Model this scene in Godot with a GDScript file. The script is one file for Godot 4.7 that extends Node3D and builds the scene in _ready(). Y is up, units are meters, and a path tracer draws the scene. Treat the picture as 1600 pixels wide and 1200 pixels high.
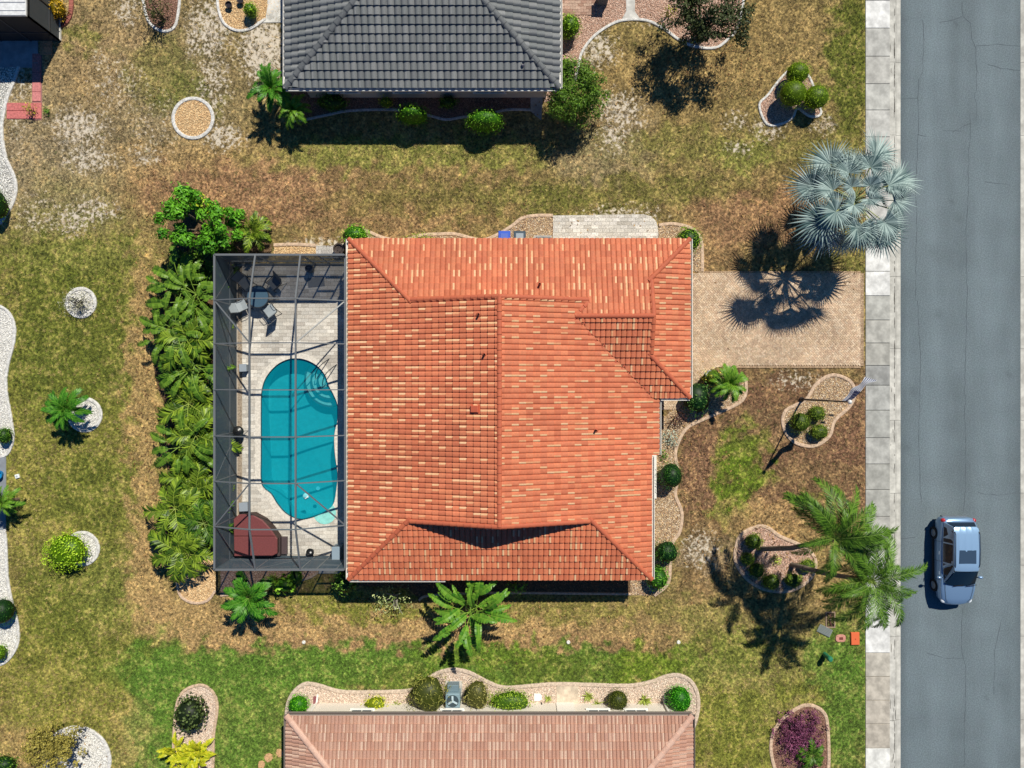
extends Node3D
# Aerial view of a tiled bungalow with a screened pool. Plan coordinates: spot(x, y, h) gives the place in metres
# of a point of the survey plan (origin 800, 600; 35 mm per unit on the ground) that lies h metres above the lawn.
const UNIT := 0.035
const HIGH := 38.7
const PITCH := 0.32
const EAVE := 2.6
var rng := RandomNumberGenerator.new()
var used := {}
var mats := {}
var meshes := {}
var lawn_image: Image
var mask := PackedByteArray()          # 1 where no grass grows, cells of 4 plan units
const MW := 420
const MH := 430
const GX := -300.0
const GY := -260.0


class Geo:
	var v := PackedVector3Array()
	var n := PackedVector3Array()
	var c := PackedColorArray()
	var i := PackedInt32Array()

	func tri(a: Vector3, b: Vector3, d: Vector3, col: Color) -> void:
		var m := (b - a).cross(d - a).normalized()
		var k := v.size()
		v.append(a); v.append(b); v.append(d)
		n.append(m); n.append(m); n.append(m)
		c.append(col); c.append(col); c.append(col)
		i.append(k); i.append(k + 2); i.append(k + 1)

	func quad(a: Vector3, b: Vector3, d: Vector3, e: Vector3, col: Color) -> void:
		var m := (d - a).cross(e - b).normalized()
		var k := v.size()
		v.append(a); v.append(b); v.append(d); v.append(e)
		for j in 4:
			n.append(m); c.append(col)
		i.append(k); i.append(k + 2); i.append(k + 1)
		i.append(k); i.append(k + 3); i.append(k + 2)

	func vert(p: Vector3, m: Vector3, col: Color) -> int:
		v.append(p); n.append(m); c.append(col)
		return v.size() - 1

	func face(a: int, b: int, d: int) -> void:
		i.append(a); i.append(d); i.append(b)

	# a box with a chamfer on its upper edges
	func box(at: Vector3, size: Vector3, col: Color, basis := Basis(), bevel := 0.0) -> void:
		var h := size / 2.0
		var p := PackedVector2Array([Vector2(-h.x, -h.z), Vector2(h.x, -h.z), Vector2(h.x, h.z), Vector2(-h.x, h.z)])
		prism(p, -h.y, h.y, col, bevel, Transform3D(basis, at), true)

	# an extruded outline (x, z) from y0 up to y1
	func prism(p: PackedVector2Array, y0: float, y1: float, col: Color, bevel := 0.0, t := Transform3D(), bottom := false) -> void:
		if Geometry2D.is_polygon_clockwise(p):
			p = p.duplicate()
			p.reverse()
		var k := p.size()
		var inner := p
		if bevel > 0.0:
			inner = PackedVector2Array()
			for a in k:
				var d0 := (p[a] - p[(a + k - 1) % k]).normalized()
				var d1 := (p[(a + 1) % k] - p[a]).normalized()
				var m := (Vector2(-d0.y, d0.x) + Vector2(-d1.y, d1.x))
				inner.append(p[a] + m / maxf(0.5, m.length_squared() / 2.0) * bevel)
		for a in k:
			var b := (a + 1) % k
			var a0 := t * Vector3(p[a].x, y0, p[a].y)
			var b0 := t * Vector3(p[b].x, y0, p[b].y)
			var a1 := t * Vector3(p[a].x, y1 - bevel, p[a].y)
			var b1 := t * Vector3(p[b].x, y1 - bevel, p[b].y)
			quad(b0, a0, a1, b1, col)
			if bevel > 0.0:
				quad(b1, a1, t * Vector3(inner[a].x, y1, inner[a].y), t * Vector3(inner[b].x, y1, inner[b].y), col)
		flat(inner, y1, col, t)
		if bottom:
			flat(p, y0, col, t, true)

	func flat(p: PackedVector2Array, y: float, col: Color, t := Transform3D(), down := false) -> void:
		var ids := Geometry2D.triangulate_polygon(p)
		for a in range(0, ids.size(), 3):
			var q := [p[ids[a]], p[ids[a + 1]], p[ids[a + 2]]]
			var cw: bool = (q[1] - q[0]).cross(q[2] - q[0]) > 0.0
			if cw != down:
				q = [q[0], q[2], q[1]]
			tri(t * Vector3(q[0].x, y, q[0].y), t * Vector3(q[1].x, y, q[1].y), t * Vector3(q[2].x, y, q[2].y), col)

	func tube(path: Array, r0: float, r1: float, sides: int, col: Color, col1 := Color(-1, 0, 0)) -> void:
		if col1.r < 0.0:
			col1 = col
		var last := -1
		var first := v.size()
		var ref := Vector3.UP
		for k in path.size():
			var d: Vector3 = (path[mini(k + 1, path.size() - 1)] - path[maxi(k - 1, 0)]).normalized()
			if absf(d.dot(ref)) > 0.95:
				ref = Vector3.RIGHT if absf(d.x) < 0.8 else Vector3.UP
			var s := d.cross(ref).normalized()
			var u := s.cross(d).normalized()
			var f := float(k) / maxf(1.0, path.size() - 1)
			var r := lerpf(r0, r1, f)
			var start := v.size()
			for j in sides:
				var a := TAU * j / sides
				var m := s * cos(a) + u * sin(a)
				vert(path[k] + m * r, m, col.lerp(col1, f))
			if last >= 0:
				for j in sides:
					var b := (j + 1) % sides
					face(last + j, start + j, start + b)
					face(last + j, start + b, last + b)
			last = start
		for e in 2:
			var s0 := last if e else first
			var m: Vector3 = (path[-1] - path[-2] if e else path[0] - path[1]).normalized()
			var mid := vert(path[-1] if e else path[0], m, col1 if e else col)
			for j in sides:
				face(mid, s0 + j, s0 + (j + 1) % sides)

	func bar(a: Vector3, b: Vector3, w: float, h: float, col: Color) -> void:
		var d := (b - a)
		var z := d.normalized()
		var x := Vector3.UP.cross(z)
		x = Vector3.RIGHT if x.length() < 0.05 else x.normalized()
		var y := z.cross(x)
		box((a + b) / 2.0, Vector3(w, h, d.length()), col, Basis(x, y, z))

	# a turned shape: profile of (radius, height)
	func lathe(at: Vector3, profile: Array, sides: int, col: Color) -> void:
		for k in profile.size() - 1:
			var p: Vector2 = profile[k]
			var q: Vector2 = profile[k + 1]
			var m2 := Vector2(q.y - p.y, p.x - q.x).normalized()
			var s := v.size()
			for j in sides + 1:
				var a := TAU * j / sides
				var o := Vector3(cos(a), 0, sin(a))
				var m := Vector3(o.x * m2.x, m2.y, o.z * m2.x)
				vert(at + o * p.x + Vector3.UP * p.y, m, col)
				vert(at + o * q.x + Vector3.UP * q.y, m, col)
			for j in sides:
				face(s + 2 * j, s + 2 * j + 1, s + 2 * j + 3)
				face(s + 2 * j, s + 2 * j + 3, s + 2 * j + 2)

	# a rounded lump
	func lump(at: Vector3, r: Vector3, col: Color, rings := 5, sides := 9, wob := 0.0, seedling := 1) -> void:
		var f := FastNoiseLite.new()
		f.seed = seedling
		f.frequency = 0.9
		var s := v.size()
		for a in rings + 1:
			var t := PI * a / rings
			for j in sides:
				var o := Vector3(sin(t) * cos(TAU * j / sides), cos(t), sin(t) * sin(TAU * j / sides))
				var k := 1.0 + (wob * f.get_noise_3dv(o * 1.7) * 2.0 if wob > 0.0 else 0.0)
				vert(at + o * r * k, (o / r).normalized(), col)
		for a in rings:
			for j in sides:
				var b := (j + 1) % sides
				face(s + a * sides + j, s + a * sides + b, s + (a + 1) * sides + b)
				face(s + a * sides + j, s + (a + 1) * sides + b, s + (a + 1) * sides + j)

	func mesh(m: Material) -> ArrayMesh:
		var a := []
		a.resize(Mesh.ARRAY_MAX)
		a[Mesh.ARRAY_VERTEX] = v
		a[Mesh.ARRAY_NORMAL] = n
		a[Mesh.ARRAY_COLOR] = c
		a[Mesh.ARRAY_INDEX] = i
		var r := ArrayMesh.new()
		r.add_surface_from_arrays(Mesh.PRIMITIVE_TRIANGLES, a)
		r.surface_set_material(0, m)
		return r


# ---------------------------------------------------------------- helpers
func spot(x: float, y: float, h := 0.0) -> Vector3:
	var k := UNIT * (HIGH - h) / HIGH
	return Vector3((x - 800.0) * k, h, (y - 600.0) * k)


func spot2(x: float, y: float, h := 0.0) -> Vector2:
	var p := spot(x, y, h)
	return Vector2(p.x, p.z)


func rnd(a: float, b: float) -> float:
	return rng.randf_range(a, b)


func hue(r: float, g: float, b: float) -> Color:      # an sRGB colour 0..255 as linear values
	return Color(r / 255.0, g / 255.0, b / 255.0).srgb_to_linear()


func numbered(called: String) -> String:
	var k: int = used.get(called, 0)
	used[called] = k + 1
	return called if k == 0 else "%s_%03d" % [called, k]


func tag(o: Node, label := "", category := "", group := "") -> Node:
	if label: o.set_meta("label", label)
	if category: o.set_meta("category", category)
	if group: o.set_meta("group", group)
	return o


func thing(called: String, label: String, category: String, at := Vector3.ZERO, turn := 0.0, group := "") -> Node3D:
	var o := Node3D.new()
	o.name = numbered(called)
	add_child(o)
	o.position = at
	o.rotation.y = turn
	tag(o, label, category, group)
	return o


func part(called: String, g: Geo, m: Material, parent: Node) -> MeshInstance3D:
	return piece(called, g.mesh(m), parent)


func piece(called: String, m: Mesh, parent: Node, t := Transform3D()) -> MeshInstance3D:
	var o := MeshInstance3D.new()
	o.mesh = m
	o.name = numbered(called) if parent == self else called
	o.transform = t
	parent.add_child(o, true)
	return o


func struct(called: String, g: Geo, m: Material) -> MeshInstance3D:
	var o := part(called, g, m, self)
	o.set_meta("kind", "structure")
	return o


func stuff(o: Node) -> Node:
	o.set_meta("kind", "stuff")
	return o


func swarm(called: String, m: Mesh, ts: Array, cols: PackedColorArray, parent: Node) -> Node:
	var mm := MultiMesh.new()
	mm.transform_format = MultiMesh.TRANSFORM_3D
	mm.use_colors = true
	mm.mesh = m
	mm.instance_count = ts.size()
	for k in ts.size():
		mm.set_instance_transform(k, ts[k])
		mm.set_instance_color(k, cols[k])
	var o := MultiMeshInstance3D.new()
	o.multimesh = mm
	o.name = numbered(called) if parent == self else called
	parent.add_child(o, true)
	return stuff(o)


# a vertex-coloured material; grain is the strength of a noise pattern of the given size in metres
func mat(called: String, rough := 0.8, grain := 0.0, size := 0.3, metal := 0.0, relief := 0.0) -> StandardMaterial3D:
	if called in mats:
		return mats[called]
	var m := StandardMaterial3D.new()
	m.resource_name = called
	m.vertex_color_use_as_albedo = true
	m.roughness = rough
	m.metallic = metal
	m.cull_mode = BaseMaterial3D.CULL_DISABLED
	if grain > 0.0 or relief > 0.0:
		m.uv1_triplanar = true
		m.uv1_world_triplanar = true
		m.uv1_scale = Vector3.ONE / (size * 24.0)
	if grain > 0.0:
		var t := NoiseTexture2D.new()
		t.width = 512; t.height = 512; t.seamless = true
		var f := FastNoiseLite.new()
		f.seed = called.hash() % 1000
		f.frequency = 24.0 / 512.0
		f.fractal_octaves = 5
		f.fractal_gain = 0.65
		t.noise = f
		var r := Gradient.new()
		r.set_color(0, Color.WHITE * (1.0 - grain)); r.set_color(1, Color.WHITE)
		r.set_offset(0, 0.2); r.set_offset(1, 0.8)
		t.color_ramp = r
		m.albedo_texture = t
	mats[called] = m
	return m


func leaf_mat(called: String, back := 0.35, rough := 0.55) -> StandardMaterial3D:
	if called in mats:
		return mats[called]
	var m := mat(called, rough)
	m.backlight_enabled = back > 0.0
	m.backlight = Color(back, back, back * 0.6)
	m.metallic_specular = 0.35
	return m


func rounded(pts: Array, closed := true, steps := 5) -> PackedVector2Array:   # Catmull-Rom through plan points
	var out := PackedVector2Array()
	var k := pts.size()
	for a in (k if closed else k - 1):
		var p0: Vector2 = pts[(a + k - 1) % k] if closed else pts[maxi(a - 1, 0)]
		var p1: Vector2 = pts[a]
		var p2: Vector2 = pts[(a + 1) % k]
		var p3: Vector2 = pts[(a + 2) % k] if closed else pts[mini(a + 2, k - 1)]
		for s in steps:
			out.append(p1.cubic_interpolate(p2, p0, p3, float(s) / steps))
	if not closed:
		out.append(pts[k - 1])
	return out


func plan(flat_list: Array) -> Array:              # [x, y, x, y ...] in plan units to points in metres
	var out := []
	for a in range(0, flat_list.size(), 2):
		out.append(spot2(flat_list[a], flat_list[a + 1]))
	return out


func keep_clear(p: PackedVector2Array) -> void:   # no grass inside this outline (metres)
	var lo := Vector2(INF, INF)
	var hi := -lo
	for q in p:
		lo = lo.min(q); hi = hi.max(q)
	var x0 := clampi(int((lo.x / UNIT + 800.0 - GX) / 4.0), 0, MW - 1)
	var x1 := clampi(int((hi.x / UNIT + 800.0 - GX) / 4.0) + 1, 0, MW - 1)
	var y0 := clampi(int((lo.y / UNIT + 600.0 - GY) / 4.0), 0, MH - 1)
	var y1 := clampi(int((hi.y / UNIT + 600.0 - GY) / 4.0) + 1, 0, MH - 1)
	for y in range(y0, y1 + 1):
		for x in range(x0, x1 + 1):
			if mask[y * MW + x] == 0 and Geometry2D.is_point_in_polygon(Vector2((GX + 4.0 * x + 2.0 - 800.0) * UNIT, (GY + 4.0 * y + 2.0 - 600.0) * UNIT), p):
				mask[y * MW + x] = 1


func rect(x0: float, y0: float, x1: float, y1: float) -> PackedVector2Array:  # plan units to metres
	return PackedVector2Array([spot2(x0, y0), spot2(x1, y0), spot2(x1, y1), spot2(x0, y1)])


# ---------------------------------------------------------------- the scene
func _ready() -> void:
	rng.seed = 20
	mask.resize(MW * MH)
	var cam := Camera3D.new()
	cam.name = "camera"
	cam.position = Vector3(0, HIGH, 0)
	cam.rotation_degrees = Vector3(-90, 0, 0)
	cam.fov = 56.97
	cam.far = 2000.0
	add_child(cam)
	var sun := DirectionalLight3D.new()
	sun.name = "sun"
	sun.light_energy = 1.6
	sun.light_color = Color(1.0, 0.975, 0.915)
	sun.light_angular_distance = 0.5
	sun.shadow_enabled = true
	add_child(sun)
	sun.look_at_from_position(Vector3.ZERO, Vector3(-59, -157, 114), Vector3.UP)
	var env := Environment.new()
	var sky := Sky.new()
	var sm := ProceduralSkyMaterial.new()
	sm.sky_top_color = Color(0.16, 0.42, 0.72)
	sm.sky_horizon_color = Color(0.55, 0.74, 0.86)
	sm.ground_horizon_color = Color(0.5, 0.55, 0.55)
	sm.ground_bottom_color = Color(0.3, 0.3, 0.25)
	sm.energy_multiplier = 0.42
	sky.sky_material = sm
	env.background_mode = Environment.BG_SKY
	env.sky = sky
	env.tonemap_mode = Environment.TONE_MAPPER_LINEAR
	env.tonemap_exposure = 1.0
	env.sdfgi_enabled = true
	env.ssao_enabled = true
	env.ssil_enabled = true
	var we := WorldEnvironment.new()
	we.name = "environment"
	we.environment = env
	add_child(we)

	road_and_pavement()
	driveway_and_pads()
	garden_beds()
	main_house()
	north_house()
	south_house()
	west_house()
	pool()
	cage()
	lawn()
	palms()
	shrubs()
	car()
	street_furniture()
	pool_things()
	yard_things()


# ---------------------------------------------------------------- ground
const PALETTE := {
	"o": Vector3(142, 126, 80), "g": Vector3(112, 134, 46), "G": Vector3(98, 132, 52), "d": Vector3(104, 114, 48), "b": Vector3(134, 102, 80),
	"r": Vector3(160, 124, 94), "t": Vector3(180, 150, 104), "y": Vector3(130, 134, 58), "k": Vector3(126, 108, 74), "s": Vector3(164, 148, 124), "l": Vector3(136, 138, 70),
}


func lawn() -> void:
	var w := 207                                   # one cell is 8 plan units
	var h := 216
	var cells := PackedVector3Array()
	cells.resize(w * h)
	cells.fill(PALETTE["o"])
	var sand := PackedFloat32Array()
	sand.resize(w * h)
	var spots := [
		["s", [130, 150, 190, 190, .55, 60, 290, 140, 90, .5, 320, 90, 150, 110, .3]], ["t", [320, 260, 160, 60, .7, 170, 80, 120, 90, .4, 1180, 60, 120, 90, .35, 1010, 130, 120, 60, .4]],
		["d", [250, 110, 60, 60, .45, 125, 55, 24, 22, .6, 290, 150, 50, 40, .4]],
		["l", [640, 235, 230, 32, .85, 1060, 225, 170, 26, .5, 1160, 235, 50, 24, .8]], ["r", [360, 300, 180, 45, .9, 560, 330, 220, 36, .6, 1180, 330, 120, 50, .9, 1100, 390, 60, 40, .6, 620, 275, 200, 22, .45]],
		["d", [700, 305, 200, 26, .4, 1000, 290, 190, 22, .4, 900, 320, 120, 20, .3]], ["s", [930, 245, 80, 35, .5, 960, 180, 60, 30, .4]],
		["y", [1325, 110, 30, 160, .4]], ["d", [1325, 90, 34, 110, .75, 1290, 240, 60, 40, .4, 1322, 390, 30, 50, .5]],
		["y", [110, 640, 180, 330, .75, 130, 1050, 170, 140, .8]], ["d", [110, 520, 110, 140, .65, 60, 400, 110, 40, .45, 150, 760, 90, 60, .5, 100, 590, 60, 60, .35, 140, 930, 110, 90, .6]],
		["l", [140, 388, 90, 26, .9, 60, 398, 50, 22, .75, 200, 590, 22, 60, .4, 165, 910, 60, 60, .6]], ["t", [222, 620, 28, 270, .85, 225, 900, 34, 90, .8, 260, 940, 50, 30, .6]],
		["b", [1200, 690, 150, 130, .95, 1330, 690, 40, 120, .9, 1120, 640, 60, 60, .8, 1090, 850, 40, 90, .5, 1090, 720, 40, 80, .8]],
		["g", [1150, 715, 36, 52, .95, 1160, 690, 36, 30, .8, 1135, 780, 34, 34, .95, 1172, 740, 30, 20, .7, 1270, 770, 24, 14, .5]], ["t", [1190, 800, 80, 28, .8, 1280, 830, 60, 30, .6, 1310, 905, 50, 40, .6]],
		["k", [1180, 660, 90, 40, .3, 1260, 740, 80, 30, .4]], ["t", [660, 980, 440, 24, .85, 350, 960, 130, 36, .7]], ["y", [600, 945, 140, 18, .8, 860, 945, 190, 18, .4, 480, 930, 80, 20, .6]],
		["r", [660, 998, 430, 9, .55]],
		["G", [660, 1042, 460, 36, .9, 250, 1060, 60, 70, .85, 300, 1180, 120, 80, .7, 240, 1130, 34, 120, .9, 380, 1060, 150, 50, .8, 390, 1160, 60, 90, .75, 660, 1020, 440, 15, .75]],
		["g", [760, 1020, 120, 20, .6, 1010, 1035, 70, 30, .9, 1130, 1010, 60, 30, .6]], ["d", [620, 1055, 60, 24, .5, 860, 1040, 90, 26, .5]],
		["l", [1190, 1100, 150, 120, .7, 1330, 1000, 60, 60, .6, 1100, 960, 60, 30, .5]], ["G", [1320, 1090, 44, 130, .85, 1300, 1020, 50, 40, .7]],
		["y", [1130, 1130, 70, 60, .8, 1240, 1075, 40, 16, .8, 1180, 1190, 60, 40, .6]], ["t", [40, 1170, 50, 40, .6, 200, 1140, 36, 60, .4, 1140, 900, 60, 40, .35]],
		["s", [1090, 860, 44, 30, .5]],
	]
	for s in spots:
		var col: Vector3 = PALETTE[s[0]]
		var a: Array = s[1]
		for q in range(0, a.size(), 5):
			blend(cells, w, h, col, a[q], a[q + 1], a[q + 2], a[q + 3], a[q + 4])
	var bare := [120, 195, 44, 30, 1, 135, 245, 40, 22, .9, 110, 340, 30, 24, .9, 140, 325, 40, 20, .8, 225, 240, 26, 14, .7, 345, 210, 34, 20, 1, 330, 120, 26, 60, .7, 325, 40, 34, 50, 1, 300, 50, 16, 40, .8, 410, 70, 40, 60, 1.3,
		195, 10, 20, 26, .8, 150, 90, 14, 24, .5, 930, 75, 30, 26, 1, 962, 165, 34, 28, .95, 955, 205, 24, 30, .8, 975, 185, 30, 16, .7, 1150, 228, 20, 10, .8, 1195, 197, 26, 20, .7, 1282, 190, 20, 18, .7, 1090, 855, 26, 30, .8,
		1240, 590, 40, 14, .6, 970, 330, 60, 14, .7, 510, 377, 60, 8, .8, 1040, 30, 60, 10, .4, 1145, 185, 20, 14, .6, 20, 170, 20, 60, .4, 470, 20, 40, 40, .8, 30, 120, 20, 30, .6, 180, 130, 40, 40, .45, 240, 190, 40, 50, .3, 60, 330, 40, 30, .5]
	for q in range(0, bare.size(), 5):
		var x0 := maxi(0, int((bare[q] - bare[q + 2] * 1.6 - GX) / 8.0))
		var x1 := mini(w - 1, int((bare[q] + bare[q + 2] * 1.6 - GX) / 8.0) + 1)
		var y0 := maxi(0, int((bare[q + 1] - bare[q + 3] * 1.6 - GY) / 8.0))
		var y1 := mini(h - 1, int((bare[q + 1] + bare[q + 3] * 1.6 - GY) / 8.0) + 1)
		for y in range(y0, y1 + 1):
			for x in range(x0, x1 + 1):
				var d := Vector2((GX + 8.0 * x - bare[q]) / bare[q + 2], (GY + 8.0 * y - bare[q + 1]) / bare[q + 3]).length()
				sand[y * w + x] = maxf(sand[y * w + x], bare[q + 4] * (1.0 - smoothstep(0.3, 1.6, d)))
	var raw := PackedByteArray()
	raw.resize(w * h * 4)
	for k in w * h:
		raw[k * 4] = int(cells[k].x); raw[k * 4 + 1] = int(cells[k].y); raw[k * 4 + 2] = int(cells[k].z)
		raw[k * 4 + 3] = int(minf(1.0, sand[k] * 0.75) * 255.0)
	var im := Image.create_from_data(w, h, false, Image.FORMAT_RGBA8, raw)
	var W := 1242
	var H := 1296
	im.resize(W, H, Image.INTERPOLATE_CUBIC)
	var src := im.get_data()
	var layers := []
	for q in [[11, 0.035, 3], [12, 0.035, 3], [13, 0.3, 3], [14, 0.03, 4], [15, 0.13, 3]]:
		var f := FastNoiseLite.new()
		f.seed = q[0]; f.frequency = q[1]; f.fractal_octaves = q[2]; f.fractal_gain = 0.6
		layers.append(f.get_image(W, H, false, false, true).get_data())
	var n0: PackedByteArray = layers[0]
	var n1: PackedByteArray = layers[1]
	var n2: PackedByteArray = layers[2]
	var n3: PackedByteArray = layers[3]
	var n4: PackedByteArray = layers[4]
	var dst := PackedByteArray()
	dst.resize(W * H * 3)
	for y in H:
		for x in W:
			var k := y * W + x
			var sx := clampi(x + ((n0[k] - 128) * 24) / 128, 0, W - 1)
			var sy := clampi(y + ((n1[k] - 128) * 24) / 128, 0, H - 1)
			var q := (sy * W + sx) * 4
			var b := 0.2 + (n2[k] * 0.98 + n3[k] * 0.3 + n4[k] * 0.32) / 260.0
			var r := src[q] * b
			var g := src[q + 1] * b
			var bl := src[q + 2] * b
			var dry := clampf((n4[k] * 0.7 + n3[k] * 0.5 - 160.0) / 110.0, 0.0, 0.34)   # straw between the green
			r += (186.0 * b - r) * dry; g += (158.0 * b - g) * dry; bl += (108.0 * b - bl) * dry
			var sd := src[(y * W + x) * 4 + 3] + (n4[k] - 128) * 1.5 + (n2[k] - 128) * 1.3 - 116.0
			if sd > 0.0 and src[(y * W + x) * 4 + 3] > 14:
				var f := minf(1.0, sd / 50.0)
				r += (204.0 - r) * f; g += (193.0 - g) * f; bl += (176.0 - bl) * f
			k *= 3
			dst[k] = clampi(int(r), 0, 255); dst[k + 1] = clampi(int(g), 0, 255); dst[k + 2] = clampi(int(bl), 0, 255)
	lawn_image = Image.create_from_data(W, H, false, Image.FORMAT_RGB8, dst)
	var m := StandardMaterial3D.new()
	m.resource_name = "lawn"
	m.albedo_texture = ImageTexture.create_from_image(lawn_image)
	m.roughness = 0.95
	m.metallic_specular = 0.1
	var a := spot(GX, GY)
	var b := spot(1352, GY + H / 0.75)
	var full := spot(GX + W / 0.75, GY + H / 0.75)
	var st := SurfaceTool.new()
	st.begin(Mesh.PRIMITIVE_TRIANGLES)
	var basin := [-15.0, -6.4, -8.7, 9.3]           # where the pool deck lies instead of turf
	for r in [[a.x, a.z, b.x, basin[1]], [a.x, basin[3], b.x, b.z], [a.x, basin[1], basin[0], basin[3]], [basin[2], basin[1], b.x, basin[3]]]:
		for q in [Vector2(0, 0), Vector2(1, 0), Vector2(1, 1), Vector2(0, 0), Vector2(1, 1), Vector2(0, 1)]:
			var p := Vector2(lerpf(r[0], r[2], q.x), lerpf(r[1], r[3], q.y))
			st.set_normal(Vector3.UP)
			st.set_uv(Vector2((p.x - a.x) / (full.x - a.x), (p.y - a.z) / (full.z - a.z)))
			st.add_vertex(Vector3(p.x, 0, p.y))
	st.set_material(m)
	var o := MeshInstance3D.new()
	o.mesh = st.commit()
	o.name = "lawn"
	o.set_meta("kind", "structure")
	add_child(o)
	var g := Geo.new()
	var far := 900.0
	for r in [[-far, -far, far, basin[1]], [-far, basin[3], far, far], [-far, basin[1], basin[0], basin[3]], [basin[2], basin[1], far, basin[3]]]:
		g.quad(Vector3(r[0], -0.25, r[3]), Vector3(r[2], -0.25, r[3]), Vector3(r[2], -0.25, r[1]), Vector3(r[0], -0.25, r[1]), hue(120, 116, 66))
	struct("ground", g, mat("far_ground", 0.95, 0.4, 1.5))
	# grass: small tufts of blades in the colour of the turf where they stand
	var blade := Geo.new()
	for k in 7:
		var t := TAU * k / 7.0 + rnd(-0.4, 0.4)
		var d := Vector3(cos(t), 0, sin(t))
		var s := Vector3(-d.z, 0, d.x)
		var l := rnd(0.05, 0.085)
		blade.tri(d * 0.005 - s * 0.007, d * 0.005 + s * 0.007, d * l + Vector3.UP * rnd(0.02, 0.05), Color.WHITE)
	var gm := leaf_mat("grass_blade", 0.25, 0.8)
	var tuft := blade.mesh(gm)
	var ts := []
	var cols := PackedColorArray()
	var wid := b.x - a.x
	var top := spot(0, -40).z
	var bottom := spot(0, 1240).z
	var left := spot(-40, 0).x
	for k in 210000:
		var p := Vector3(rnd(left, b.x - 0.03), 0, rnd(top, bottom))
		var cx := int((p.x / UNIT + 800.0 - GX) / 4.0)
		var cy := int((p.z / UNIT + 600.0 - GY) / 4.0)
		if mask[cy * MW + cx]:
			continue
		var ix := clampi(int((p.x - a.x) / (full.x - a.x) * W), 0, W - 1)
		var iy := clampi(int((p.z - a.z) / (full.z - a.z) * H), 0, H - 1)
		var c := lawn_image.get_pixel(ix, iy)
		if c.b > 0.66 and rng.randf() < 0.85:
			continue
		c = c.srgb_to_linear() * rnd(0.5, 1.55)
		var s := rnd(0.7, 1.5)
		ts.append(Transform3D(Basis(Vector3.UP, rnd(0, TAU)).scaled(Vector3(s, s * rnd(0.7, 1.2), s)), p))
		cols.append(Color(c.r, c.g, c.b))
	for k in 52000:                                    # coarser weeds and straw standing out of the turf
		var p := Vector3(rnd(left, b.x - 0.05), 0, rnd(top, bottom))
		if mask[int((p.z / UNIT + 600.0 - GY) / 4.0) * MW + int((p.x / UNIT + 800.0 - GX) / 4.0)]:
			continue
		var c := lawn_image.get_pixel(clampi(int((p.x - a.x) / (full.x - a.x) * W), 0, W - 1), clampi(int((p.z - a.z) / (full.z - a.z) * H), 0, H - 1)).srgb_to_linear()
		var green := c.g > c.r
		c = c.lerp(hue(90, 112, 44) if green or rng.randf() < 0.12 else hue(204, 178, 128), rnd(0.1, 0.55)) * rnd(0.55, 1.3)
		var s := rnd(1.2, 2.3)
		ts.append(Transform3D(Basis(Vector3.UP, rnd(0, TAU)).scaled(Vector3(s, s * rnd(0.8, 1.6), s)), p))
		cols.append(Color(c.r, c.g, c.b))
	# fallen leaves and bits of palm litter, thickest under the plants
	var litter := Geo.new()
	litter.quad(Vector3(-0.07, 0.012, 0), Vector3(0, 0.02, 0.024), Vector3(0.07, 0.03, 0), Vector3(0, 0.02, -0.024), Color.WHITE)
	var lt := []
	var lc := PackedColorArray()
	for e in [[240, 640, 40, 260, 700], [300, 330, 90, 50, 300], [1110, 100, 90, 60, 500], [1220, 860, 110, 90, 600], [1290, 340, 90, 80, 260], [720, 960, 110, 50, 320], [890, 190, 70, 50, 260], [390, 950, 70, 40, 200], [700, 965, 420, 30, 300], [1090, 720, 50, 150, 260], [700, 340, 400, 40, 240], [90, 1150, 90, 70, 200]]:
		for k in int(e[4]):
			var q := spot(e[0] + rng.randfn() * e[2] * 0.6, e[1] + rng.randfn() * e[3] * 0.6)
			if q.x > b.x - 0.1:
				continue
			var s := rnd(0.5, 1.3)
			lt.append(Transform3D(Basis(Vector3.UP, rnd(0, TAU)).scaled(Vector3(s, s, s)), q + Vector3(0, rnd(0.02, 0.07), 0)))
			lc.append([hue(150, 112, 70), hue(120, 88, 58), hue(186, 150, 96), hue(98, 74, 52)][rng.randi() % 4])
	swarm("leaf_litter", litter.mesh(leaf_mat("dry_leaf", 0.1, 0.9)), lt, lc, self)
	swarm("grass", tuft, ts, cols, self)


func blend(cells: PackedVector3Array, w: int, h: int, col: Vector3, px: float, py: float, rx: float, ry: float, f: float) -> void:
	var x0 := maxi(0, int((px - rx * 1.4 - GX) / 8.0))
	var x1 := mini(w - 1, int((px + rx * 1.4 - GX) / 8.0) + 1)
	var y0 := maxi(0, int((py - ry * 1.4 - GY) / 8.0))
	var y1 := mini(h - 1, int((py + ry * 1.4 - GY) / 8.0) + 1)
	for y in range(y0, y1 + 1):
		for x in range(x0, x1 + 1):
			var d := Vector2((GX + 8.0 * x - px) / rx, (GY + 8.0 * y - py) / ry).length()
			var k := f * (1.0 - smoothstep(0.6, 1.35, d))
			cells[y * w + x] = cells[y * w + x].lerp(col, k)


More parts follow.
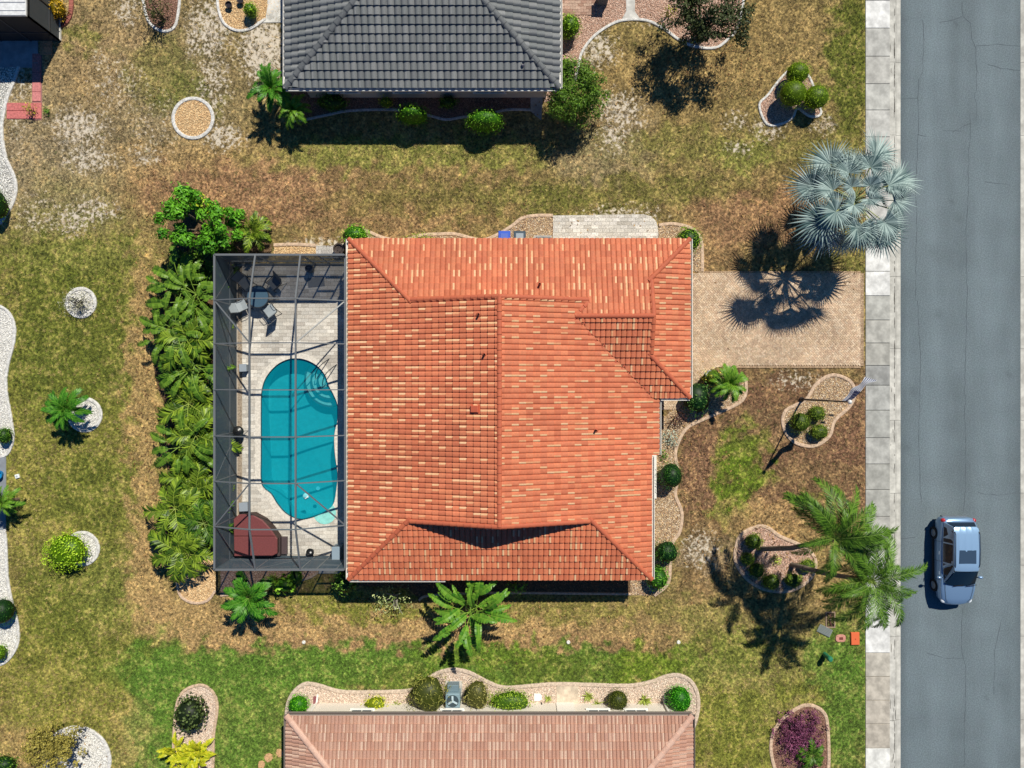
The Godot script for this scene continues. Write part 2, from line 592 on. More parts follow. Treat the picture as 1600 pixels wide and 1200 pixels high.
# ---------------------------------------------------------------- road, kerb, pavement
func road_and_pavement() -> void:
	var z0 := -120.0
	var z1 := 120.0
	var x0 := spot(1408, 0).x
	var x1 := spot(1597, 0).x
	var g := Geo.new()
	# asphalt worn lighter along the wheel tracks, darker along its edges, with old stains
	var noise := FastNoiseLite.new()
	noise.seed = 8; noise.frequency = 0.35; noise.fractal_octaves = 4
	var stains := []
	for k in 46:
		stains.append([Vector2(rnd(x0, x1), rnd(-24, 24)), rnd(0.1, 0.45), rnd(-0.3, 0.12)])
	var zs := [z0]
	for k in 241: zs.append(-30.0 + 0.25 * k)
	zs.append(z1)
	var cols_n := 28
	for a in zs.size():
		for b in cols_n + 1:
			var x := lerpf(x0 - 0.05, x1 + 0.05, float(b) / cols_n)
			var u := float(b) / cols_n
			var tone := 1.0 + 0.07 * cos(u * TAU * 2.0 + PI) + 0.16 * noise.get_noise_2d(x * 2.2, zs[a] * 0.35) + 0.1 * noise.get_noise_2d(x * 0.7 + 40.0, zs[a] * 1.4)
			tone *= 1.0 - 0.2 * (1.0 - smoothstep(0.0, 0.07, u)) - 0.14 * smoothstep(0.94, 1.0, u)
			for s in stains:
				var d: float = Vector2(x, zs[a]).distance_to(s[0]) / s[1]
				if d < 1.0: tone += s[2] * (1.0 - d)
			var c := hue(113, 127, 134) * tone
			c.a = 1.0
			g.vert(Vector3(x, -0.1, zs[a]), Vector3.UP, c)
	for a in zs.size() - 1:
		for b in cols_n:
			var q := a * (cols_n + 1) + b
			g.face(q, q + cols_n + 1, q + cols_n + 2)
			g.face(q, q + cols_n + 2, q + 1)
	var road := struct("road", g, mat("asphalt", 0.9, 0.16, 0.1))
	# cracks in the asphalt: thin crooked strips, and patches of sealer and worn tracks
	var runs := [[1444, 30, 1445, 62, 1443, 112, 1438, 122, 1436, 150, 1437, 172, 1435, 240, 1432, 290, 1434, 330, 1432, 470], [1505, 0, 1506, 24, 1518, 35, 1521, 60, 1526, 75, 1528, 110, 1527, 140, 1524, 150, 1527, 160, 1527, 187], [1517, 185, 1518, 215, 1515, 245, 1515, 300, 1511, 360, 1513, 470, 1510, 560, 1509, 640, 1511, 735, 1507, 800],
		[1528, 70, 1560, 68, 1597, 71], [1470, 34, 1490, 30, 1505, 24], [1408, 153, 1436, 152], [1546, 100, 1565, 105, 1596, 109], [1435, 210, 1449, 212], [1475, 204, 1505, 204], [1490, 205, 1518, 192], [1540, 283, 1578, 287], [1408, 842, 1432, 840], [1530, 770, 1560, 775, 1597, 770], [1450, 1022, 1480, 1029, 1506, 1030],
		[1505, 950, 1504, 1010, 1511, 1050, 1509, 1110, 1508, 1200], [1566, 970, 1556, 1020, 1555, 1085], [1435, 470, 1440, 560, 1437, 690, 1441, 790]]
	for r in runs:
		var c := Geo.new()
		var pts := []
		for k in range(0, r.size() - 2, 2):
			var a := spot(r[k], r[k + 1])
			var b := spot(r[k + 2], r[k + 3])
			var n := maxi(2, int(a.distance_to(b) / 0.35))
			for s in n:
				pts.append(a.lerp(b, float(s) / n) + Vector3(rnd(-0.03, 0.03), 0, rnd(-0.03, 0.03)))
		pts.append(spot(r[-2], r[-1]))
		for k in pts.size() - 1:
			var d: Vector3 = (pts[k + 1] - pts[k]).normalized()
			var s := Vector3(-d.z, 0, d.x) * rnd(0.004, 0.014)
			var y := Vector3(0, -0.096, 0)
			c.quad(pts[k] - s + y, pts[k] + s + y, pts[k + 1] + s + y, pts[k + 1] - s + y, hue(76, 84, 90))
		part("crack", c, mat("crack", 0.95), road)
	# gutter and kerb on both sides, cast in lengths
	var cm := mat("cast_concrete", 0.85, 0.2, 0.8)
	var near := Geo.new()
	near.quad(Vector3(x0 - 0.75, -0.2, z1), Vector3(x0, -0.2, z1), Vector3(x0, -0.2, z0), Vector3(x0 - 0.75, -0.2, z0), hue(120, 118, 110))
	var kerb := struct("kerb", near, cm)
	var farside := Geo.new()
	farside.quad(Vector3(x1, -0.2, z1), Vector3(x1 + 0.75, -0.2, z1), Vector3(x1 + 0.75, -0.2, z0), Vector3(x1, -0.2, z0), hue(120, 118, 110))
	var kerb2 := struct("kerb", farside, cm)
	var cuts := [-120, -60, -20, 97, 211, 432, 545, 657, 771, 884, 995, 1126, 1240, 1300, 1380]
	for k in cuts.size() - 1:
		var a := spot(0, cuts[k]).z
		var b := spot(0, cuts[k + 1]).z - 0.015
		var tone := rnd(0.88, 1.0)
		var col := hue(214, 212, 204) * tone
		var c := Geo.new()
		var xs := [x0 - 0.62, x0 - 0.30, x0 - 0.22, x0 + 0.02]
		var ys := [-0.002, -0.012, -0.07, -0.092]
		for q in 3:
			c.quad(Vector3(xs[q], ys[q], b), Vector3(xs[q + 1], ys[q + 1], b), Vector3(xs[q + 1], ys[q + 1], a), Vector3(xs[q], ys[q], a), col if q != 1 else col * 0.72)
		c.quad(Vector3(xs[0], -0.2, b), Vector3(xs[0], ys[0], b), Vector3(xs[0], ys[0], a), Vector3(xs[0], -0.2, a), col)
		c.quad(Vector3(xs[3], -0.2, a), Vector3(xs[3], ys[3], a), Vector3(xs[3], ys[3], b), Vector3(xs[3], -0.2, b), col)
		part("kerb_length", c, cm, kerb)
		var f := Geo.new()
		f.quad(Vector3(x1 - 0.02, -0.092, b), Vector3(x1 + 0.3, -0.06, b), Vector3(x1 + 0.3, -0.06, a), Vector3(x1 - 0.02, -0.092, a), col)
		f.quad(Vector3(x1 + 0.3, -0.06, b), Vector3(x1 + 0.62, 0.0, b), Vector3(x1 + 0.62, 0.0, a), Vector3(x1 + 0.3, -0.06, a), col)
		part("kerb_length", f, cm, kerb2)
	# dirt gathered along the gutter, and smudges
	var dirt := Geo.new()
	for k in 170:
		var c := Vector3(x0 - 0.36 + rnd(-0.02, 0.02), 0.003, rnd(-23, 23))
		if k > 140: c = Vector3(rnd(x0 - 0.6, x0 - 0.3), 0.003, rnd(-23, 23))
		var n := 7
		var l := rnd(0.05, 0.3)
		for e in n:
			var p0 := Vector3(cos(TAU * e / n) * rnd(0.008, 0.022), 0, sin(TAU * e / n) * l)
			var p1 := Vector3(cos(TAU * (e + 1) / n) * 0.014, 0, sin(TAU * (e + 1) / n) * l)
			dirt.tri(c, c + p1, c + p0, hue(120, 116, 108))
	stuff(part("dirt", dirt, mat("crack", 0.95), kerb))
	# pavement slabs: [end, red, green, blue]
	var slabs := [[-43, 200, 200, 196], [1, 215, 214, 210], [44, 240, 240, 238], [88, 196, 195, 190], [131, 194, 193, 187], [172, 198, 198, 193], [214, 204, 203, 198], [256, 200, 199, 194], [300, 206, 205, 200], [343, 205, 204, 200], [386, 222, 222, 218], [424, 238, 238, 236], [462, 242, 242, 240],
		[500, 190, 190, 184], [536, 188, 187, 180], [571, 182, 181, 174], [602, 164, 165, 162], [641, 186, 187, 183], [684, 180, 181, 176], [725, 187, 187, 182], [765, 178, 178, 172], [807, 184, 184, 178], [850, 190, 189, 183], [893, 196, 195, 190], [935, 206, 206, 202], [978, 234, 234, 232],
		[1020, 240, 240, 238], [1057, 200, 194, 182], [1094, 198, 191, 178], [1131, 199, 191, 178], [1169, 197, 189, 176], [1206, 240, 240, 236], [1249, 205, 203, 196], [1292, 200, 199, 190]]
	var base := Geo.new()
	base.quad(spot(1352, 1330) - Vector3(0, 0.06, 0), spot(1391, 1330) - Vector3(0, 0.06, 0), spot(1391, -86) - Vector3(0, 0.06, 0), spot(1352, -86) - Vector3(0, 0.06, 0), hue(150, 144, 132))
	var walk := struct("pavement", base, mat("joint_dirt", 0.95))
	var last := -86.0
	for s in slabs:
		var g2 := Geo.new()
		var j := 0.012
		var p := PackedVector2Array([spot2(1352.5, last) + Vector2(0, j), spot2(1390.3, last) + Vector2(0, j), spot2(1390.3, s[0]) - Vector2(0, j), spot2(1352.5, s[0]) - Vector2(0, j)])
		g2.prism(p, -0.05, 0.012 + rnd(0, 0.006), hue(s[1], s[2], s[3]), 0.012)
		part("slab", g2, cm, walk)
		last = s[0]
	var verge := Geo.new()
	verge.quad(Vector3(x1 + 0.6, -0.02, z1), Vector3(90, -0.02, z1), Vector3(90, -0.02, z0), Vector3(x1 + 0.6, -0.02, z0), hue(120, 116, 66))
	struct("verge", verge, mat("far_ground", 0.95, 0.4, 1.5))


# lays oblong stones in an outline; kind: "bond" or "herringbone"; the first few are parts of their own
func paving(parent: Node, outline: PackedVector2Array, hole: PackedVector2Array, l: float, w: float, y: float, kind: String, cols: Array, m: Material, called: String, singles := 0, turn := 0.0) -> void:
	var lo := Vector2(INF, INF)
	var hi := -lo
	for q in outline:
		lo = lo.min(q); hi = hi.max(q)
	var mid := (lo + hi) / 2.0
	var reach := (hi - lo).length() / 2.0 + l
	var t := Transform2D(turn, mid)
	var list := []
	if kind == "bond":
		var rows := int(reach / w) + 1
		var per := int(reach / l) + 1
		for r in range(-rows, rows):
			for k in range(-per, per):
				list.append(Rect2(k * l + (l * 0.5 if r % 2 else 0.0), r * w, l, w))
	else:
		var k := int(reach / w) + 1
		for a in range(-k, k):
			for b in range(-k, k):
				var q := posmod(a + b, 4)
				if q == 0: list.append(Rect2(a * w, b * w, 2 * w, w))
				if q == 2: list.append(Rect2(a * w, b * w, w, 2 * w))
	var wear := FastNoiseLite.new()
	wear.seed = 31; wear.frequency = 0.45; wear.fractal_octaves = 3
	var rest := Geo.new()
	var done := 0
	for r: Rect2 in list:
		var e := r.grow(-0.003)
		var p := t * PackedVector2Array([e.position, Vector2(e.end.x, e.position.y), e.end, Vector2(e.position.x, e.end.y)])
		if p[0].x > hi.x + l * 2 or p[0].x < lo.x - l * 2 or p[0].y > hi.y + l * 2 or p[0].y < lo.y - l * 2:
			continue
		for c in Geometry2D.intersect_polygons(p, outline):
			var bits := [c]
			if hole.size():
				bits = Geometry2D.clip_polygons(c, hole)
			for b in bits:
				if b.size() < 3:
					continue
				var col: Color = cols[rng.randi() % cols.size()] * rnd(0.82, 1.1) * (1.0 + 0.22 * wear.get_noise_2d(r.position.x, r.position.y))
				var g := rest
				var single: bool = done < singles and b.size() == 4
				if single:
					g = Geo.new()
					done += 1
				g.prism(b, y - 0.03, y + rnd(-0.002, 0.003), col, 0.006 if b.size() == 4 else 0.0)
				if single:
					part(called, g, m, parent)
	if rest.v.size():
		stuff(part(called + "s", rest, m, parent))


func driveway_and_pads() -> void:
	var dm := mat("paver", 0.85, 0.25, 0.1)
	var g := Geo.new()
	var drive := PackedVector2Array([spot2(1060, 427), spot2(1349, 427), spot2(1349, 572), spot2(1150, 572), spot2(1118, 574), spot2(1096, 592), spot2(1080, 606), spot2(1060, 640), spot2(1030, 640), spot2(1030, 560), spot2(1060, 560)])
	keep_clear(drive)
	g.flat(drive, 0.012, hue(176, 150, 120))
	var d := struct("driveway", g, mat("joint_dirt", 0.95))
	var stones := drive.duplicate()
	stones[1] = spot2(1344, 427); stones[2] = spot2(1344, 572)
	paving(d, stones, PackedVector2Array(), 0.2, 0.1, 0.05, "herringbone", [hue(232, 202, 168), hue(238, 210, 178), hue(226, 194, 162), hue(222, 190, 160), hue(240, 214, 184)], dm, "paver", 0, PI / 4)
	# soldier course where the drive meets the pavement and along both of its edges
	for e in [[1344, 427, 1349, 572], [1090, 424, 1344, 427], [1150, 572, 1344, 575]]:
		var r := rect(e[0], e[1], e[2], e[3])
		paving(d, r, PackedVector2Array(), 0.17, 0.1, 0.052, "bond", [hue(212, 182, 148), hue(196, 164, 132)], dm, "border_paver", 0, 0.0 if e[0] == 1344 else PI / 2)
	# the pale paved pad by the north wall
	var p := PackedVector2Array([spot2(864, 337), spot2(1005, 335), spot2(1017, 338), spot2(1025, 346), spot2(1028, 356), spot2(1029, 392), spot2(864, 392)])
	keep_clear(p)
	var pg := Geo.new()
	pg.flat(p, 0.012, hue(150, 142, 130))
	var pad := struct("path", pg, mat("joint_dirt", 0.95))
	paving(pad, p, PackedVector2Array(), 0.4, 0.2, 0.05, "bond", [hue(236, 230, 220), hue(228, 222, 212), hue(240, 234, 226), hue(222, 214, 202)], dm, "paver", 150)
	# paved step outside the north cage door
	var q := rect(494, 384, 527, 398)
	keep_clear(q)
	var qg := Geo.new()
	qg.flat(q, 0.012, hue(150, 142, 130))
	var step := struct("path", qg, mat("joint_dirt", 0.95))
	paving(step, q, PackedVector2Array(), 0.3, 0.2, 0.05, "bond", [hue(220, 214, 206), hue(206, 200, 194)], dm, "paver", 30)
	# concrete step outside the south cage door
	var sg := Geo.new()
	sg.prism(rect(498, 880, 532, 896), 0.0, 0.06, hue(200, 198, 190), 0.02)
	keep_clear(rect(498, 880, 532, 896))
	struct("path", sg, mat("cast_concrete", 0.85, 0.2, 0.8))


# ---------------------------------------------------------------- planting beds
func strip(g: Geo, pts: PackedVector2Array, closed: bool, w: float, h: float, col: Color, y := 0.0) -> void:
	var k := pts.size()
	var rows := []
	for a in k:
		var p0 := pts[(a + k - 1) % k] if closed else pts[maxi(a - 1, 0)]
		var p1 := pts[(a + 1) % k] if closed else pts[mini(a + 1, k - 1)]
		var d := (p1 - p0).normalized()
		var s := Vector2(-d.y, d.x) * w / 2.0
		var p := pts[a]
		rows.append([Vector3(p.x - s.x, y, p.y - s.y), Vector3(p.x - s.x * 0.85, y + h * 0.8, p.y - s.y * 0.85), Vector3(p.x - s.x * 0.5, y + h, p.y - s.y * 0.5), Vector3(p.x + s.x * 0.5, y + h, p.y + s.y * 0.5), Vector3(p.x + s.x * 0.85, y + h * 0.8, p.y + s.y * 0.85), Vector3(p.x + s.x, y, p.y + s.y)])
	for a in (k if closed else k - 1):
		var r: Array = rows[a]
		var q: Array = rows[(a + 1) % k]
		for e in 5:
			g.quad(r[e + 1], r[e], q[e], q[e + 1], col)


const GRAVEL := {
	"river": [[226, 200, 160], [196, 160, 118], [168, 122, 86], [236, 222, 200], [206, 190, 164], [142, 104, 80], [240, 206, 150], [120, 96, 82]],
	"tan": [[240, 208, 156], [224, 186, 134], [246, 222, 178], [206, 166, 118], [236, 200, 150], [190, 148, 104]],
	"pink": [[224, 190, 168], [206, 166, 142], [186, 140, 116], [236, 212, 194], [160, 120, 102], [214, 180, 160]],
	"white": [[240, 238, 232], [226, 224, 218], [248, 246, 242], [206, 204, 198], [232, 228, 220]],
	"cream": [[236, 218, 198], [226, 202, 182], [244, 232, 216], [212, 186, 164], [232, 212, 196], [196, 166, 146]],
	"mulch": [[120, 90, 64], [96, 70, 50], [146, 116, 84], [80, 60, 44], [160, 132, 96]],
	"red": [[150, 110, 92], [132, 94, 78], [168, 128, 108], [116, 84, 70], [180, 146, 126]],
}


func bed(label: String, kind: String, edge: Array, rest := [], w := 0.2, edge_col := Color(-1, 0, 0), holes := [], base_tone := 0.9) -> Node3D:
	var line := rounded(plan(edge), rest.is_empty())
	var outline := line.duplicate()
	for q in plan(rest):
		outline.append(q)
	keep_clear(outline)
	var mid := Vector2.ZERO
	for q in outline:
		mid += q / outline.size()
	var o := thing("planting_bed", label, "garden bed", Vector3(mid.x, 0, mid.y))
	var move := Transform3D(Basis(), Vector3(-mid.x, 0, -mid.y))
	var local := PackedVector2Array()
	for q in outline:
		local.append(q - mid)
	var tones: Array = GRAVEL[kind]
	var avg := Color(0, 0, 0)
	for q in tones:
		avg += hue(q[0], q[1], q[2]) / tones.size()
	avg.a = 1.0
	var g := Geo.new()
	g.flat(local, 0.012, avg * base_tone)
	part("soil", g, mat("bed_soil", 0.95, 0.3, 0.15), o)
	if edge_col.r < 0.0:
		edge_col = hue(226, 196, 168)
	var e := Geo.new()
	var ll := PackedVector2Array()
	for q in line:
		ll.append(q - mid)
	if w > 0.0:
		strip(e, ll, rest.is_empty(), w, 0.07, edge_col, 0.006)
		part("edging", e, mat("bed_edging", 0.85, 0.25, 0.2), o)
	# stones
	var lo := Vector2(INF, INF)
	var hi := -lo
	for q in local:
		lo = lo.min(q); hi = hi.max(q)
	var ts := []
	var cols := PackedColorArray()
	var area := (hi - lo).x * (hi - lo).y
	for k in int(area * (420.0 if kind != "mulch" else 110.0)):
		var p := Vector2(rnd(lo.x, hi.x), rnd(lo.y, hi.y))
		if absf(p.x + mid.x) > 29.0 or absf(p.y + mid.y) > 22.5 or not Geometry2D.is_point_in_polygon(p, local):
			continue
		var s := rnd(0.016, 0.036)
		ts.append(Transform3D(Basis(Vector3(rnd(-1, 1), rnd(-1, 1), rnd(-1, 1)).normalized(), rnd(0, TAU)).scaled(Vector3(s, s * 0.6, s)), Vector3(p.x, 0.015 + s * 0.3, p.y)))
		var c: Array = tones[rng.randi() % tones.size()]
		cols.append(hue(c[0], c[1], c[2]).lerp(avg, 0.25) * rnd(0.85, 1.12))
	if not meshes.has("pebble"):
		var pg := Geo.new()
		pg.lump(Vector3.ZERO, Vector3(1.2, 0.9, 0.85), Color.WHITE, 4, 6, 0.2, 4)
		meshes["pebble"] = pg.mesh(mat("pebble", 0.8))
	swarm("gravel" if kind != "mulch" else "mulch", meshes["pebble"], ts, cols, o)
	return o


func garden_beds() -> void:
	var white := hue(236, 234, 230)
	bed("peanut shaped gravel bed with pinkish kerb around the flagpole", "river", [1300, 586, 1327, 595, 1335, 615, 1327, 635, 1304, 657, 1295, 682, 1270, 697, 1240, 690, 1224, 667, 1227, 642, 1258, 625, 1275, 600])
	bed("pinkish gravel bed under the two leaning feather palms near the pavement", "pink", [1185, 822, 1158, 835, 1149, 858, 1150, 880, 1170, 907, 1200, 922, 1237, 922, 1267, 902, 1274, 877, 1262, 858, 1240, 847, 1217, 837, 1202, 826])
	bed("gravel bed with wavy kerb along the east wall of the orange roofed house", "river", [1165, 590, 1160, 625, 1110, 650, 1075, 667, 1060, 690, 1055, 712, 1060, 742, 1055, 772, 1065, 800, 1062, 830, 1050, 850, 1047, 885, 1043, 912, 1022, 930], [985, 930, 985, 650, 1040, 650, 1075, 618, 1110, 580])
	bed("dark planting strip in the shade along the south wall of the orange roofed house", "mulch", [655, 938, 672, 930, 760, 926, 900, 927, 985, 928], [985, 880, 560, 880, 560, 915, 640, 920], 0.14)
	bed("narrow gravel bed with wavy pink kerb along the north wall beside the blue bin", "river", [560, 358, 575, 362, 600, 372, 628, 376, 657, 368, 687, 366, 712, 366, 750, 375, 775, 368, 800, 353, 816, 341, 838, 337, 864, 337], [864, 392, 560, 392])
	bed("small gravel bed with rounded pink kerb at the north east corner of the orange roof", "river", [1029, 352, 1053, 350, 1080, 357, 1094, 372, 1097, 395, 1097, 424], [1060, 424, 1060, 395, 1029, 392])
	bed("short straight pebble bed beside the north wall of the pool cage", "tan", [428, 383, 460, 382, 494, 384], [494, 399, 428, 399])
	bed("half round gravel bed at the south west corner of the pool cage", "tan", [270, 860, 275, 888, 280, 925, 292, 938, 309, 942, 326, 937, 337, 922], [337, 860], 0.16)
	bed("long mulch bed under the palm hedge beside the pool cage", "mulch", [337, 860, 270, 862, 246, 830, 252, 780, 262, 740, 255, 700, 266, 650, 248, 610, 240, 560, 250, 500, 252, 440, 272, 400, 262, 350, 300, 330, 380, 350, 425, 380], [425, 400, 356, 400], 0.0)
	bed("gravel bed with curved kerb along the south wall of the pool cage", "pink", [345, 930, 380, 925, 430, 912, 470, 906, 488, 900, 497, 893], [497, 872, 345, 872], 0.16)
	bed("round bed of tan gravel with white kerb alone on the sandy lawn", "tan", circle(302, 185, 31), [], 0.2, white)
	bed("round white gravel bed around the bare grey bush", "white", circle(127, 473, 22), [], 0.2, white)
	bed("round white gravel bed around the green palm on the west lawn", "white", circle(133, 648, 25), [], 0.2, white)
	bed("round white gravel bed behind the yellow green bush on the west lawn", "white", circle(129, 857, 25), [], 0.2, white)
	bed("large round white gravel bed in the bottom left corner", "white", circle(120, 1188, 52), [], 0.2, white)
	bed("cream gravel bed shaped like a keyhole around a dark shrub on the south west lawn", "cream", [312, 1070, 332, 1080, 340, 1104, 334, 1150, 333, 1200, 322, 1250, 285, 1250, 272, 1200, 274, 1120, 284, 1083], [], 0.16)
	bed("bed of purple shrubs with pale kerb in the bottom right lawn", "red", [1262, 1101, 1286, 1112, 1293, 1138, 1294, 1200, 1285, 1240, 1225, 1240, 1210, 1200, 1204, 1165, 1212, 1136, 1236, 1112])
	bed("kidney shaped bed with white kerb under three clipped green balls", "pink", [1186, 165, 1200, 148, 1222, 120, 1240, 108, 1262, 118, 1275, 150, 1282, 178, 1265, 182, 1246, 170, 1238, 184, 1220, 194, 1198, 194], [], 0.14, white)
	bed("large pinkish gravel bed with scalloped white kerb beside the grey roofed house", "pink", [898, 128, 904, 102, 910, 80, 930, 55, 960, 36, 985, 31, 1012, 33, 1037, 45, 1060, 62, 1085, 73, 1117, 75, 1137, 62, 1152, 44, 1160, 10, 1165, -30], [1165, -60, 850, -60, 850, 160, 890, 160], 0.16, white)
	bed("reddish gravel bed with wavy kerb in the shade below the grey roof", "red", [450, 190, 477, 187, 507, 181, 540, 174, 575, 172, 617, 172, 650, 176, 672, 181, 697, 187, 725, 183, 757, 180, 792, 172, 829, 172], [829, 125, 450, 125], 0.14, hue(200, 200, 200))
	bed("narrow oblong bed with white kerb under the dark shrub at the top edge", "red", [277, -30, 277, 32, 262, 49, 240, 42, 228, 20, 226, -30], [], 0.16, white)
	bed("tan gravel bed with white kerb holding small black pots at the top edge", "tan", [341, -20, 341, 10, 350, 36, 370, 48, 392, 45, 415, 30], [440, 12, 440, -20], 0.16, white)
	bed("long cream gravel bed with wavy kerb along the pink roofed house", "cream", [447, 1130, 450, 1100, 460, 1080, 478, 1068, 500, 1071, 532, 1080, 575, 1081, 637, 1079, 655, 1070, 680, 1053, 705, 1046, 732, 1050, 762, 1065, 790, 1074, 855, 1069, 905, 1069, 980, 1071, 1017, 1065, 1042, 1056, 1062, 1055, 1080, 1065, 1090, 1086, 1090, 1112, 1082, 1140], [1070, 1140, 1070, 1125, 460, 1125], 0.22, hue(228, 206, 186), [], 0.9)
	bed("white gravel bed with curved kerb on the left edge beside the round bare bush", "white", [0, 478, 14, 488, 23, 508, 22, 535, 13, 570, 10, 605, 18, 655, 21, 685, 13, 708, 0, 714], [-60, 714, -60, 478], 0.16, white)
	bed("white gravel bed with curved kerb at the left edge around two clipped bushes", "white", [8, 826, 10, 850, 12, 900, 18, 936, 28, 975, 28, 1006, 12, 1032, -10, 1042], [-60, 1042, -60, 826], 0.16, white)
	bed("grey gravel bed with snaking white kerb at the upper left edge", "white", [30, 104, 22, 128, 11, 155, 3, 200, 9, 245, 22, 275, 25, 300, 16, 326, 0, 350], [-60, 350, -60, 104], 0.2, white, [], 0.5)
	# slabs and paths that cross the beds
	var g := Geo.new()
	g.prism(rect(869, 1068, 904, 1120), 0.0, 0.05, hue(226, 208, 186), 0.02)
	struct("path", g, mat("cast_concrete", 0.85, 0.2, 0.8))
	keep_clear(rect(869, 1064, 904, 1120))
	g = Geo.new()
	var flare := PackedVector2Array([spot2(977, -60), spot2(993, -60), spot2(992, 18), spot2(1000, 30), spot2(970, 33), spot2(978, 18)])
	g.prism(flare, 0.0, 0.05, hue(214, 212, 206), 0.02)
	struct("path", g, mat("cast_concrete", 0.85, 0.2, 0.8))
	g = Geo.new()
	g.prism(PackedVector2Array([spot2(829, 125), spot2(850, 125), spot2(846, 188), spot2(838, 182), spot2(829, 174)]), 0.0, 0.05, hue(190, 190, 188), 0.02)
	struct("path", g, mat("cast_concrete", 0.85, 0.2, 0.8))
	g = Geo.new()
	g.prism(PackedVector2Array([spot2(417, -40), spot2(445, -40), spot2(445, 36), spot2(400, 36), spot2(415, 28), spot2(418, 10)]), 0.0, 0.04, hue(222, 220, 214), 0.02)
	struct("path", g, mat("cast_concrete", 0.85, 0.2, 0.8))
	g = Geo.new()
	g.prism(rect(-40, 714, 10, 828), 0.0, 0.05, hue(150, 156, 164), 0.02)
	keep_clear(rect(-40, 714, 10, 828))
	struct("path", g, mat("cast_concrete", 0.85, 0.2, 0.8))


func circle(x: float, y: float, r: float) -> Array:
	var out := []
	for k in 10:
		out.append(x + r * cos(TAU * k / 10)); out.append(y + r * sin(TAU * k / 10))
	return out


# ---------------------------------------------------------------- houses
# one roof tile seen from its lower edge: x along the eave, z down the slope, y out of the roof
func tile_mesh(g: Geo, t: Transform3D, w: float, l: float, rise: float, col: Color, flash: Color, clip := PackedVector2Array(), kind := "s") -> void:
	var xs := [0.0, 0.05, 0.2, 0.4, 0.6, 0.78, 0.87, 0.91, 1.0]
	var ys := [-0.3, 0.5, 0.9, 1.0, 0.95, 0.8, 0.4, -0.5, -0.5]
	if kind == "wave":
		xs = [0.0, 0.12, 0.28, 0.46, 0.64, 0.8, 0.9, 1.0]
		ys = [0.0, 0.5, 0.9, 1.0, 0.9, 0.5, 0.0, 0.0]
	var low := []
	var high := []
	for k in xs.size():
		var x: float = xs[k] * (w - 0.006)
		var y: float = ys[k] * rise
		low.append(Vector3(x, y + 0.075, 0.0))
		high.append(Vector3(x, y + 0.004, -l - 0.04))
	for k in xs.size() - 1:
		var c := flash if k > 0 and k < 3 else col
		if clip.is_empty():
			g.quad(t * low[k], t * low[k + 1], t * high[k + 1], t * high[k], c)
			g.quad(t * (low[k] - Vector3(0, 0.072, 0)), t * (low[k + 1] - Vector3(0, 0.072, 0)), t * low[k + 1], t * low[k], col)
		else:
			for f in [[low[k], low[k + 1], high[k + 1]], [low[k], high[k + 1], high[k]]]:
				clipped(g, t * f[0], t * f[1], t * f[2], c, clip)


# a triangle cut to an outline seen from above
func clipped(g: Geo, a: Vector3, b: Vector3, d: Vector3, col: Color, outline: PackedVector2Array) -> void:
	var p := PackedVector2Array([Vector2(a.x, a.z), Vector2(b.x, b.z), Vector2(d.x, d.z)])
	var m := (b - a).cross(d - a)
	if absf(m.y) < 1e-6:
		return
	for bit in Geometry2D.intersect_polygons(p, outline):
		var ids := Geometry2D.triangulate_polygon(bit)
		for k in range(0, ids.size(), 3):
			var q := []
			for e in 3:
				var z: Vector2 = bit[ids[k + e]]
				q.append(Vector3(z.x, a.y - (m.x * (z.x - a.x) + m.z * (z.y - a.z)) / m.y, z.y))
			if (q[1] - q[0]).cross(q[2] - q[0]).y < 0.0:
				g.tri(q[0], q[2], q[1], col)
			else:
				g.tri(q[0], q[1], q[2], col)


# lays tiles on one roof face: outline in plan (x, z), a point on its eave, the up-slope direction
func lay_tiles(list: Array, outline: PackedVector2Array, eave: Vector2, up: Vector2, h0: float, w: float, l: float) -> void:
	var c := sqrt(1.0 + PITCH * PITCH)
	var along := Vector2(-up.y, up.x)                 # to the right when looking up the slope from the eave ... turned below
	var x := Vector3(along.x, 0, along.y)
	var z := Vector3(-up.x, -PITCH, -up.y) / c
	var y := z.cross(x)
	if y.y < 0.0:
		x = -x; y = z.cross(x); along = -along
	var basis := Basis(x, y, z)
	var lo := Vector2(INF, INF)
	var hi := -lo
	for q in outline:
		var v := Vector2((q - eave).dot(along), (q - eave).dot(up))
		lo = lo.min(v); hi = hi.max(v)
	var step := l / c
	for r in range(0, int(hi.y / step) + 2):
		for k in range(int(floor(lo.x / w)) - 1, int(hi.x / w) + 2):
			var corner := eave + along * (k * w) + up * (r * step)
			var quad := PackedVector2Array([corner, corner + along * w, corner + along * w + up * (step * 1.12), corner + up * (step * 1.12)])
			var inside := 0
			for q in quad:
				if Geometry2D.is_point_in_polygon(q, outline):
					inside += 1
			if inside == 0:
				if Geometry2D.intersect_polygons(quad, outline).is_empty():
					continue
			var t := Transform3D(basis, Vector3(corner.x, h0 + PITCH * (corner - eave).dot(up), corner.y))
			list.append([t, inside == 4, outline])


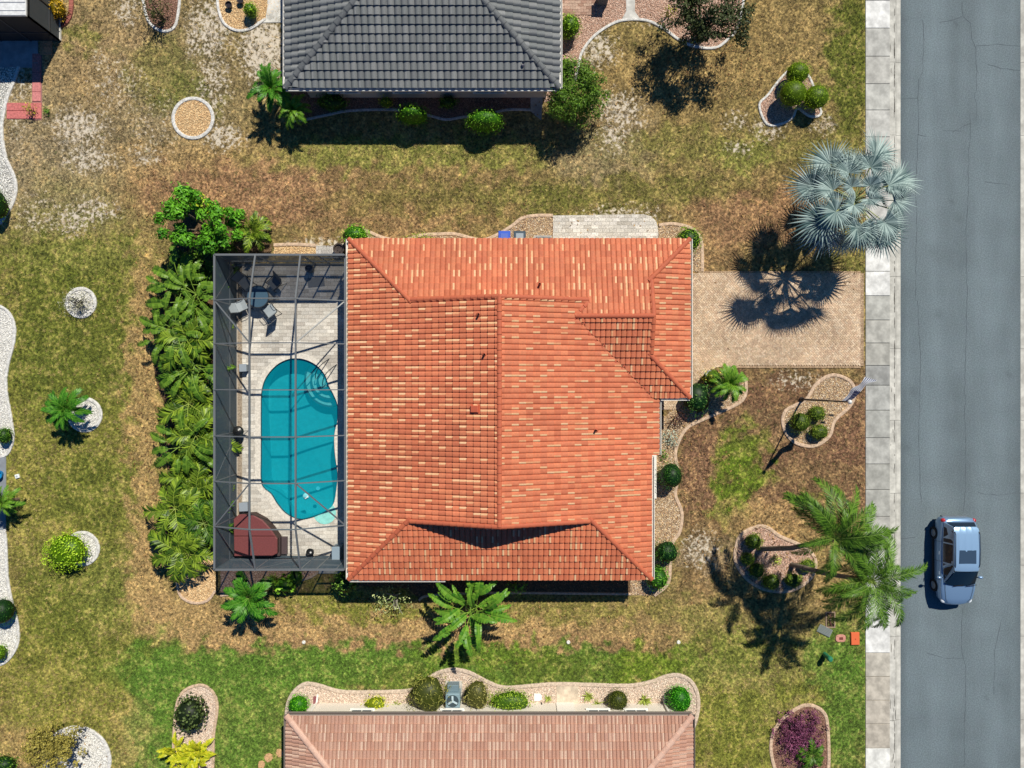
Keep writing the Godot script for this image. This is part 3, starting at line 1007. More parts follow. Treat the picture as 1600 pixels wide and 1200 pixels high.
func roof_tiles(list: Array, roof: Node, w: float, l: float, rise: float, tones: Array, flashes: Array, share: float, kind: String, singles: int, m: Material, inside_frame := true) -> void:
	var variants := []
	for k in 10:
		var g := Geo.new()
		var col: Color = tones[k % tones.size()] * rnd(0.93, 1.05)
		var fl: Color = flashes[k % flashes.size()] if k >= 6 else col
		tile_mesh(g, Transform3D(), w, l, rise, col, fl, PackedVector2Array(), kind)
		variants.append(g.mesh(m))
	var order := []
	for e in list:
		var o: Vector3 = e[0].origin
		var k := HIGH / (HIGH - o.y) / UNIT
		if inside_frame and (absf(o.x * k) > 792 or absf(o.z * k) > 592):
			continue
		if e[1]:
			order.append(e)
	order.sort_custom(func(a, b): return a[0].origin.y > b[0].origin.y)
	var single := {}
	for k in mini(singles, order.size()):
		single[order[k]] = true
		var t: Transform3D = order[k][0]
		piece("roof_tile", variants[rng.randi_range(6, 9) if rng.randf() < share else rng.randi_range(0, 5)], roof, t)
	var weather := FastNoiseLite.new()
	weather.seed = 5; weather.frequency = 0.22; weather.fractal_octaves = 3
	var rest := Geo.new()
	for e in list:
		if single.has(e):
			continue
		var wear := 1.0 + 0.16 * weather.get_noise_2d(e[0].origin.x, e[0].origin.z)
		var col: Color = tones[rng.randi() % tones.size()] * rnd(0.92, 1.05) * wear
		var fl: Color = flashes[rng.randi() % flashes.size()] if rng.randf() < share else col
		tile_mesh(rest, e[0], w, l, rise, col, fl, PackedVector2Array() if e[1] else e[2], kind)
	stuff(part("roof_tiles", rest, m, roof))


# half round caps along a ridge or hip
func caps(roof: Node, a: Vector3, b: Vector3, r: float, l: float, cols: Array, m: Material) -> void:
	var d := b - a
	var n := maxi(1, int(round(d.length() / l)))
	var z := d.normalized()
	var x := Vector3.UP.cross(z).normalized()
	var y := z.cross(x)
	for k in n:
		var key := "cap%s%d" % [m.resource_name, rng.randi() % 3]
		if not meshes.has(key):
			var g := Geo.new()
			var col: Color = cols[rng.randi() % cols.size()]
			var rows := []
			for e in 3:
				var row := []
				var rr: float = [1.06, 1.04, 0.92][e]
				var zz: float = [0.0, 0.1, 1.0][e]
				for s in 8:
					var t := PI * s / 7.0
					row.append(Vector3(cos(t) * r * rr, sin(t) * r * 0.75 * rr + (0.02 if e < 2 else 0.0), zz * (l + 0.04)))
				rows.append(row)
			for e in 2:
				for s in 7:
					g.quad(rows[e][s], rows[e][s + 1], rows[e + 1][s + 1], rows[e + 1][s], col)
			for s in range(1, 7):
				g.tri(rows[0][0], rows[0][s], rows[0][s + 1], col)
			meshes[key] = g.mesh(m)
		var f := d.length() / n / l
		piece("ridge_cap", meshes[key], roof, Transform3D(Basis(x, y, z * f), a + d * (float(k) / n) + Vector3.UP * 0.02))


func on_plane(p: Vector2, eave: Vector2, up: Vector2, h0: float) -> Vector3:
	return Vector3(p.x, h0 + PITCH * (p - eave).dot(up), p.y)


# the boards under the tiles, and the fascia along the given outline
func deck(faces: Array, outline: PackedVector2Array, heights: Array, gables: Array, col: Color) -> Geo:
	var g := Geo.new()
	for f in faces:
		var o: PackedVector2Array = f[0]
		var ids := Geometry2D.triangulate_polygon(o)
		for k in range(0, ids.size(), 3):
			var q := []
			for e in 3:
				q.append(on_plane(o[ids[k + e]], f[1], f[2], f[3] - 0.01))
			if (q[1] - q[0]).cross(q[2] - q[0]).y < 0.0:
				q = [q[0], q[2], q[1]]
			g.tri(q[0], q[1], q[2], col)
	for t in gables:
		g.tri(t[0], t[1], t[2], col)
	return g


func walls(parent: Node, outline: PackedVector2Array, top: float, col: Color, m: Material) -> void:
	var p := outline
	if Geometry2D.is_polygon_clockwise(p):
		p.reverse()
	var k := p.size()
	for a in k:
		var u := p[a]
		var v := p[(a + 1) % k]
		var d := (v - u).normalized()
		var inward := Vector2(-d.y, d.x)
		var q := PackedVector2Array([u, v - d * 0.2, v - d * 0.2 + inward * 0.2, u + inward * 0.2])
		var g := Geo.new()
		g.prism(q, 0.0, top, col, 0.0, Transform3D(), true)
		part("wall", g, m, parent)


# a framed pane on a wall; turn is the way it faces
func window(parent: Node, at: Vector3, turn: float, w: float, h: float, called := "window") -> void:
	var t := Transform3D(Basis(Vector3.UP, turn), at)
	var g := Geo.new()
	for b in [[Vector3(0, h / 2, 0.02), Vector3(w + 0.12, 0.07, 0.08)], [Vector3(0, -h / 2, 0.03), Vector3(w + 0.2, 0.07, 0.14)], [Vector3(w / 2, 0, 0.02), Vector3(0.07, h - 0.07, 0.08)], [Vector3(-w / 2, 0, 0.02), Vector3(0.07, h - 0.07, 0.08)], [Vector3(0, 0, 0.02), Vector3(0.05, h - 0.07, 0.06)]]:
		g.box(t * b[0], b[1], hue(236, 236, 232), t.basis)
	var f := part(called, g, mat("white_frame", 0.5), parent)
	var p := Geo.new()
	p.box(t * Vector3(0, 0, 0.012), Vector3(w, h, 0.012), hue(40, 52, 60), t.basis)
	part("pane", p, mat("dark_glass", 0.08), f)


func gutter(parent: Node, a: Vector3, b: Vector3, out: Vector3, col: Color) -> void:
	var g := Geo.new()
	var d := (b - a).normalized()
	var basis := Basis(d, Vector3.UP, d.cross(Vector3.UP))
	var l := a.distance_to(b)
	var mid := (a + b) / 2.0 + out * 0.075
	var s := signf(basis.z.dot(out))
	g.box(mid + Vector3(0, -0.13, 0), Vector3(l, 0.012, 0.12), col, basis)
	g.box(mid + out * 0.06 + Vector3(0, -0.075, 0), Vector3(l, 0.11, 0.014), col, basis)
	g.box(mid - out * 0.062 + Vector3(0, -0.075, 0), Vector3(l, 0.11, 0.01), col, basis)
	g.box(mid + out * 0.055 + Vector3(0, -0.014, 0), Vector3(l, 0.014, 0.03), col * (1.0 if s > 0 else 0.999), basis)
	part("gutter", g, mat("gutter_metal", 0.4), parent)


func main_house() -> void:
	var o := thing("house", "large house with orange tiled roof of several ridges beside the screened pool", "house")
	var stucco := mat("stucco", 0.9, 0.12, 0.05)
	var tm := mat("orange_tile", 0.75, 0.1, 0.15)
	var wx := -8.33
	var ex := 7.13
	var ux := 7.5
	var nz := -7.4
	var sz := 9.96
	var rx := -0.6                                     # main ridge
	var rh := EAVE + PITCH * (rx - wx)
	var gn := -4.05                                    # gable planes north and south
	var gs := 6.67
	var wz := -3.35                                    # ridge of the garage wing
	var wh := EAVE + PITCH * (wz - nz)
	var wex := 9.07
	var wsz := 0.7
	var ngh := EAVE + PITCH * (gn - nz)                # heights at the foot of the gables
	var sgh := EAVE + PITCH * (sz - gs)
	var nw := wx + (ngh - EAVE) / PITCH
	var ne := rx + (rh - ngh) / PITCH
	var sw := wx + (sgh - EAVE) / PITCH
	var se := rx + (rh - sgh) / PITCH
	var vx := rx + (rh - wh) / PITCH                   # where the wing's ridge meets the main slope
	var wgx := 6.85                                    # gable of the wing
	var wgh := EAVE + PITCH * (wex - wgx)
	var wgn := nz + (wgh - EAVE) / PITCH
	var wgs := wsz - (wgh - EAVE) / PITCH
	var over := 0.12
	var ehigh := rh - PITCH * (ux - rx)
	var faces := [
		[PackedVector2Array([Vector2(wx, nz), Vector2(wex, nz), Vector2(wgx, wgn), Vector2(wgx + over, wgn - over), Vector2(wgx + over, wz), Vector2(vx, wz), Vector2(ne, gn), Vector2(nw, gn)]), Vector2(wx, nz), Vector2(0, 1), EAVE],
		[PackedVector2Array([Vector2(wx, nz), Vector2(nw, gn), Vector2(nw - over, gn - over), Vector2(rx, gn - over), Vector2(rx, gs + over), Vector2(sw - over, gs + over), Vector2(sw, gs), Vector2(wx, sz)]), Vector2(wx, nz), Vector2(1, 0), EAVE],
		[PackedVector2Array([Vector2(rx, gn - over), Vector2(ne + over, gn - over), Vector2(ne, gn), Vector2(vx, wz), Vector2(vx + wsz - wz, wsz), Vector2(ux, wsz), Vector2(ux, 3.62), Vector2(ex, 3.62), Vector2(ex, sz), Vector2(se, gs), Vector2(se + over, gs + over), Vector2(rx, gs + over)]), Vector2(ux, wsz), Vector2(-1, 0), ehigh],
		[PackedVector2Array([Vector2(wx, sz), Vector2(sw, gs), Vector2(se, gs), Vector2(ex, sz)]), Vector2(wx, sz), Vector2(0, -1), EAVE],
		[PackedVector2Array([Vector2(vx, wz), Vector2(wgx + over, wz), Vector2(wgx + over, wgs + over), Vector2(wgx, wgs), Vector2(wex, wsz), Vector2(vx + wsz - wz, wsz)]), Vector2(wex, wsz), Vector2(0, -1), EAVE],
		[PackedVector2Array([Vector2(wex, nz), Vector2(wex, wsz), Vector2(wgx, wgs), Vector2(wgx, wgn)]), Vector2(wex, nz), Vector2(-1, 0), EAVE],
	]
	var shell := PackedVector2Array([Vector2(-7.8, -6.9), Vector2(8.5, -6.9), Vector2(8.5, 0.15), Vector2(6.95, 0.15), Vector2(6.6, 9.4), Vector2(-7.8, 9.4)])
	shell = PackedVector2Array([Vector2(-7.8, -6.9), Vector2(8.5, -6.9), Vector2(8.5, 0.15), Vector2(6.9, 0.15), Vector2(6.9, 3.3), Vector2(6.6, 3.3), Vector2(6.6, 9.4), Vector2(-7.8, 9.4)])
	keep_clear(shell)
	walls(o, shell, 2.45, hue(226, 206, 176), stucco)
	var gables := [
		[Vector3(nw, ngh, gn), Vector3(rx, rh - 0.03, gn), Vector3(ne, ngh, gn)], [Vector3(sw, sgh, gs), Vector3(se, sgh, gs), Vector3(rx, rh - 0.03, gs)],
		[Vector3(wgx, wgh, wgn), Vector3(wgx, wgh, wgs), Vector3(wgx, wh - 0.03, wz)]]
	var g := deck(faces, PackedVector2Array(), [], gables, hue(150, 84, 60))
	# soffit and fascia
	var rim := PackedVector2Array([Vector2(wx, nz), Vector2(wex, nz), Vector2(wex, wsz), Vector2(ux, wsz), Vector2(ux, 3.62), Vector2(ex, 3.62), Vector2(ex, sz), Vector2(wx, sz)])
	g.flat(rim, 2.42, hue(236, 230, 220), Transform3D(), true)
	for k in rim.size():
		var a := rim[k]
		var b := rim[(k + 1) % rim.size()]
		var ha := EAVE if k < 3 or k > 5 else ehigh
		g.quad(Vector3(b.x, 2.4, b.y), Vector3(a.x, 2.4, a.y), Vector3(a.x, ha, a.y), Vector3(b.x, ha, b.y), hue(236, 230, 220))
	var roof := part("roof", g, mat("roof_boards", 0.9), o)
	var list := []
	var w := 0.261
	var l := 0.36
	for f in faces:
		lay_tiles(list, f[0], f[1], f[2], f[3], w, l)
	var tones := [hue(209, 119, 83), hue(215, 125, 88), hue(203, 113, 79), hue(211, 121, 86), hue(217, 129, 91)]
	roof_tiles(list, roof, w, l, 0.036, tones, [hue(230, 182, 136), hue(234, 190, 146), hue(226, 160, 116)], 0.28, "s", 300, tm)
	var cc := [hue(204, 108, 74), hue(210, 114, 79), hue(198, 103, 71)]
	var cm := mat("orange_cap", 0.75, 0.16, 0.05)
	for e in [[Vector3(rx, rh, gs + over), Vector3(rx, rh, gn - over)], [Vector3(wx, EAVE, nz), Vector3(nw, ngh, gn)], [Vector3(wx, EAVE, sz), Vector3(sw, sgh, gs)], [Vector3(ex, EAVE, sz), Vector3(se, sgh, gs)],
			[Vector3(wex, EAVE, nz), Vector3(wgx, wgh, wgn)], [Vector3(wex, EAVE, wsz), Vector3(wgx, wgh, wgs)], [Vector3(wgx + over, wh, wz), Vector3(vx, wh, wz)],
			[Vector3(nw, ngh, gn - over), Vector3(rx, rh, gn - over)], [Vector3(ne, ngh, gn - over), Vector3(rx, rh, gn - over)], [Vector3(sw, sgh, gs + over), Vector3(rx, rh, gs + over)], [Vector3(se, sgh, gs + over), Vector3(rx, rh, gs + over)],
			[Vector3(wgx + over, wgh, wgn), Vector3(wgx + over, wh, wz)], [Vector3(wgx + over, wgh, wgs), Vector3(wgx + over, wh, wz)], [Vector3(vx, wh, wz), Vector3(ne, ngh, gn)]]:
		caps(roof, e[0], e[1], 0.12, 0.36, cc, cm)
	# the valley keeps a narrow metal trough between two raised tile edges
	var v := Geo.new()
	var va := Vector3(vx, wh + 0.045, wz)
	var vb := Vector3(vx + wsz - wz, EAVE + 0.045, wsz)
	for s in [-1, 1]:
		var side: Vector3 = Vector3(0.7, 0, -0.7) * 0.1 * s
		v.bar(va + side, vb + side, 0.07, 0.07, hue(176, 84, 60))
	v.bar(va - Vector3(0, 0.03, 0), vb - Vector3(0, 0.03, 0), 0.14, 0.02, hue(120, 66, 52))
	part("valley", v, mat("valley", 0.7), roof)
	for e in [[Vector3(wx, EAVE, nz), Vector3(wx, EAVE, sz), Vector3(-1, 0, 0)], [Vector3(wex, EAVE, nz), Vector3(wex, EAVE, wsz), Vector3(1, 0, 0)], [Vector3(ux, ehigh, wsz + 0.1), Vector3(ux, ehigh, 3.62), Vector3(1, 0, 0)], [Vector3(ex, EAVE, 3.7), Vector3(ex, EAVE, sz), Vector3(1, 0, 0)], [Vector3(ux + 0.1, EAVE, wsz), Vector3(wex, EAVE, wsz), Vector3(0, 0, 1)], [Vector3(wx, EAVE, sz), Vector3(-3.4, EAVE, sz), Vector3(0, 0, 1)]]:
		gutter(o, e[0], e[1], e[2], hue(226, 222, 214))
	# roof vents
	for q in [[748, 492], [757, 554], [843, 445], [930, 672]]:
		var p := on_roof(q[0], q[1], faces)
		var vent := Geo.new()
		vent.tube([p - Vector3(0, 0.1, 0), p + Vector3(0, 0.34, 0)], 0.05, 0.05, 9, hue(120, 60, 46))
		vent.lathe(p + Vector3(0, 0.0, 0), [Vector2(0.17, 0.02), Vector2(0.09, 0.1), Vector2(0.05, 0.13)], 10, hue(176, 92, 66))
		part("roof_vent", vent, mat("vent_metal", 0.6), roof)
	var p2 := on_roof(742, 639, faces)
	var tilt := Basis(Vector3.FORWARD, -atan(PITCH))
	var box := Geo.new()
	box.box(p2 + Vector3(0, 0.1, 0), Vector3(0.4, 0.2, 0.34), hue(190, 92, 64), tilt, 0.03)
	box.box(p2 + Vector3(0.02, 0.06, 0), Vector3(0.56, 0.04, 0.46), hue(196, 100, 70), tilt)
	part("roof_vent", box, mat("vent_metal", 0.6), roof)
	# openings under the eaves
	for z in [8.0]:
		window(o, Vector3(6.612, 1.35, z), PI / 2, 1.2, 1.2)
	window(o, Vector3(-4.0, 1.4, 9.412), 0.0, 1.5, 1.2)
	window(o, Vector3(3.0, 1.4, 9.412), 0.0, 1.5, 1.2)
	window(o, Vector3(-4.0, 1.5, -6.912), PI, 1.2, 1.0)
	window(o, Vector3(-7.812, 1.3, 2.0), -PI / 2, 3.2, 2.0, "patio_door")
	var gd := Geo.new()
	for k in 4:
		gd.box(Vector3(8.53, 0.28 + k * 0.53, -3.4), Vector3(0.05, 0.51, 4.8), hue(232, 226, 214), Basis(), 0.01)
	part("garage_door", gd, mat("white_frame", 0.5), o)
	var dr := Geo.new()
	dr.box(Vector3(6.93, 1.05, 1.7), Vector3(0.06, 2.1, 1.0), hue(120, 70, 50))
	part("front_door", dr, mat("white_frame", 0.5), o)
	# a low white ledge along the east wall
	var bay := Geo.new()
	bay.prism(PackedVector2Array([Vector2(6.62, 3.85), Vector2(7.8, 3.85), Vector2(7.8, 6.2), Vector2(6.62, 6.2)]), 0.0, 0.55, hue(226, 224, 216), 0.03)
	part("ledge", bay, mat("white_frame", 0.5), o)
	window(o, Vector3(6.612, 1.45, 5.0), PI / 2, 1.8, 1.3)
	# downspouts
	for q in [Vector3(6.65, 0, 9.46), Vector3(-7.86, 0, 9.46), Vector3(6.96, 0, 3.1)]:
		var d := Geo.new()
		d.bar(q, q + Vector3(0, 2.4, 0), 0.08, 0.06, hue(226, 222, 214))
		part("downspout", d, mat("gutter_metal", 0.4), o)


func on_roof(x: float, y: float, faces: Array) -> Vector3:
	var h := 4.0
	for k in 12:
		var p := spot2(x, y, h)
		for f in faces:
			if Geometry2D.is_point_in_polygon(p, f[0]):
				h = on_plane(p, f[1], f[2], f[3]).y
	return spot(x, y, h)


# a plain hipped roof over a box
func hipped(o: Node3D, x0: float, z0: float, x1: float, z1: float, w: float, l: float, rise: float, tones: Array, flashes: Array, share: float, kind: String, singles: int, capcols: Array, capr: float, tm: Material, cm: Material, wall: Color, trim: Color) -> void:
	var d := minf(x1 - x0, z1 - z0) / 2.0
	var rh := EAVE + PITCH * d
	var a := Vector2(x0 + d, z0 + d)
	var b := Vector2(x1 - d, z1 - d)
	var nw := Vector2(x0, z0)
	var ne := Vector2(x1, z0)
	var se := Vector2(x1, z1)
	var sw := Vector2(x0, z1)
	var wide := x1 - x0 > z1 - z0
	var faces := []
	if wide:
		faces = [[PackedVector2Array([nw, ne, b, a]), nw, Vector2(0, 1), EAVE], [PackedVector2Array([sw, a, b, se]), sw, Vector2(0, -1), EAVE], [PackedVector2Array([nw, a, sw]), nw, Vector2(1, 0), EAVE], [PackedVector2Array([ne, se, b]), ne, Vector2(-1, 0), EAVE]]
	else:
		faces = [[PackedVector2Array([nw, ne, a]), nw, Vector2(0, 1), EAVE], [PackedVector2Array([sw, b, se]), sw, Vector2(0, -1), EAVE], [PackedVector2Array([nw, a, b, sw]), nw, Vector2(1, 0), EAVE], [PackedVector2Array([ne, se, b, a]), ne, Vector2(-1, 0), EAVE]]
	var shell := PackedVector2Array([Vector2(x0 + 0.55, z0 + 0.55), Vector2(x1 - 0.55, z0 + 0.55), Vector2(x1 - 0.55, z1 - 0.55), Vector2(x0 + 0.55, z1 - 0.55)])
	keep_clear(shell)
	walls(o, shell, 2.45, wall, mat("stucco", 0.9, 0.12, 0.05))
	var g := deck(faces, PackedVector2Array(), [], [], tones[0] * 0.6)
	var rim := PackedVector2Array([nw, ne, se, sw])
	g.flat(rim, 2.42, hue(230, 226, 220), Transform3D(), true)
	for k in 4:
		var u := rim[k]
		var v := rim[(k + 1) % 4]
		g.quad(Vector3(v.x, 2.4, v.y), Vector3(u.x, 2.4, u.y), Vector3(u.x, EAVE, u.y), Vector3(v.x, EAVE, v.y), hue(230, 226, 220))
	var roof := part("roof", g, mat("roof_boards", 0.9), o)
	var list := []
	for f in faces:
		lay_tiles(list, f[0], f[1], f[2], f[3], w, l)
	var near := []
	for e in list:                                     # tiles far beyond the frame are left out
		if absf(e[0].origin.z) < 25.5:
			near.append(e)
	roof_tiles(near, roof, w, l, rise, tones, flashes, share, kind, singles, tm)
	for q in [[nw, a], [ne, a if not wide else b], [sw, b if not wide else a], [se, b]]:
		caps(roof, Vector3(q[0].x, EAVE, q[0].y), Vector3(q[1].x, rh, q[1].y), capr, 0.4, capcols, cm)
	caps(roof, Vector3(a.x, rh, a.y), Vector3(b.x, rh, b.y), capr, 0.4, capcols, cm)
	for q in [[nw, ne, Vector3(0, 0, -1)], [sw, se, Vector3(0, 0, 1)], [nw, sw, Vector3(-1, 0, 0)], [ne, se, Vector3(1, 0, 0)]]:
		gutter(o, Vector3(q[0].x, EAVE, q[0].y), Vector3(q[1].x, EAVE, q[1].y), q[2], trim)


func north_house() -> void:
	var o := thing("house", "house with dark grey barrel tile roof at the top of the view", "house")
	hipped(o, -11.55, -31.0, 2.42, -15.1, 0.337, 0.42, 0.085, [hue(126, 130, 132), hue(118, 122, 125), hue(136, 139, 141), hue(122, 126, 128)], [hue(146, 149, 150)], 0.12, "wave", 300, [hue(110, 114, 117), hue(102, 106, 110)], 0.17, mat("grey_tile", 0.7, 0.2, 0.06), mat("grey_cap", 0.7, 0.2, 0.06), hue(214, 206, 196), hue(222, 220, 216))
	for x in [-9.0, -5.5, -1.2]:
		window(o, Vector3(x, 1.4, -15.638), 0.0, 1.6, 1.2)
	var h := EAVE + PITCH * 0.9
	var g := Geo.new()
	g.tube([Vector3(0.55, h - 0.1, -16.1), Vector3(0.55, h + 0.3, -16.1)], 0.07, 0.07, 10, hue(210, 210, 214))
	part("vent_pipe", g, mat("vent_metal", 0.6), o)


func south_house() -> void:
	var o := thing("house", "house with pale pink tiled roof at the bottom of the view", "house")
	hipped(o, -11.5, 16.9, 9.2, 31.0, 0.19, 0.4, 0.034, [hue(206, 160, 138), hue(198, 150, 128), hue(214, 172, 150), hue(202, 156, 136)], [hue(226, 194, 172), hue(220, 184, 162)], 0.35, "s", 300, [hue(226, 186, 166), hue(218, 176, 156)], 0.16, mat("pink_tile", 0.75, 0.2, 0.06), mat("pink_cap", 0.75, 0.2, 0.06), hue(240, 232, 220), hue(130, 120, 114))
	for x in [-8.0, -3.2, 4.6, 6.6]:
		window(o, Vector3(x, 1.4, 17.438), PI, 1.1, 1.1)
	var d := Geo.new()
	d.box(Vector3(2.88, 1.05, 17.42), Vector3(0.95, 2.1, 0.06), hue(236, 232, 226), Basis(), 0.01)
	part("side_door", d, mat("white_frame", 0.5), o)
	for q in [[496, 0], [1037, 0]]:
		var x := spot(q[0], 1110).x
		var g := Geo.new()
		g.bar(Vector3(x, 0.1, 17.36), Vector3(x, 2.45, 17.36), 0.09, 0.07, hue(236, 232, 226))
		g.bar(Vector3(x, 0.12, 17.36), Vector3(x + 0.03, 0.05, 16.95), 0.09, 0.07, hue(236, 232, 226))
		part("downspout", g, mat("gutter_metal", 0.4), o)


func west_house() -> void:
	var o := thing("house", "corner of a house with flat white roof and dark screened porch, top left", "house")
	var h := 3.0
	var a := spot2(40, 24, h)
	var far := Vector2(-40.0, -34.0)
	keep_clear(rect(-300, -260, 84, 52))
	var g := Geo.new()
	g.prism(PackedVector2Array([far, Vector2(a.x, far.y), a, Vector2(far.x, a.y)]), h - 0.12, h, hue(232, 234, 236), 0.02, Transform3D(), true)
	var roof := part("roof", g, mat("white_roof", 0.6, 0.12, 0.3), o)
	for k in 5:
		var s := Geo.new()
		s.bar(Vector3(far.x, h + 0.012, a.y - 0.25 - k * 0.42), Vector3(a.x - 0.02, h + 0.012, a.y - 0.25 - k * 0.42), 0.03, 0.03, hue(206, 208, 212))
		part("roof_seam", s, mat("white_roof", 0.6), roof)
	# the porch below: dark framed screens down to a low kerb
	var b := spot2(78, 47, 0.0)
	var frame := Geo.new()
	var col := hue(66, 68, 72)
	var x1 := a.x - 0.15
	var z1 := a.y - 0.15
	for k in 7:
		frame.bar(Vector3(x1, 0, z1 - k * 1.4), Vector3(x1, h - 0.15, z1 - k * 1.4), 0.08, 0.08, col)
		frame.bar(Vector3(x1 - k * 1.6, 0, z1), Vector3(x1 - k * 1.6, h - 0.15, z1), 0.08, 0.08, col)
	frame.bar(Vector3(x1, 0.95, z1 - 9), Vector3(x1, 0.95, z1), 0.06, 0.06, col)
	frame.bar(Vector3(x1 - 10, 0.95, z1), Vector3(x1, 0.95, z1), 0.06, 0.06, col)
	frame.bar(Vector3(x1, 0.06, z1 - 9), Vector3(x1, 0.06, z1), 0.14, 0.12, hue(200, 198, 192))
	part("porch_frame", frame, mat("bronze_frame", 0.45), o)
	var sc := Geo.new()
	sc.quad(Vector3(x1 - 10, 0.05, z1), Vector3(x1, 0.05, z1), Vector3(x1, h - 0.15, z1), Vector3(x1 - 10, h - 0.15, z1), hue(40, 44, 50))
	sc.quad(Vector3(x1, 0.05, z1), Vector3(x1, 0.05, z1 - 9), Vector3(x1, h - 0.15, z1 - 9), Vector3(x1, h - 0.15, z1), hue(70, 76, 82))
	part("porch_screen", sc, screen_mat("porch_mesh", 0.9), o)
	var fl := Geo.new()
	fl.prism(PackedVector2Array([Vector2(x1 - 10, z1 - 9), Vector2(x1, z1 - 9), Vector2(x1, z1), Vector2(x1 - 10, z1)]), 0.0, 0.08, hue(150, 146, 140))
	part("porch_floor", fl, mat("cast_concrete", 0.85, 0.2, 0.8), o)
	var terrace := Geo.new()
	terrace.prism(rect(-60, 44, 60, 106), 0.0, 0.04, hue(176, 178, 184), 0.01)
	struct("terrace", terrace, mat("cast_concrete", 0.85, 0.2, 0.8))
	keep_clear(rect(-60, 44, 60, 106))
	# pink slab path and orange pads
	var base := Geo.new()
	base.flat(rect(50, 84, 66, 188), 0.008, hue(150, 110, 104))
	var path := struct("path", base, mat("joint_dirt", 0.95))
	keep_clear(rect(49, 84, 67, 188))
	keep_clear(rect(10, 158, 66, 188))
	for k in 5:
		var s := Geo.new()
		s.prism(rect(51, 84 + k * 15, 64, 98.6 + k * 15), 0.0, 0.045, hue(218, 138, 136) * rnd(0.92, 1.06), 0.012)
		part("slab", s, mat("pink_slab", 0.85, 0.2, 0.15), path)
	for e in [[11, 161, 52, 173], [11, 173.5, 52, 186], [52.5, 161, 65, 186]]:
		var s := Geo.new()
		s.prism(rect(e[0], e[1], e[2], e[3]), 0.0, 0.045, hue(216, 124, 120) * rnd(0.92, 1.06), 0.012)
		part("slab", s, mat("pink_slab", 0.85, 0.2, 0.15), path)
	for e in [[63, 50, 82, 72], [63, 73, 82, 86]]:
		var s := Geo.new()
		s.prism(rect(e[0], e[1], e[2], e[3]), 0.0, 0.05, hue(214, 158, 118) * rnd(0.95, 1.05), 0.012)
		part("slab", s, mat("pink_slab", 0.85, 0.2, 0.15), path)
	# scalloped red brick edging around a colourful shrub
	var e2 := thing("brick_edging", "curved edging of red bricks around the shrub beside the white roof", "edging", spot(97, 20))
	var line := rounded(plan([86, 42, 98, 40, 108, 30, 112, 14, 112, -14]), false, 6)
	for k in range(0, line.size() - 1, 1):
		var p := line[k]
		var d := line[k + 1] - line[k]
		for s in [0.0, 0.5]:
			var q: Vector2 = p + d * s - Vector2(e2.position.x, e2.position.z)
			var br := Geo.new()
			br.box(Vector3(q.x, 0.05, q.y), Vector3(0.22, 0.1, 0.1), hue(180, 108, 96) * rnd(0.85, 1.1), Basis(Vector3.UP, -d.angle() + PI / 2 + rnd(-0.1, 0.1)), 0.01)
			part("brick", br, mat("pink_slab", 0.85, 0.2, 0.15), e2)


func screen_mat(called: String, alpha: float) -> StandardMaterial3D:
	if called in mats:
		return mats[called]
	var m := mat(called, 0.7)
	m.transparency = BaseMaterial3D.TRANSPARENCY_ALPHA
	m.albedo_color = Color(1, 1, 1, alpha)
	return m


# ---------------------------------------------------------------- pool and cage
func pool_line() -> PackedVector2Array:
	return rounded(plan([408, 680, 408, 640, 409, 612, 416, 590, 432, 571, 452, 561, 474, 561, 494, 570, 508, 585, 514, 602, 521, 615, 528, 633, 528, 655, 523, 680, 524, 710, 528, 740, 526, 765, 521, 788, 505, 801, 484, 810, 466, 811, 448, 803, 434, 788, 424, 772, 413, 763, 408, 750, 408, 715]), true, 4)


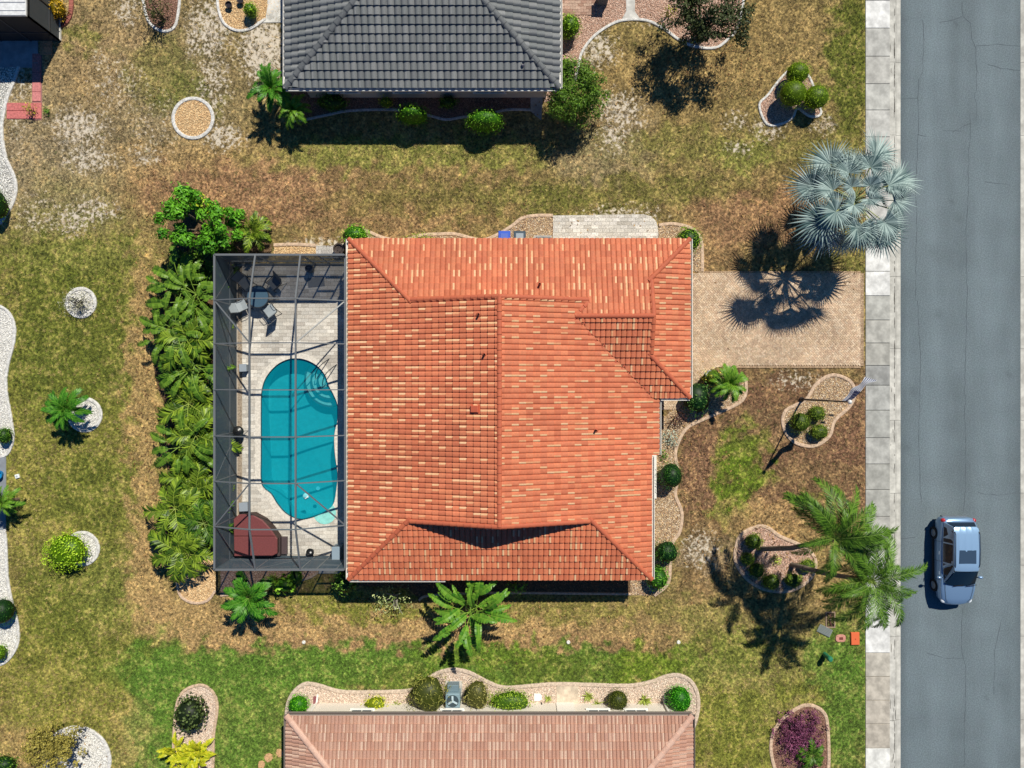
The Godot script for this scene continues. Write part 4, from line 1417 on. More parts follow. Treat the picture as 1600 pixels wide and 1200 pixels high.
func pool() -> void:
	var line := pool_line()
	var x0 := -15.05
	var x1 := -7.9
	var z0 := -6.54
	var z1 := 9.39
	keep_clear(PackedVector2Array([Vector2(x0, z0), Vector2(x1, z0), Vector2(x1, z1), Vector2(x0, z1)]))
	var coping := PackedVector2Array()
	var k := line.size()
	for a in k:
		var d := (line[(a + 1) % k] - line[(a + k - 1) % k]).normalized()
		var s := Vector2(d.y, -d.x)
		coping.append(line[a] + s * 0.3)
	if not Geometry2D.is_point_in_polygon(line[0], coping):
		coping = PackedVector2Array()
		for a in k:
			var d := (line[(a + 1) % k] - line[(a + k - 1) % k]).normalized()
			coping.append(line[a] - Vector2(d.y, -d.x) * 0.3)
	# bedding under the pavers
	var area := PackedVector2Array([Vector2(x0, z0), Vector2(x1, z0), Vector2(x1, z1), Vector2(x0, z1)])
	var g := Geo.new()
	for half in [[z0, 2.0], [2.0, z1]]:
		for c in Geometry2D.clip_polygons(PackedVector2Array([Vector2(x0, half[0]), Vector2(x1, half[0]), Vector2(x1, half[1]), Vector2(x0, half[1])]), line):
			g.flat(c, 0.03, hue(196, 188, 176))
	var deck_o := struct("pool_deck", g, mat("joint_dirt", 0.95))
	paving(deck_o, PackedVector2Array([Vector2(-14.72, z0 + 0.1), Vector2(x1, z0 + 0.1), Vector2(x1, z1 - 0.1), Vector2(-14.72, z1 - 0.1)]), coping, 0.4, 0.2, 0.07, "bond", [hue(220, 213, 202), hue(212, 205, 194), hue(226, 220, 210), hue(206, 198, 187)], mat("deck_paver", 0.8, 0.15, 0.1), "paver", 300)
	var p := Geo.new()
	for a in k:
		var b := (a + 1) % k
		var u := Vector3(line[a].x, 0.075, line[a].y)
		var v := Vector3(line[b].x, 0.075, line[b].y)
		var e := Vector3(coping[b].x, 0.075, coping[b].y)
		var f := Vector3(coping[a].x, 0.075, coping[a].y)
		p.quad(u, v, e, f, hue(232, 224, 212))
		p.quad(f - Vector3(0, 0.05, 0), f, e, e - Vector3(0, 0.05, 0), hue(226, 218, 204))
		p.quad(u, v, v - Vector3(0, 0.1, 0), u - Vector3(0, 0.1, 0), hue(216, 208, 196))
	var o := thing("swimming_pool", "freeform swimming pool with teal water inside the screen cage", "swimming pool", Vector3.ZERO)
	part("coping", p, mat("cast_concrete_pale", 0.8, 0.15, 0.2), o)
	# basin: walls and a floor that deepens towards the south
	var b2 := Geo.new()
	var plaster := hue(16, 190, 204)
	var depth := func(z: float) -> float: return -0.06 - lerpf(1.0, 1.75, smoothstep(-1.0, 6.5, z))
	for a in k:
		var c := (a + 1) % k
		b2.quad(Vector3(line[a].x, 0.03, line[a].y), Vector3(line[c].x, 0.03, line[c].y), Vector3(line[c].x, depth.call(line[c].y), line[c].y), Vector3(line[a].x, depth.call(line[a].y), line[a].y), plaster)
	var ids := Geometry2D.triangulate_polygon(line)
	for a in range(0, ids.size(), 3):
		var q := [line[ids[a]], line[ids[a + 1]], line[ids[a + 2]]]
		b2.tri(Vector3(q[0].x, depth.call(q[0].y), q[0].y), Vector3(q[2].x, depth.call(q[2].y), q[2].y), Vector3(q[1].x, depth.call(q[1].y), q[1].y), plaster)
	var band := Geo.new()
	for a in k:
		var c := (a + 1) % k
		var u := line[a].lerp(Vector2(-11.5, 2.5), 0.004)
		var v := line[c].lerp(Vector2(-11.5, 2.5), 0.004)
		band.quad(Vector3(u.x, 0.03, u.y), Vector3(v.x, 0.03, v.y), Vector3(v.x, -0.14, v.y), Vector3(u.x, -0.14, u.y), hue(30, 66, 84))
	part("waterline_tiles", band, mat("planter_plastic", 0.5), o)
	part("basin", b2, mat("pool_plaster", 0.7, 0.1, 0.4), o)
	# curved entry steps in the north east, and a seat in the south east corner
	for s in 3:
		var st := Geo.new()
		var c := spot2(512, 594)
		var r := 1.5 - s * 0.42
		var fan := PackedVector2Array()
		for t in 15:
			fan.append(c + Vector2(cos(TAU * t / 15.0), sin(TAU * t / 15.0)) * r)
		for bit in Geometry2D.intersect_polygons(fan, line):
			st.prism(bit, -1.2, -0.72 + s * 0.24, hue(120, 226, 226), 0.0)
		part("step", st, mat("pool_plaster", 0.7, 0.1, 0.4), o)
		var nosing := Geo.new()
		for t in 30:
			var u := Vector2(cos(TAU * t / 30.0), sin(TAU * t / 30.0))
			var v := Vector2(cos(TAU * (t + 1) / 30.0), sin(TAU * (t + 1) / 30.0))
			if Geometry2D.is_point_in_polygon(c + u * r, line) and Geometry2D.is_point_in_polygon(c + v * r, line):
				var y := -0.715 + s * 0.24
				var e := [c + u * (r - 0.1), c + v * (r - 0.1), c + v * (r + 0.005), c + u * (r + 0.005)]
				nosing.quad(Vector3(e[0].x, y, e[0].y), Vector3(e[3].x, y, e[3].y), Vector3(e[2].x, y, e[2].y), Vector3(e[1].x, y, e[1].y), hue(14, 50, 70))
		part("step_tiles", nosing, mat("planter_plastic", 0.5), o)
	var seat := Geo.new()
	var cs := spot2(508, 801)
	var disc := PackedVector2Array()
	for t in 16:
		disc.append(cs + Vector2(cos(TAU * t / 16.0), sin(TAU * t / 16.0)) * 0.62)
	for bit in Geometry2D.clip_polygons(disc, line):
		seat.prism(bit, 0.0, 0.09, hue(150, 226, 218), 0.0)
	part("seat", seat, mat("pool_plaster", 0.7, 0.1, 0.4), o)
	var wt := Geo.new()
	wt.flat(line, -0.06, hue(0, 158, 180))
	var wm := StandardMaterial3D.new()
	wm.resource_name = "pool_water"
	wm.vertex_color_use_as_albedo = true
	wm.albedo_color = Color(1, 1, 1, 0.42)
	wm.transparency = BaseMaterial3D.TRANSPARENCY_ALPHA
	wm.roughness = 0.06
	part("water", wt, wm, o)
	# handrails at the steps
	var rail := thing("handrail", "pair of curved metal handrails at the pool steps", "handrail", spot(508, 580, 0.07))
	for s in [-1, 1]:
		var path := []
		for t in 15:
			var f := t / 14.0
			var along := lerpf(-0.75, 0.7, f)
			path.append(Vector3(-along * 0.62 + s * 0.2, sin(f * PI) * 0.85 - 0.1 - f * 0.25, along * 0.75 + s * 0.16))
		var t2 := Geo.new()
		t2.tube(path, 0.024, 0.024, 7, hue(70, 74, 80))
		part("rail", t2, mat("rail_metal", 0.3, 0.0, 0.3, 0.6), rail)
	# border strip of soil along the west wall of the cage
	var soil := Geo.new()
	soil.flat(PackedVector2Array([Vector2(-15.0, z0 + 0.1), Vector2(-14.75, z0 + 0.1), Vector2(-14.75, z1 - 0.1), Vector2(-15.0, z1 - 0.1)]), 0.045, hue(176, 158, 138))
	struct("border", soil, mat("bed_soil", 0.95, 0.3, 0.15))


func cage() -> void:
	var o := thing("pool_cage", "bronze framed screen enclosure over the pool", "pool cage", Vector3.ZERO)
	var fm := mat("bronze_frame", 0.45)
	var col := hue(104, 108, 112)
	var x0 := -15.05
	var xa := -12.98
	var xb := -10.7
	var x1 := -8.5
	var z0 := -6.54
	var z1 := 9.39
	var hw := 2.9
	var ht := 3.7
	var hh := 2.62
	var zs := [-4.24, -2.04, 0.29, 2.62, 4.92, 7.2]
	var put := func(called: String, a: Vector3, b: Vector3, w := 0.05, h := 0.1) -> void:
		var g := Geo.new()
		g.bar(a, b, w, h, col)
		part(called, g, fm, o)
	# rims
	put.call("beam", Vector3(x0, hw, z0), Vector3(x0, hw, z1), 0.1, 0.08)
	put.call("beam", Vector3(x0, hw, z0), Vector3(x1, hw, z0), 0.1, 0.08)
	put.call("beam", Vector3(x0, hw, z1), Vector3(x1, hw, z1), 0.1, 0.08)
	put.call("beam", Vector3(x1, hh, z0), Vector3(x1, hh, z1), 0.1, 0.1)
	# posts and chair rails
	for z in [z0] + zs + [z1]:
		put.call("post", Vector3(x0, 0, z), Vector3(x0, hw, z), 0.06, 0.06)
	for x in [xa, xb, -9.9, x1]:
		put.call("post", Vector3(x, 0, z0), Vector3(x, hw, z0), 0.06, 0.06)
		put.call("post", Vector3(x, 0, z1), Vector3(x, hw, z1), 0.06, 0.06)
	put.call("chair_rail", Vector3(x0, 1.0, z0), Vector3(x0, 1.0, z1), 0.06, 0.06)
	put.call("chair_rail", Vector3(x0, 1.0, z0), Vector3(x1, 1.0, z0), 0.06, 0.06)
	put.call("chair_rail", Vector3(x0, 1.0, z1), Vector3(x1, 1.0, z1), 0.06, 0.06)
	put.call("base_rail", Vector3(x0, 0.1, z0), Vector3(x0, 0.1, z1), 0.06, 0.06)
	put.call("base_rail", Vector3(x0, 0.1, z1), Vector3(x1, 0.1, z1), 0.06, 0.06)
	put.call("base_rail", Vector3(x0, 0.1, z0), Vector3(x1, 0.1, z0), 0.06, 0.06)
	# arched frames across
	for z in zs:
		put.call("rafter", Vector3(x0, hw, z), Vector3(xa, ht, z), 0.05, 0.12)
		put.call("rafter", Vector3(xa, ht, z), Vector3(xb, ht, z), 0.05, 0.12)
		put.call("rafter", Vector3(xb, ht, z), Vector3(x1, hh, z), 0.05, 0.12)
	for x in [xa, xb]:
		put.call("purlin", Vector3(x, hw, z0), Vector3(x, ht, zs[0]), 0.08, 0.08)
		put.call("purlin", Vector3(x, ht, zs[0]), Vector3(x, ht, zs[5]), 0.08, 0.08)
		put.call("purlin", Vector3(x, ht, zs[5]), Vector3(x, hw, z1), 0.08, 0.08)
	for e in [[zs[0], zs[1]], [zs[5], zs[4]]]:
		put.call("brace", Vector3(x0, hw, e[0]), Vector3(xa, ht, e[1]), 0.06, 0.06)
		put.call("brace", Vector3(x1, hh, e[0]), Vector3(xb, ht, e[1]), 0.06, 0.06)
	# wall braces
	for e in [[Vector3(x0, 0.1, z0), Vector3(x0, hw, zs[0])], [Vector3(x0, 0.1, z1), Vector3(x0, hw, zs[5])], [Vector3(x0, 0.1, z1), Vector3(xa, hw, z1)], [Vector3(x0, hw, zs[1]), Vector3(x0, 0.1, zs[2])], [Vector3(x0, 0.1, zs[3]), Vector3(x0, hw, zs[4])], [Vector3(x0, 0.1, z0), Vector3(xa, hw, z0)], [Vector3(xb, 0.1, z1), Vector3(xa, hw, z1)]]:
		put.call("brace", e[0], e[1], 0.05, 0.05)
	# doors north and south
	for z in [z0, z1]:
		var d := Geo.new()
		for e in [[Vector3(-9.86, 2.1, z), Vector3(-8.9, 2.1, z)], [Vector3(-8.9, 0, z), Vector3(-8.9, hw, z)], [Vector3(-9.8, 0.15, z), Vector3(-8.96, 0.15, z)], [Vector3(-9.8, 1.05, z + 0.02), Vector3(-8.96, 1.05, z + 0.02)]]:
			d.bar(e[0], e[1], 0.07, 0.07, col)
		part("door", d, fm, o)
	# mesh panels
	var wall := screen_mat("screen_wall", 0.8)
	var top := screen_mat("screen_top", 0.015)
	var tint := hue(72, 88, 98)
	var ends := [z0] + zs + [z1]
	for k in 7:
		var g := Geo.new()
		g.quad(Vector3(x0 + 0.02, 0.1, ends[k]), Vector3(x0 + 0.02, 0.1, ends[k + 1]), Vector3(x0 + 0.02, hw, ends[k + 1]), Vector3(x0 + 0.02, hw, ends[k]), tint)
		part("wall_screen", g, wall, o)
		var r := Geo.new()
		var h0 := hw if k == 0 else ht
		var h1 := hw if k == 6 else ht
		r.quad(Vector3(x0, hw + 0.01, ends[k]), Vector3(x0, hw + 0.01, ends[k + 1]), Vector3(xa, h1 + 0.01, ends[k + 1]), Vector3(xa, h0 + 0.01, ends[k]), tint)
		r.quad(Vector3(xa, h0 + 0.01, ends[k]), Vector3(xa, h1 + 0.01, ends[k + 1]), Vector3(xb, h1 + 0.01, ends[k + 1]), Vector3(xb, h0 + 0.01, ends[k]), tint)
		r.quad(Vector3(xb, h0 + 0.01, ends[k]), Vector3(xb, h1 + 0.01, ends[k + 1]), Vector3(x1, hh + 0.05, ends[k + 1]), Vector3(x1, hh + 0.05, ends[k]), tint)
		part("roof_screen", r, top, o)
	for z in [z0 + 0.02, z1 - 0.02]:
		for e in [[x0, xa], [xa, xb], [xb, x1]]:
			var g := Geo.new()
			g.quad(Vector3(e[0], 0.1, z), Vector3(e[1], 0.1, z), Vector3(e[1], hw, z), Vector3(e[0], hw, z), tint)
			part("wall_screen", g, wall, o)


func pool_things() -> void:
	var metal := mat("furniture_metal", 0.4, 0.0, 0.3, 0.3)
	var dark := hue(58, 62, 70)
	# round table and four sling chairs
	var at := spot(410, 466, 0.07)
	var t := thing("patio_table", "round dark glass patio table in the north west of the cage", "table", at)
	var g := Geo.new()
	g.lathe(Vector3(0, 0.68, 0), [Vector2(0.56, 0.0), Vector2(0.6, 0.0), Vector2(0.61, 0.02), Vector2(0.6, 0.04), Vector2(0.56, 0.04)], 28, dark)
	part("rim", g, metal, t)
	g = Geo.new()
	g.lathe(Vector3(0, 0.7, 0), [Vector2(0.565, 0.0), Vector2(0.565, 0.012), Vector2(0.0, 0.012)], 28, hue(70, 94, 112))
	part("tabletop", g, mat("dark_glass", 0.08), t)
	for k in 4:
		var l := Geo.new()
		var d := Vector3(cos(PI / 4 + k * PI / 2), 0, sin(PI / 4 + k * PI / 2))
		l.tube([d * 0.52, d * 0.3 + Vector3(0, 0.4, 0), d * 0.42 + Vector3(0, 0.68, 0)], 0.02, 0.02, 6, dark)
		part("leg", l, metal, t)
	var seats := [[388, 444, "dark sling chair north west of the round patio table, in the shadow"], [433, 444, "dark sling chair north east of the round patio table"], [382, 479, "pale sling chair south west of the round patio table"], [426, 487, "sling chair south east of the round patio table casting a shadow"]]
	for k in 4:
		var p := spot(seats[k][0], seats[k][1], 0.07)
		var to := at - p
		var c := thing("patio_chair", seats[k][2], "chair", p, atan2(to.x, to.z), "sling chairs around the patio table")
		c.scale = Vector3(1.18, 1.1, 1.18)
		var sling := hue(150, 158, 164) if k >= 2 else hue(92, 98, 106)
		var s := Geo.new()
		for q in [[Vector3(0, 0.42, 0.24), Vector3(0, 0.39, 0.0)], [Vector3(0, 0.39, 0.0), Vector3(0, 0.44, -0.22)]]:
			s.bar(q[0], q[1], 0.46, 0.012, sling)
		part("seat", s, mat("sling", 0.7), c)
		s = Geo.new()
		s.bar(Vector3(0, 0.45, -0.23), Vector3(0, 0.98, -0.4), 0.46, 0.012, sling)
		part("backrest", s, mat("sling", 0.7), c)
		for side in [-1, 1]:
			var f := Geo.new()
			var x: float = 0.26 * side
			f.tube([Vector3(x, 0.0, 0.3), Vector3(x, 0.44, 0.27), Vector3(x, 0.4, 0.0), Vector3(x, 0.46, -0.23), Vector3(x, 1.0, -0.41)], 0.018, 0.018, 6, dark)
			f.tube([Vector3(x * 1.1, 0.0, -0.34), Vector3(x * 1.1, 0.3, -0.2), Vector3(x * 1.1, 0.62, -0.05), Vector3(x * 1.15, 0.64, 0.24), Vector3(x * 1.1, 0.44, 0.28)], 0.016, 0.016, 6, dark)
			part("side_frame", f, metal, c)
		var b := Geo.new()
		b.tube([Vector3(-0.26, 1.0, -0.41), Vector3(0, 1.02, -0.42), Vector3(0.26, 1.0, -0.41)], 0.018, 0.018, 6, dark)
		part("top_rail", b, metal, c)
	# covered spa with its step
	var spa := thing("hot_tub", "hot tub under a maroon cover in the south west of the cage", "hot tub", Vector3.ZERO)
	var o := PackedVector2Array()
	for q in [[366, 812], [374, 805], [392, 804], [410, 814], [422, 827], [432, 842], [432, 864], [424, 868], [367, 868]]:
		o.append(spot2(q[0], q[1], 0.9))
	g = Geo.new()
	g.prism(o, 0.07, 0.8, hue(72, 52, 46), 0.0)
	part("cabinet", g, mat("spa_wood", 0.7, 0.3, 0.1), spa)
	g = Geo.new()
	var big := PackedVector2Array()
	var mid := Vector2.ZERO
	for q in o: mid += q / o.size()
	for q in o: big.append(mid + (q - mid) * 1.03)
	# the cover is two folding halves
	var fold := spot2(366, 838, 0.9).y
	for h in [[-99.0, fold - 0.01], [fold + 0.01, 99.0]]:
		for bit in Geometry2D.intersect_polygons(big, PackedVector2Array([Vector2(-99, h[0]), Vector2(99, h[0]), Vector2(99, h[1]), Vector2(-99, h[1])])):
			var c := Geo.new()
			c.prism(bit, 0.8, 0.92, hue(124, 64, 64), 0.03)
			part("cover_half", c, mat("spa_vinyl", 0.55, 0.12, 0.1), spa)
	var st := thing("spa_step", "dark plastic two tread step beside the maroon hot tub cover", "step", spot(441, 852, 0.07))
	g = Geo.new()
	g.box(Vector3(-0.14, 0.2, 0), Vector3(0.26, 0.4, 1.0), hue(78, 64, 66), Basis(), 0.02)
	part("tread", g, mat("spa_vinyl", 0.55, 0.12, 0.1), st)
	g = Geo.new()
	g.box(Vector3(0.16, 0.1, -0.02), Vector3(0.3, 0.2, 0.94), hue(84, 70, 72), Basis(), 0.02)
	part("tread", g, mat("spa_vinyl", 0.55, 0.12, 0.1), st)
	# small things on the deck
	for e in [[384, 575, 0.34, 0.36, 0.42, "grey planter box standing west of the pool's round north end"], [385, 790, 0.42, 0.42, 0.44, "blue grey planter box standing north of the maroon hot tub"]]:
		var b := thing("planter_box", e[5], "planter", spot(e[0], e[1], 0.07), 0.05)
		g = Geo.new()
		g.box(Vector3(0, e[4] / 2, 0), Vector3(e[2], e[4], e[3]), hue(120, 130, 138), Basis(), 0.03)
		part("box", g, mat("planter_plastic", 0.5), b)
		g = Geo.new()
		g.box(Vector3(0, e[4] + 0.012, 0), Vector3(e[2] + 0.05, 0.024, e[3] + 0.05), hue(146, 156, 166), Basis(), 0.008)
		part("lid", g, mat("planter_plastic", 0.5), b)
	var ball := thing("kettle_grill", "black round kettle grill on the deck west of the pool", "grill", spot(379, 673, 0.07))
	g = Geo.new()
	g.lathe(Vector3(0, 0.55, 0), [Vector2(0.02, -0.2), Vector2(0.2, -0.12), Vector2(0.29, 0.02), Vector2(0.3, 0.08), Vector2(0.24, 0.2), Vector2(0.1, 0.27), Vector2(0, 0.28)], 16, hue(30, 30, 32))
	part("bowl", g, mat("grill_enamel", 0.35), ball)
	for k in 3:
		var l := Geo.new()
		l.tube([Vector3(cos(k * TAU / 3) * 0.14, 0.42, sin(k * TAU / 3) * 0.14), Vector3(cos(k * TAU / 3) * 0.3, 0, sin(k * TAU / 3) * 0.3)], 0.014, 0.014, 6, hue(60, 60, 64))
		part("leg", l, metal, ball)
	g = Geo.new()
	g.tube([Vector3(-0.07, 0.82, 0), Vector3(-0.05, 0.88, 0), Vector3(0.05, 0.88, 0), Vector3(0.07, 0.82, 0)], 0.012, 0.012, 6, hue(30, 30, 32))
	part("handle", g, metal, ball)
	var reel := thing("flower_pot", "black round pot on the deck near the south cage door", "pot", spot(487, 861, 0.07))
	g = Geo.new()
	g.lathe(Vector3.ZERO, [Vector2(0.13, 0), Vector2(0.2, 0.3), Vector2(0.22, 0.32), Vector2(0.2, 0.34), Vector2(0.16, 0.3), Vector2(0.15, 0.24), Vector2(0, 0.24)], 16, hue(36, 36, 38))
	part("pot", g, mat("grill_enamel", 0.35), reel)
	g = Geo.new()
	g.lump(Vector3(0.02, 0.28, 0.02), Vector3(0.06, 0.06, 0.06), hue(206, 206, 206), 5, 8)
	part("stone", g, mat("planter_plastic", 0.5), reel)
	var pump := thing("equipment_cabinet", "blue grey cabinet against the house in the south east corner of the cage", "cabinet", spot(531, 859, 0.07))
	g = Geo.new()
	g.box(Vector3(0, 0.4, 0), Vector3(0.42, 0.8, 0.66), hue(116, 134, 148), Basis(), 0.04)
	part("cabinet", g, mat("planter_plastic", 0.5), pump)
	g = Geo.new()
	g.box(Vector3(0, 0.83, 0), Vector3(0.46, 0.06, 0.7), hue(138, 156, 170), Basis(), 0.02)
	part("lid", g, mat("planter_plastic", 0.5), pump)
	var barrel := thing("planter_barrel", "dark blue round planter by the north wall of the cage", "planter", spot(487, 422, 0.07))
	g = Geo.new()
	g.lathe(Vector3.ZERO, [Vector2(0.16, 0), Vector2(0.22, 0.3), Vector2(0.2, 0.55), Vector2(0.21, 0.58), Vector2(0.17, 0.58), Vector2(0.16, 0.48), Vector2(0, 0.48)], 16, hue(44, 56, 74))
	part("pot", g, mat("grill_enamel", 0.35), barrel)
	var bench := thing("deck_mat", "grey woven mat on the deck by the north cage door", "mat", spot(494, 441, 0.075), 0.1)
	g = Geo.new()
	g.box(Vector3(0, 0.012, 0), Vector3(0.9, 0.02, 0.5), hue(120, 124, 130), Basis(), 0.005)
	part("mat", g, mat("sling", 0.7), bench)
	var fl := thing("chlorine_floater", "pale floating chlorine dispenser on the south end of the pool", "pool float", spot(478, 775, -0.06))
	g = Geo.new()
	g.lathe(Vector3.ZERO, [Vector2(0.0, -0.12), Vector2(0.12, -0.1), Vector2(0.17, 0.0), Vector2(0.15, 0.06), Vector2(0.08, 0.08), Vector2(0.08, 0.14), Vector2(0, 0.15)], 16, hue(120, 200, 210))
	part("body", g, mat("planter_plastic", 0.5), fl)
	g = Geo.new()
	g.box(Vector3(0.06, 0.1, 0.06), Vector3(0.22, 0.03, 0.1), hue(214, 228, 232), Basis(Vector3.UP, 0.5), 0.01)
	part("cap", g, mat("planter_plastic", 0.5), fl)
	var cord := thing("skimmer_lid", "small round skimmer disc in the pool near the floating dispenser", "pool fitting", spot(497, 763, -0.05))
	g = Geo.new()
	g.lathe(Vector3.ZERO, [Vector2(0.08, 0), Vector2(0.11, 0.01), Vector2(0.11, 0.02), Vector2(0, 0.02)], 14, hue(40, 170, 190))
	part("disc", g, mat("planter_plastic", 0.5), cord)


# ---------------------------------------------------------------- car, lamp and small things
func loft(g: Geo, rows: Array, col: Color) -> void:       # smooth surface through rows of points
	var k: int = rows[0].size()
	var start := g.v.size()
	for a in rows.size():
		for b in k:
			var du: Vector3 = rows[mini(a + 1, rows.size() - 1)][b] - rows[maxi(a - 1, 0)][b]
			var dv: Vector3 = rows[a][mini(b + 1, k - 1)] - rows[a][maxi(b - 1, 0)]
			var m := dv.cross(du).normalized()
			g.vert(rows[a][b], m, col)
	for a in rows.size() - 1:
		for b in k - 1:
			var q := start + a * k + b
			g.face(q, q + 1, q + k + 1)
			g.face(q, q + k + 1, q + k)


func car() -> void:
	var o := thing("parked_car", "silver blue estate car parked on the street, its bonnet pointing down the view", "car", Vector3(23.9, -0.096, 9.5))
	o.scale = Vector3(1.06, 1.02, 1.0)
	var paint := mat("car_paint", 0.28, 0.0, 0.3, 0.35)
	paint.clearcoat_enabled = true
	paint.clearcoat = 0.8
	paint.clearcoat_roughness = 0.08
	var col := hue(126, 158, 194)
	# lower body: cross sections from tail (-z) to nose (+z)
	var secs := [[-2.34, 0.62, 0.86, 0.45], [-2.3, 0.78, 0.98, 0.36], [-2.1, 0.88, 1.02, 0.3], [-1.4, 0.93, 1.02, 0.27], [0.0, 0.94, 0.99, 0.27], [0.9, 0.93, 0.97, 0.27], [1.5, 0.92, 0.92, 0.29], [2.0, 0.85, 0.85, 0.32], [2.25, 0.7, 0.77, 0.38], [2.37, 0.5, 0.66, 0.46]]
	var rows := []
	for s in secs:
		var w: float = s[1]
		var h: float = s[2]
		var lo: float = s[3]
		var half := [Vector2(w - 0.12, lo - 0.02), Vector2(w - 0.02, lo + 0.08), Vector2(w, lo + (h - lo) * 0.55), Vector2(w - 0.03, h - 0.1), Vector2(w - 0.1, h - 0.02), Vector2(w - 0.25, h + 0.015), Vector2(w * 0.4, h + 0.035)]
		var row := []
		for q in half: row.append(Vector3(-q.x, q.y, s[0]))
		row.append(Vector3(0, h + 0.04, s[0]))
		for k in range(half.size() - 1, -1, -1): row.append(Vector3(half[k].x, half[k].y, s[0]))
		rows.append(row)
	var g := Geo.new()
	loft(g, rows, col)
	for e in [0, rows.size() - 1]:
		var r: Array = rows[e]
		for k in range(1, r.size() - 1):
			if e: g.tri(r[0], r[k], r[k + 1], col)
			else: g.tri(r[0], r[k + 1], r[k], col)
	var body := part("body", g, paint, o)
	# cabin
	var low := [Vector3(0.8, 1.0, -2.12), Vector3(0.86, 1.0, -1.3), Vector3(0.86, 0.99, 0.3), Vector3(0.78, 0.96, 1.15)]
	var high := [Vector3(0.58, 1.5, -1.92), Vector3(0.64, 1.6, -1.4), Vector3(0.64, 1.6, -0.1), Vector3(0.58, 1.55, 0.3)]
	g = Geo.new()
	for k in 3:
		g.quad(low[k + 1], low[k], high[k], high[k + 1], col)
		var m := Vector3(-1, 1, 1)
		g.quad(low[k] * m, low[k + 1] * m, high[k + 1] * m, high[k] * m, col)
	g.quad(low[3] * Vector3(-1, 1, 1), low[3], high[3], high[3] * Vector3(-1, 1, 1), col)
	g.quad(low[0], low[0] * Vector3(-1, 1, 1), high[0] * Vector3(-1, 1, 1), high[0], col)
	part("cabin", g, paint, o)
	# roof, crowned, with pressed ribs
	rows = []
	for q in [[-1.98, 0.52, 1.48], [-1.9, 0.6, 1.535], [-1.6, 0.645, 1.61], [-0.8, 0.655, 1.64], [0.0, 0.64, 1.625], [0.28, 0.6, 1.575], [0.36, 0.56, 1.545]]:
		var row := []
		for k in 25:
			var f := k / 12.0 - 1.0
			var rib := 0.012 * maxf(0.0, sin((f * 2.0 + 0.5) * TAU)) if absf(f) < 0.75 and q[0] < -0.3 else 0.0
			row.append(Vector3(f * q[1], q[2] + 0.035 * (1.0 - f * f) + rib, q[0]))
		rows.append(row)
	g = Geo.new()
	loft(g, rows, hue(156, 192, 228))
	part("roof", g, paint, o)
	var glass := mat("car_glass", 0.06)
	var gc := hue(18, 38, 58)
	g = Geo.new()
	g.prism(PackedVector2Array([Vector2(-0.42, -0.78), Vector2(0.42, -0.78), Vector2(0.42, -0.08), Vector2(-0.42, -0.08)]), 1.63, 1.682, hue(56, 76, 98), 0.012)
	part("sunroof", g, glass, o)
	g = Geo.new()
	var up := Vector3(0, 0.012, 0.012)
	rows = []
	for k in 7:
		var f := k / 6.0
		var row := []
		for e in 9:
			var s := e / 4.0 - 1.0
			var w := lerpf(0.76, 0.56, f)
			row.append(Vector3(s * w, lerpf(0.985, 1.57, f) + 0.02, lerpf(1.2, 0.36, f) + 0.12 * (1.0 - s * s) * (1.0 - f * 0.5) - 0.04) + up)
		rows.append(row)
	loft(g, rows, gc)
	part("windscreen", g, glass, o)
	g = Geo.new()
	g.quad(Vector3(0.7, 1.05, -2.13), Vector3(-0.7, 1.05, -2.13), Vector3(-0.54, 1.47, -1.965), Vector3(0.54, 1.47, -1.965), gc)
	part("rear_window", g, glass, o)
	for s in [-1, 1]:
		for e in [[0.06, 0.97], [-1.02, -0.02], [-1.9, -1.1]]:
			var w := Geo.new()
			var pts := []
			for q in [[e[0], 0.06], [e[1], 0.06], [minf(e[1], 0.12), 0.9], [maxf(e[0], -1.72), 0.9]]:
				var z: float = q[0]
				var k := 0
				while k < 2 and z > low[k + 1].z: k += 1
				var f := clampf((z - low[k].z) / (low[k + 1].z - low[k].z), 0, 1)
				var l: Vector3 = low[k].lerp(low[k + 1], f)
				var kh := 0
				while kh < 2 and z > high[kh + 1].z: kh += 1
				var fh := clampf((z - high[kh].z) / (high[kh + 1].z - high[kh].z), 0, 1)
				var hpt: Vector3 = high[kh].lerp(high[kh + 1], fh)
				var pnt := l.lerp(hpt, q[1])
				pts.append(Vector3((pnt.x + 0.012) * s, pnt.y, z))
			if s > 0: w.quad(pts[1], pts[0], pts[3], pts[2], gc)
			else: w.quad(pts[0], pts[1], pts[2], pts[3], gc)
			part("side_window", w, glass, o)
		var mi := Geo.new()
		mi.lump(Vector3(s * 1.04, 1.02, 0.82), Vector3(0.13, 0.085, 0.08), col, 6, 10)
		mi.bar(Vector3(s * 0.86, 0.98, 0.84), Vector3(s * 0.98, 1.0, 0.82), 0.05, 0.03, hue(30, 30, 32))
		part("mirror", mi, paint, o)
		var hl := Geo.new()
		hl.lump(Vector3(s * 0.64, 0.69, 2.12), Vector3(0.16, 0.09, 0.17), hue(226, 232, 238), 6, 10)
		part("headlight", hl, mat("lamp_glass", 0.1), o)
		var tl := Geo.new()
		tl.lump(Vector3(s * 0.76, 0.88, -2.2), Vector3(0.13, 0.12, 0.12), hue(176, 48, 58), 6, 10)
		part("tail_light", tl, mat("lamp_glass", 0.1), o)
		var ra := Geo.new()
		ra.tube([Vector3(s * 0.6, 1.6, -1.75), Vector3(s * 0.6, 1.67, -1.6), Vector3(s * 0.61, 1.69, -0.8), Vector3(s * 0.6, 1.67, 0.0), Vector3(s * 0.58, 1.6, 0.15)], 0.018, 0.018, 6, hue(60, 64, 70))
		part("roof_rail", ra, mat("furniture_metal", 0.4, 0.0, 0.3, 0.3), o)
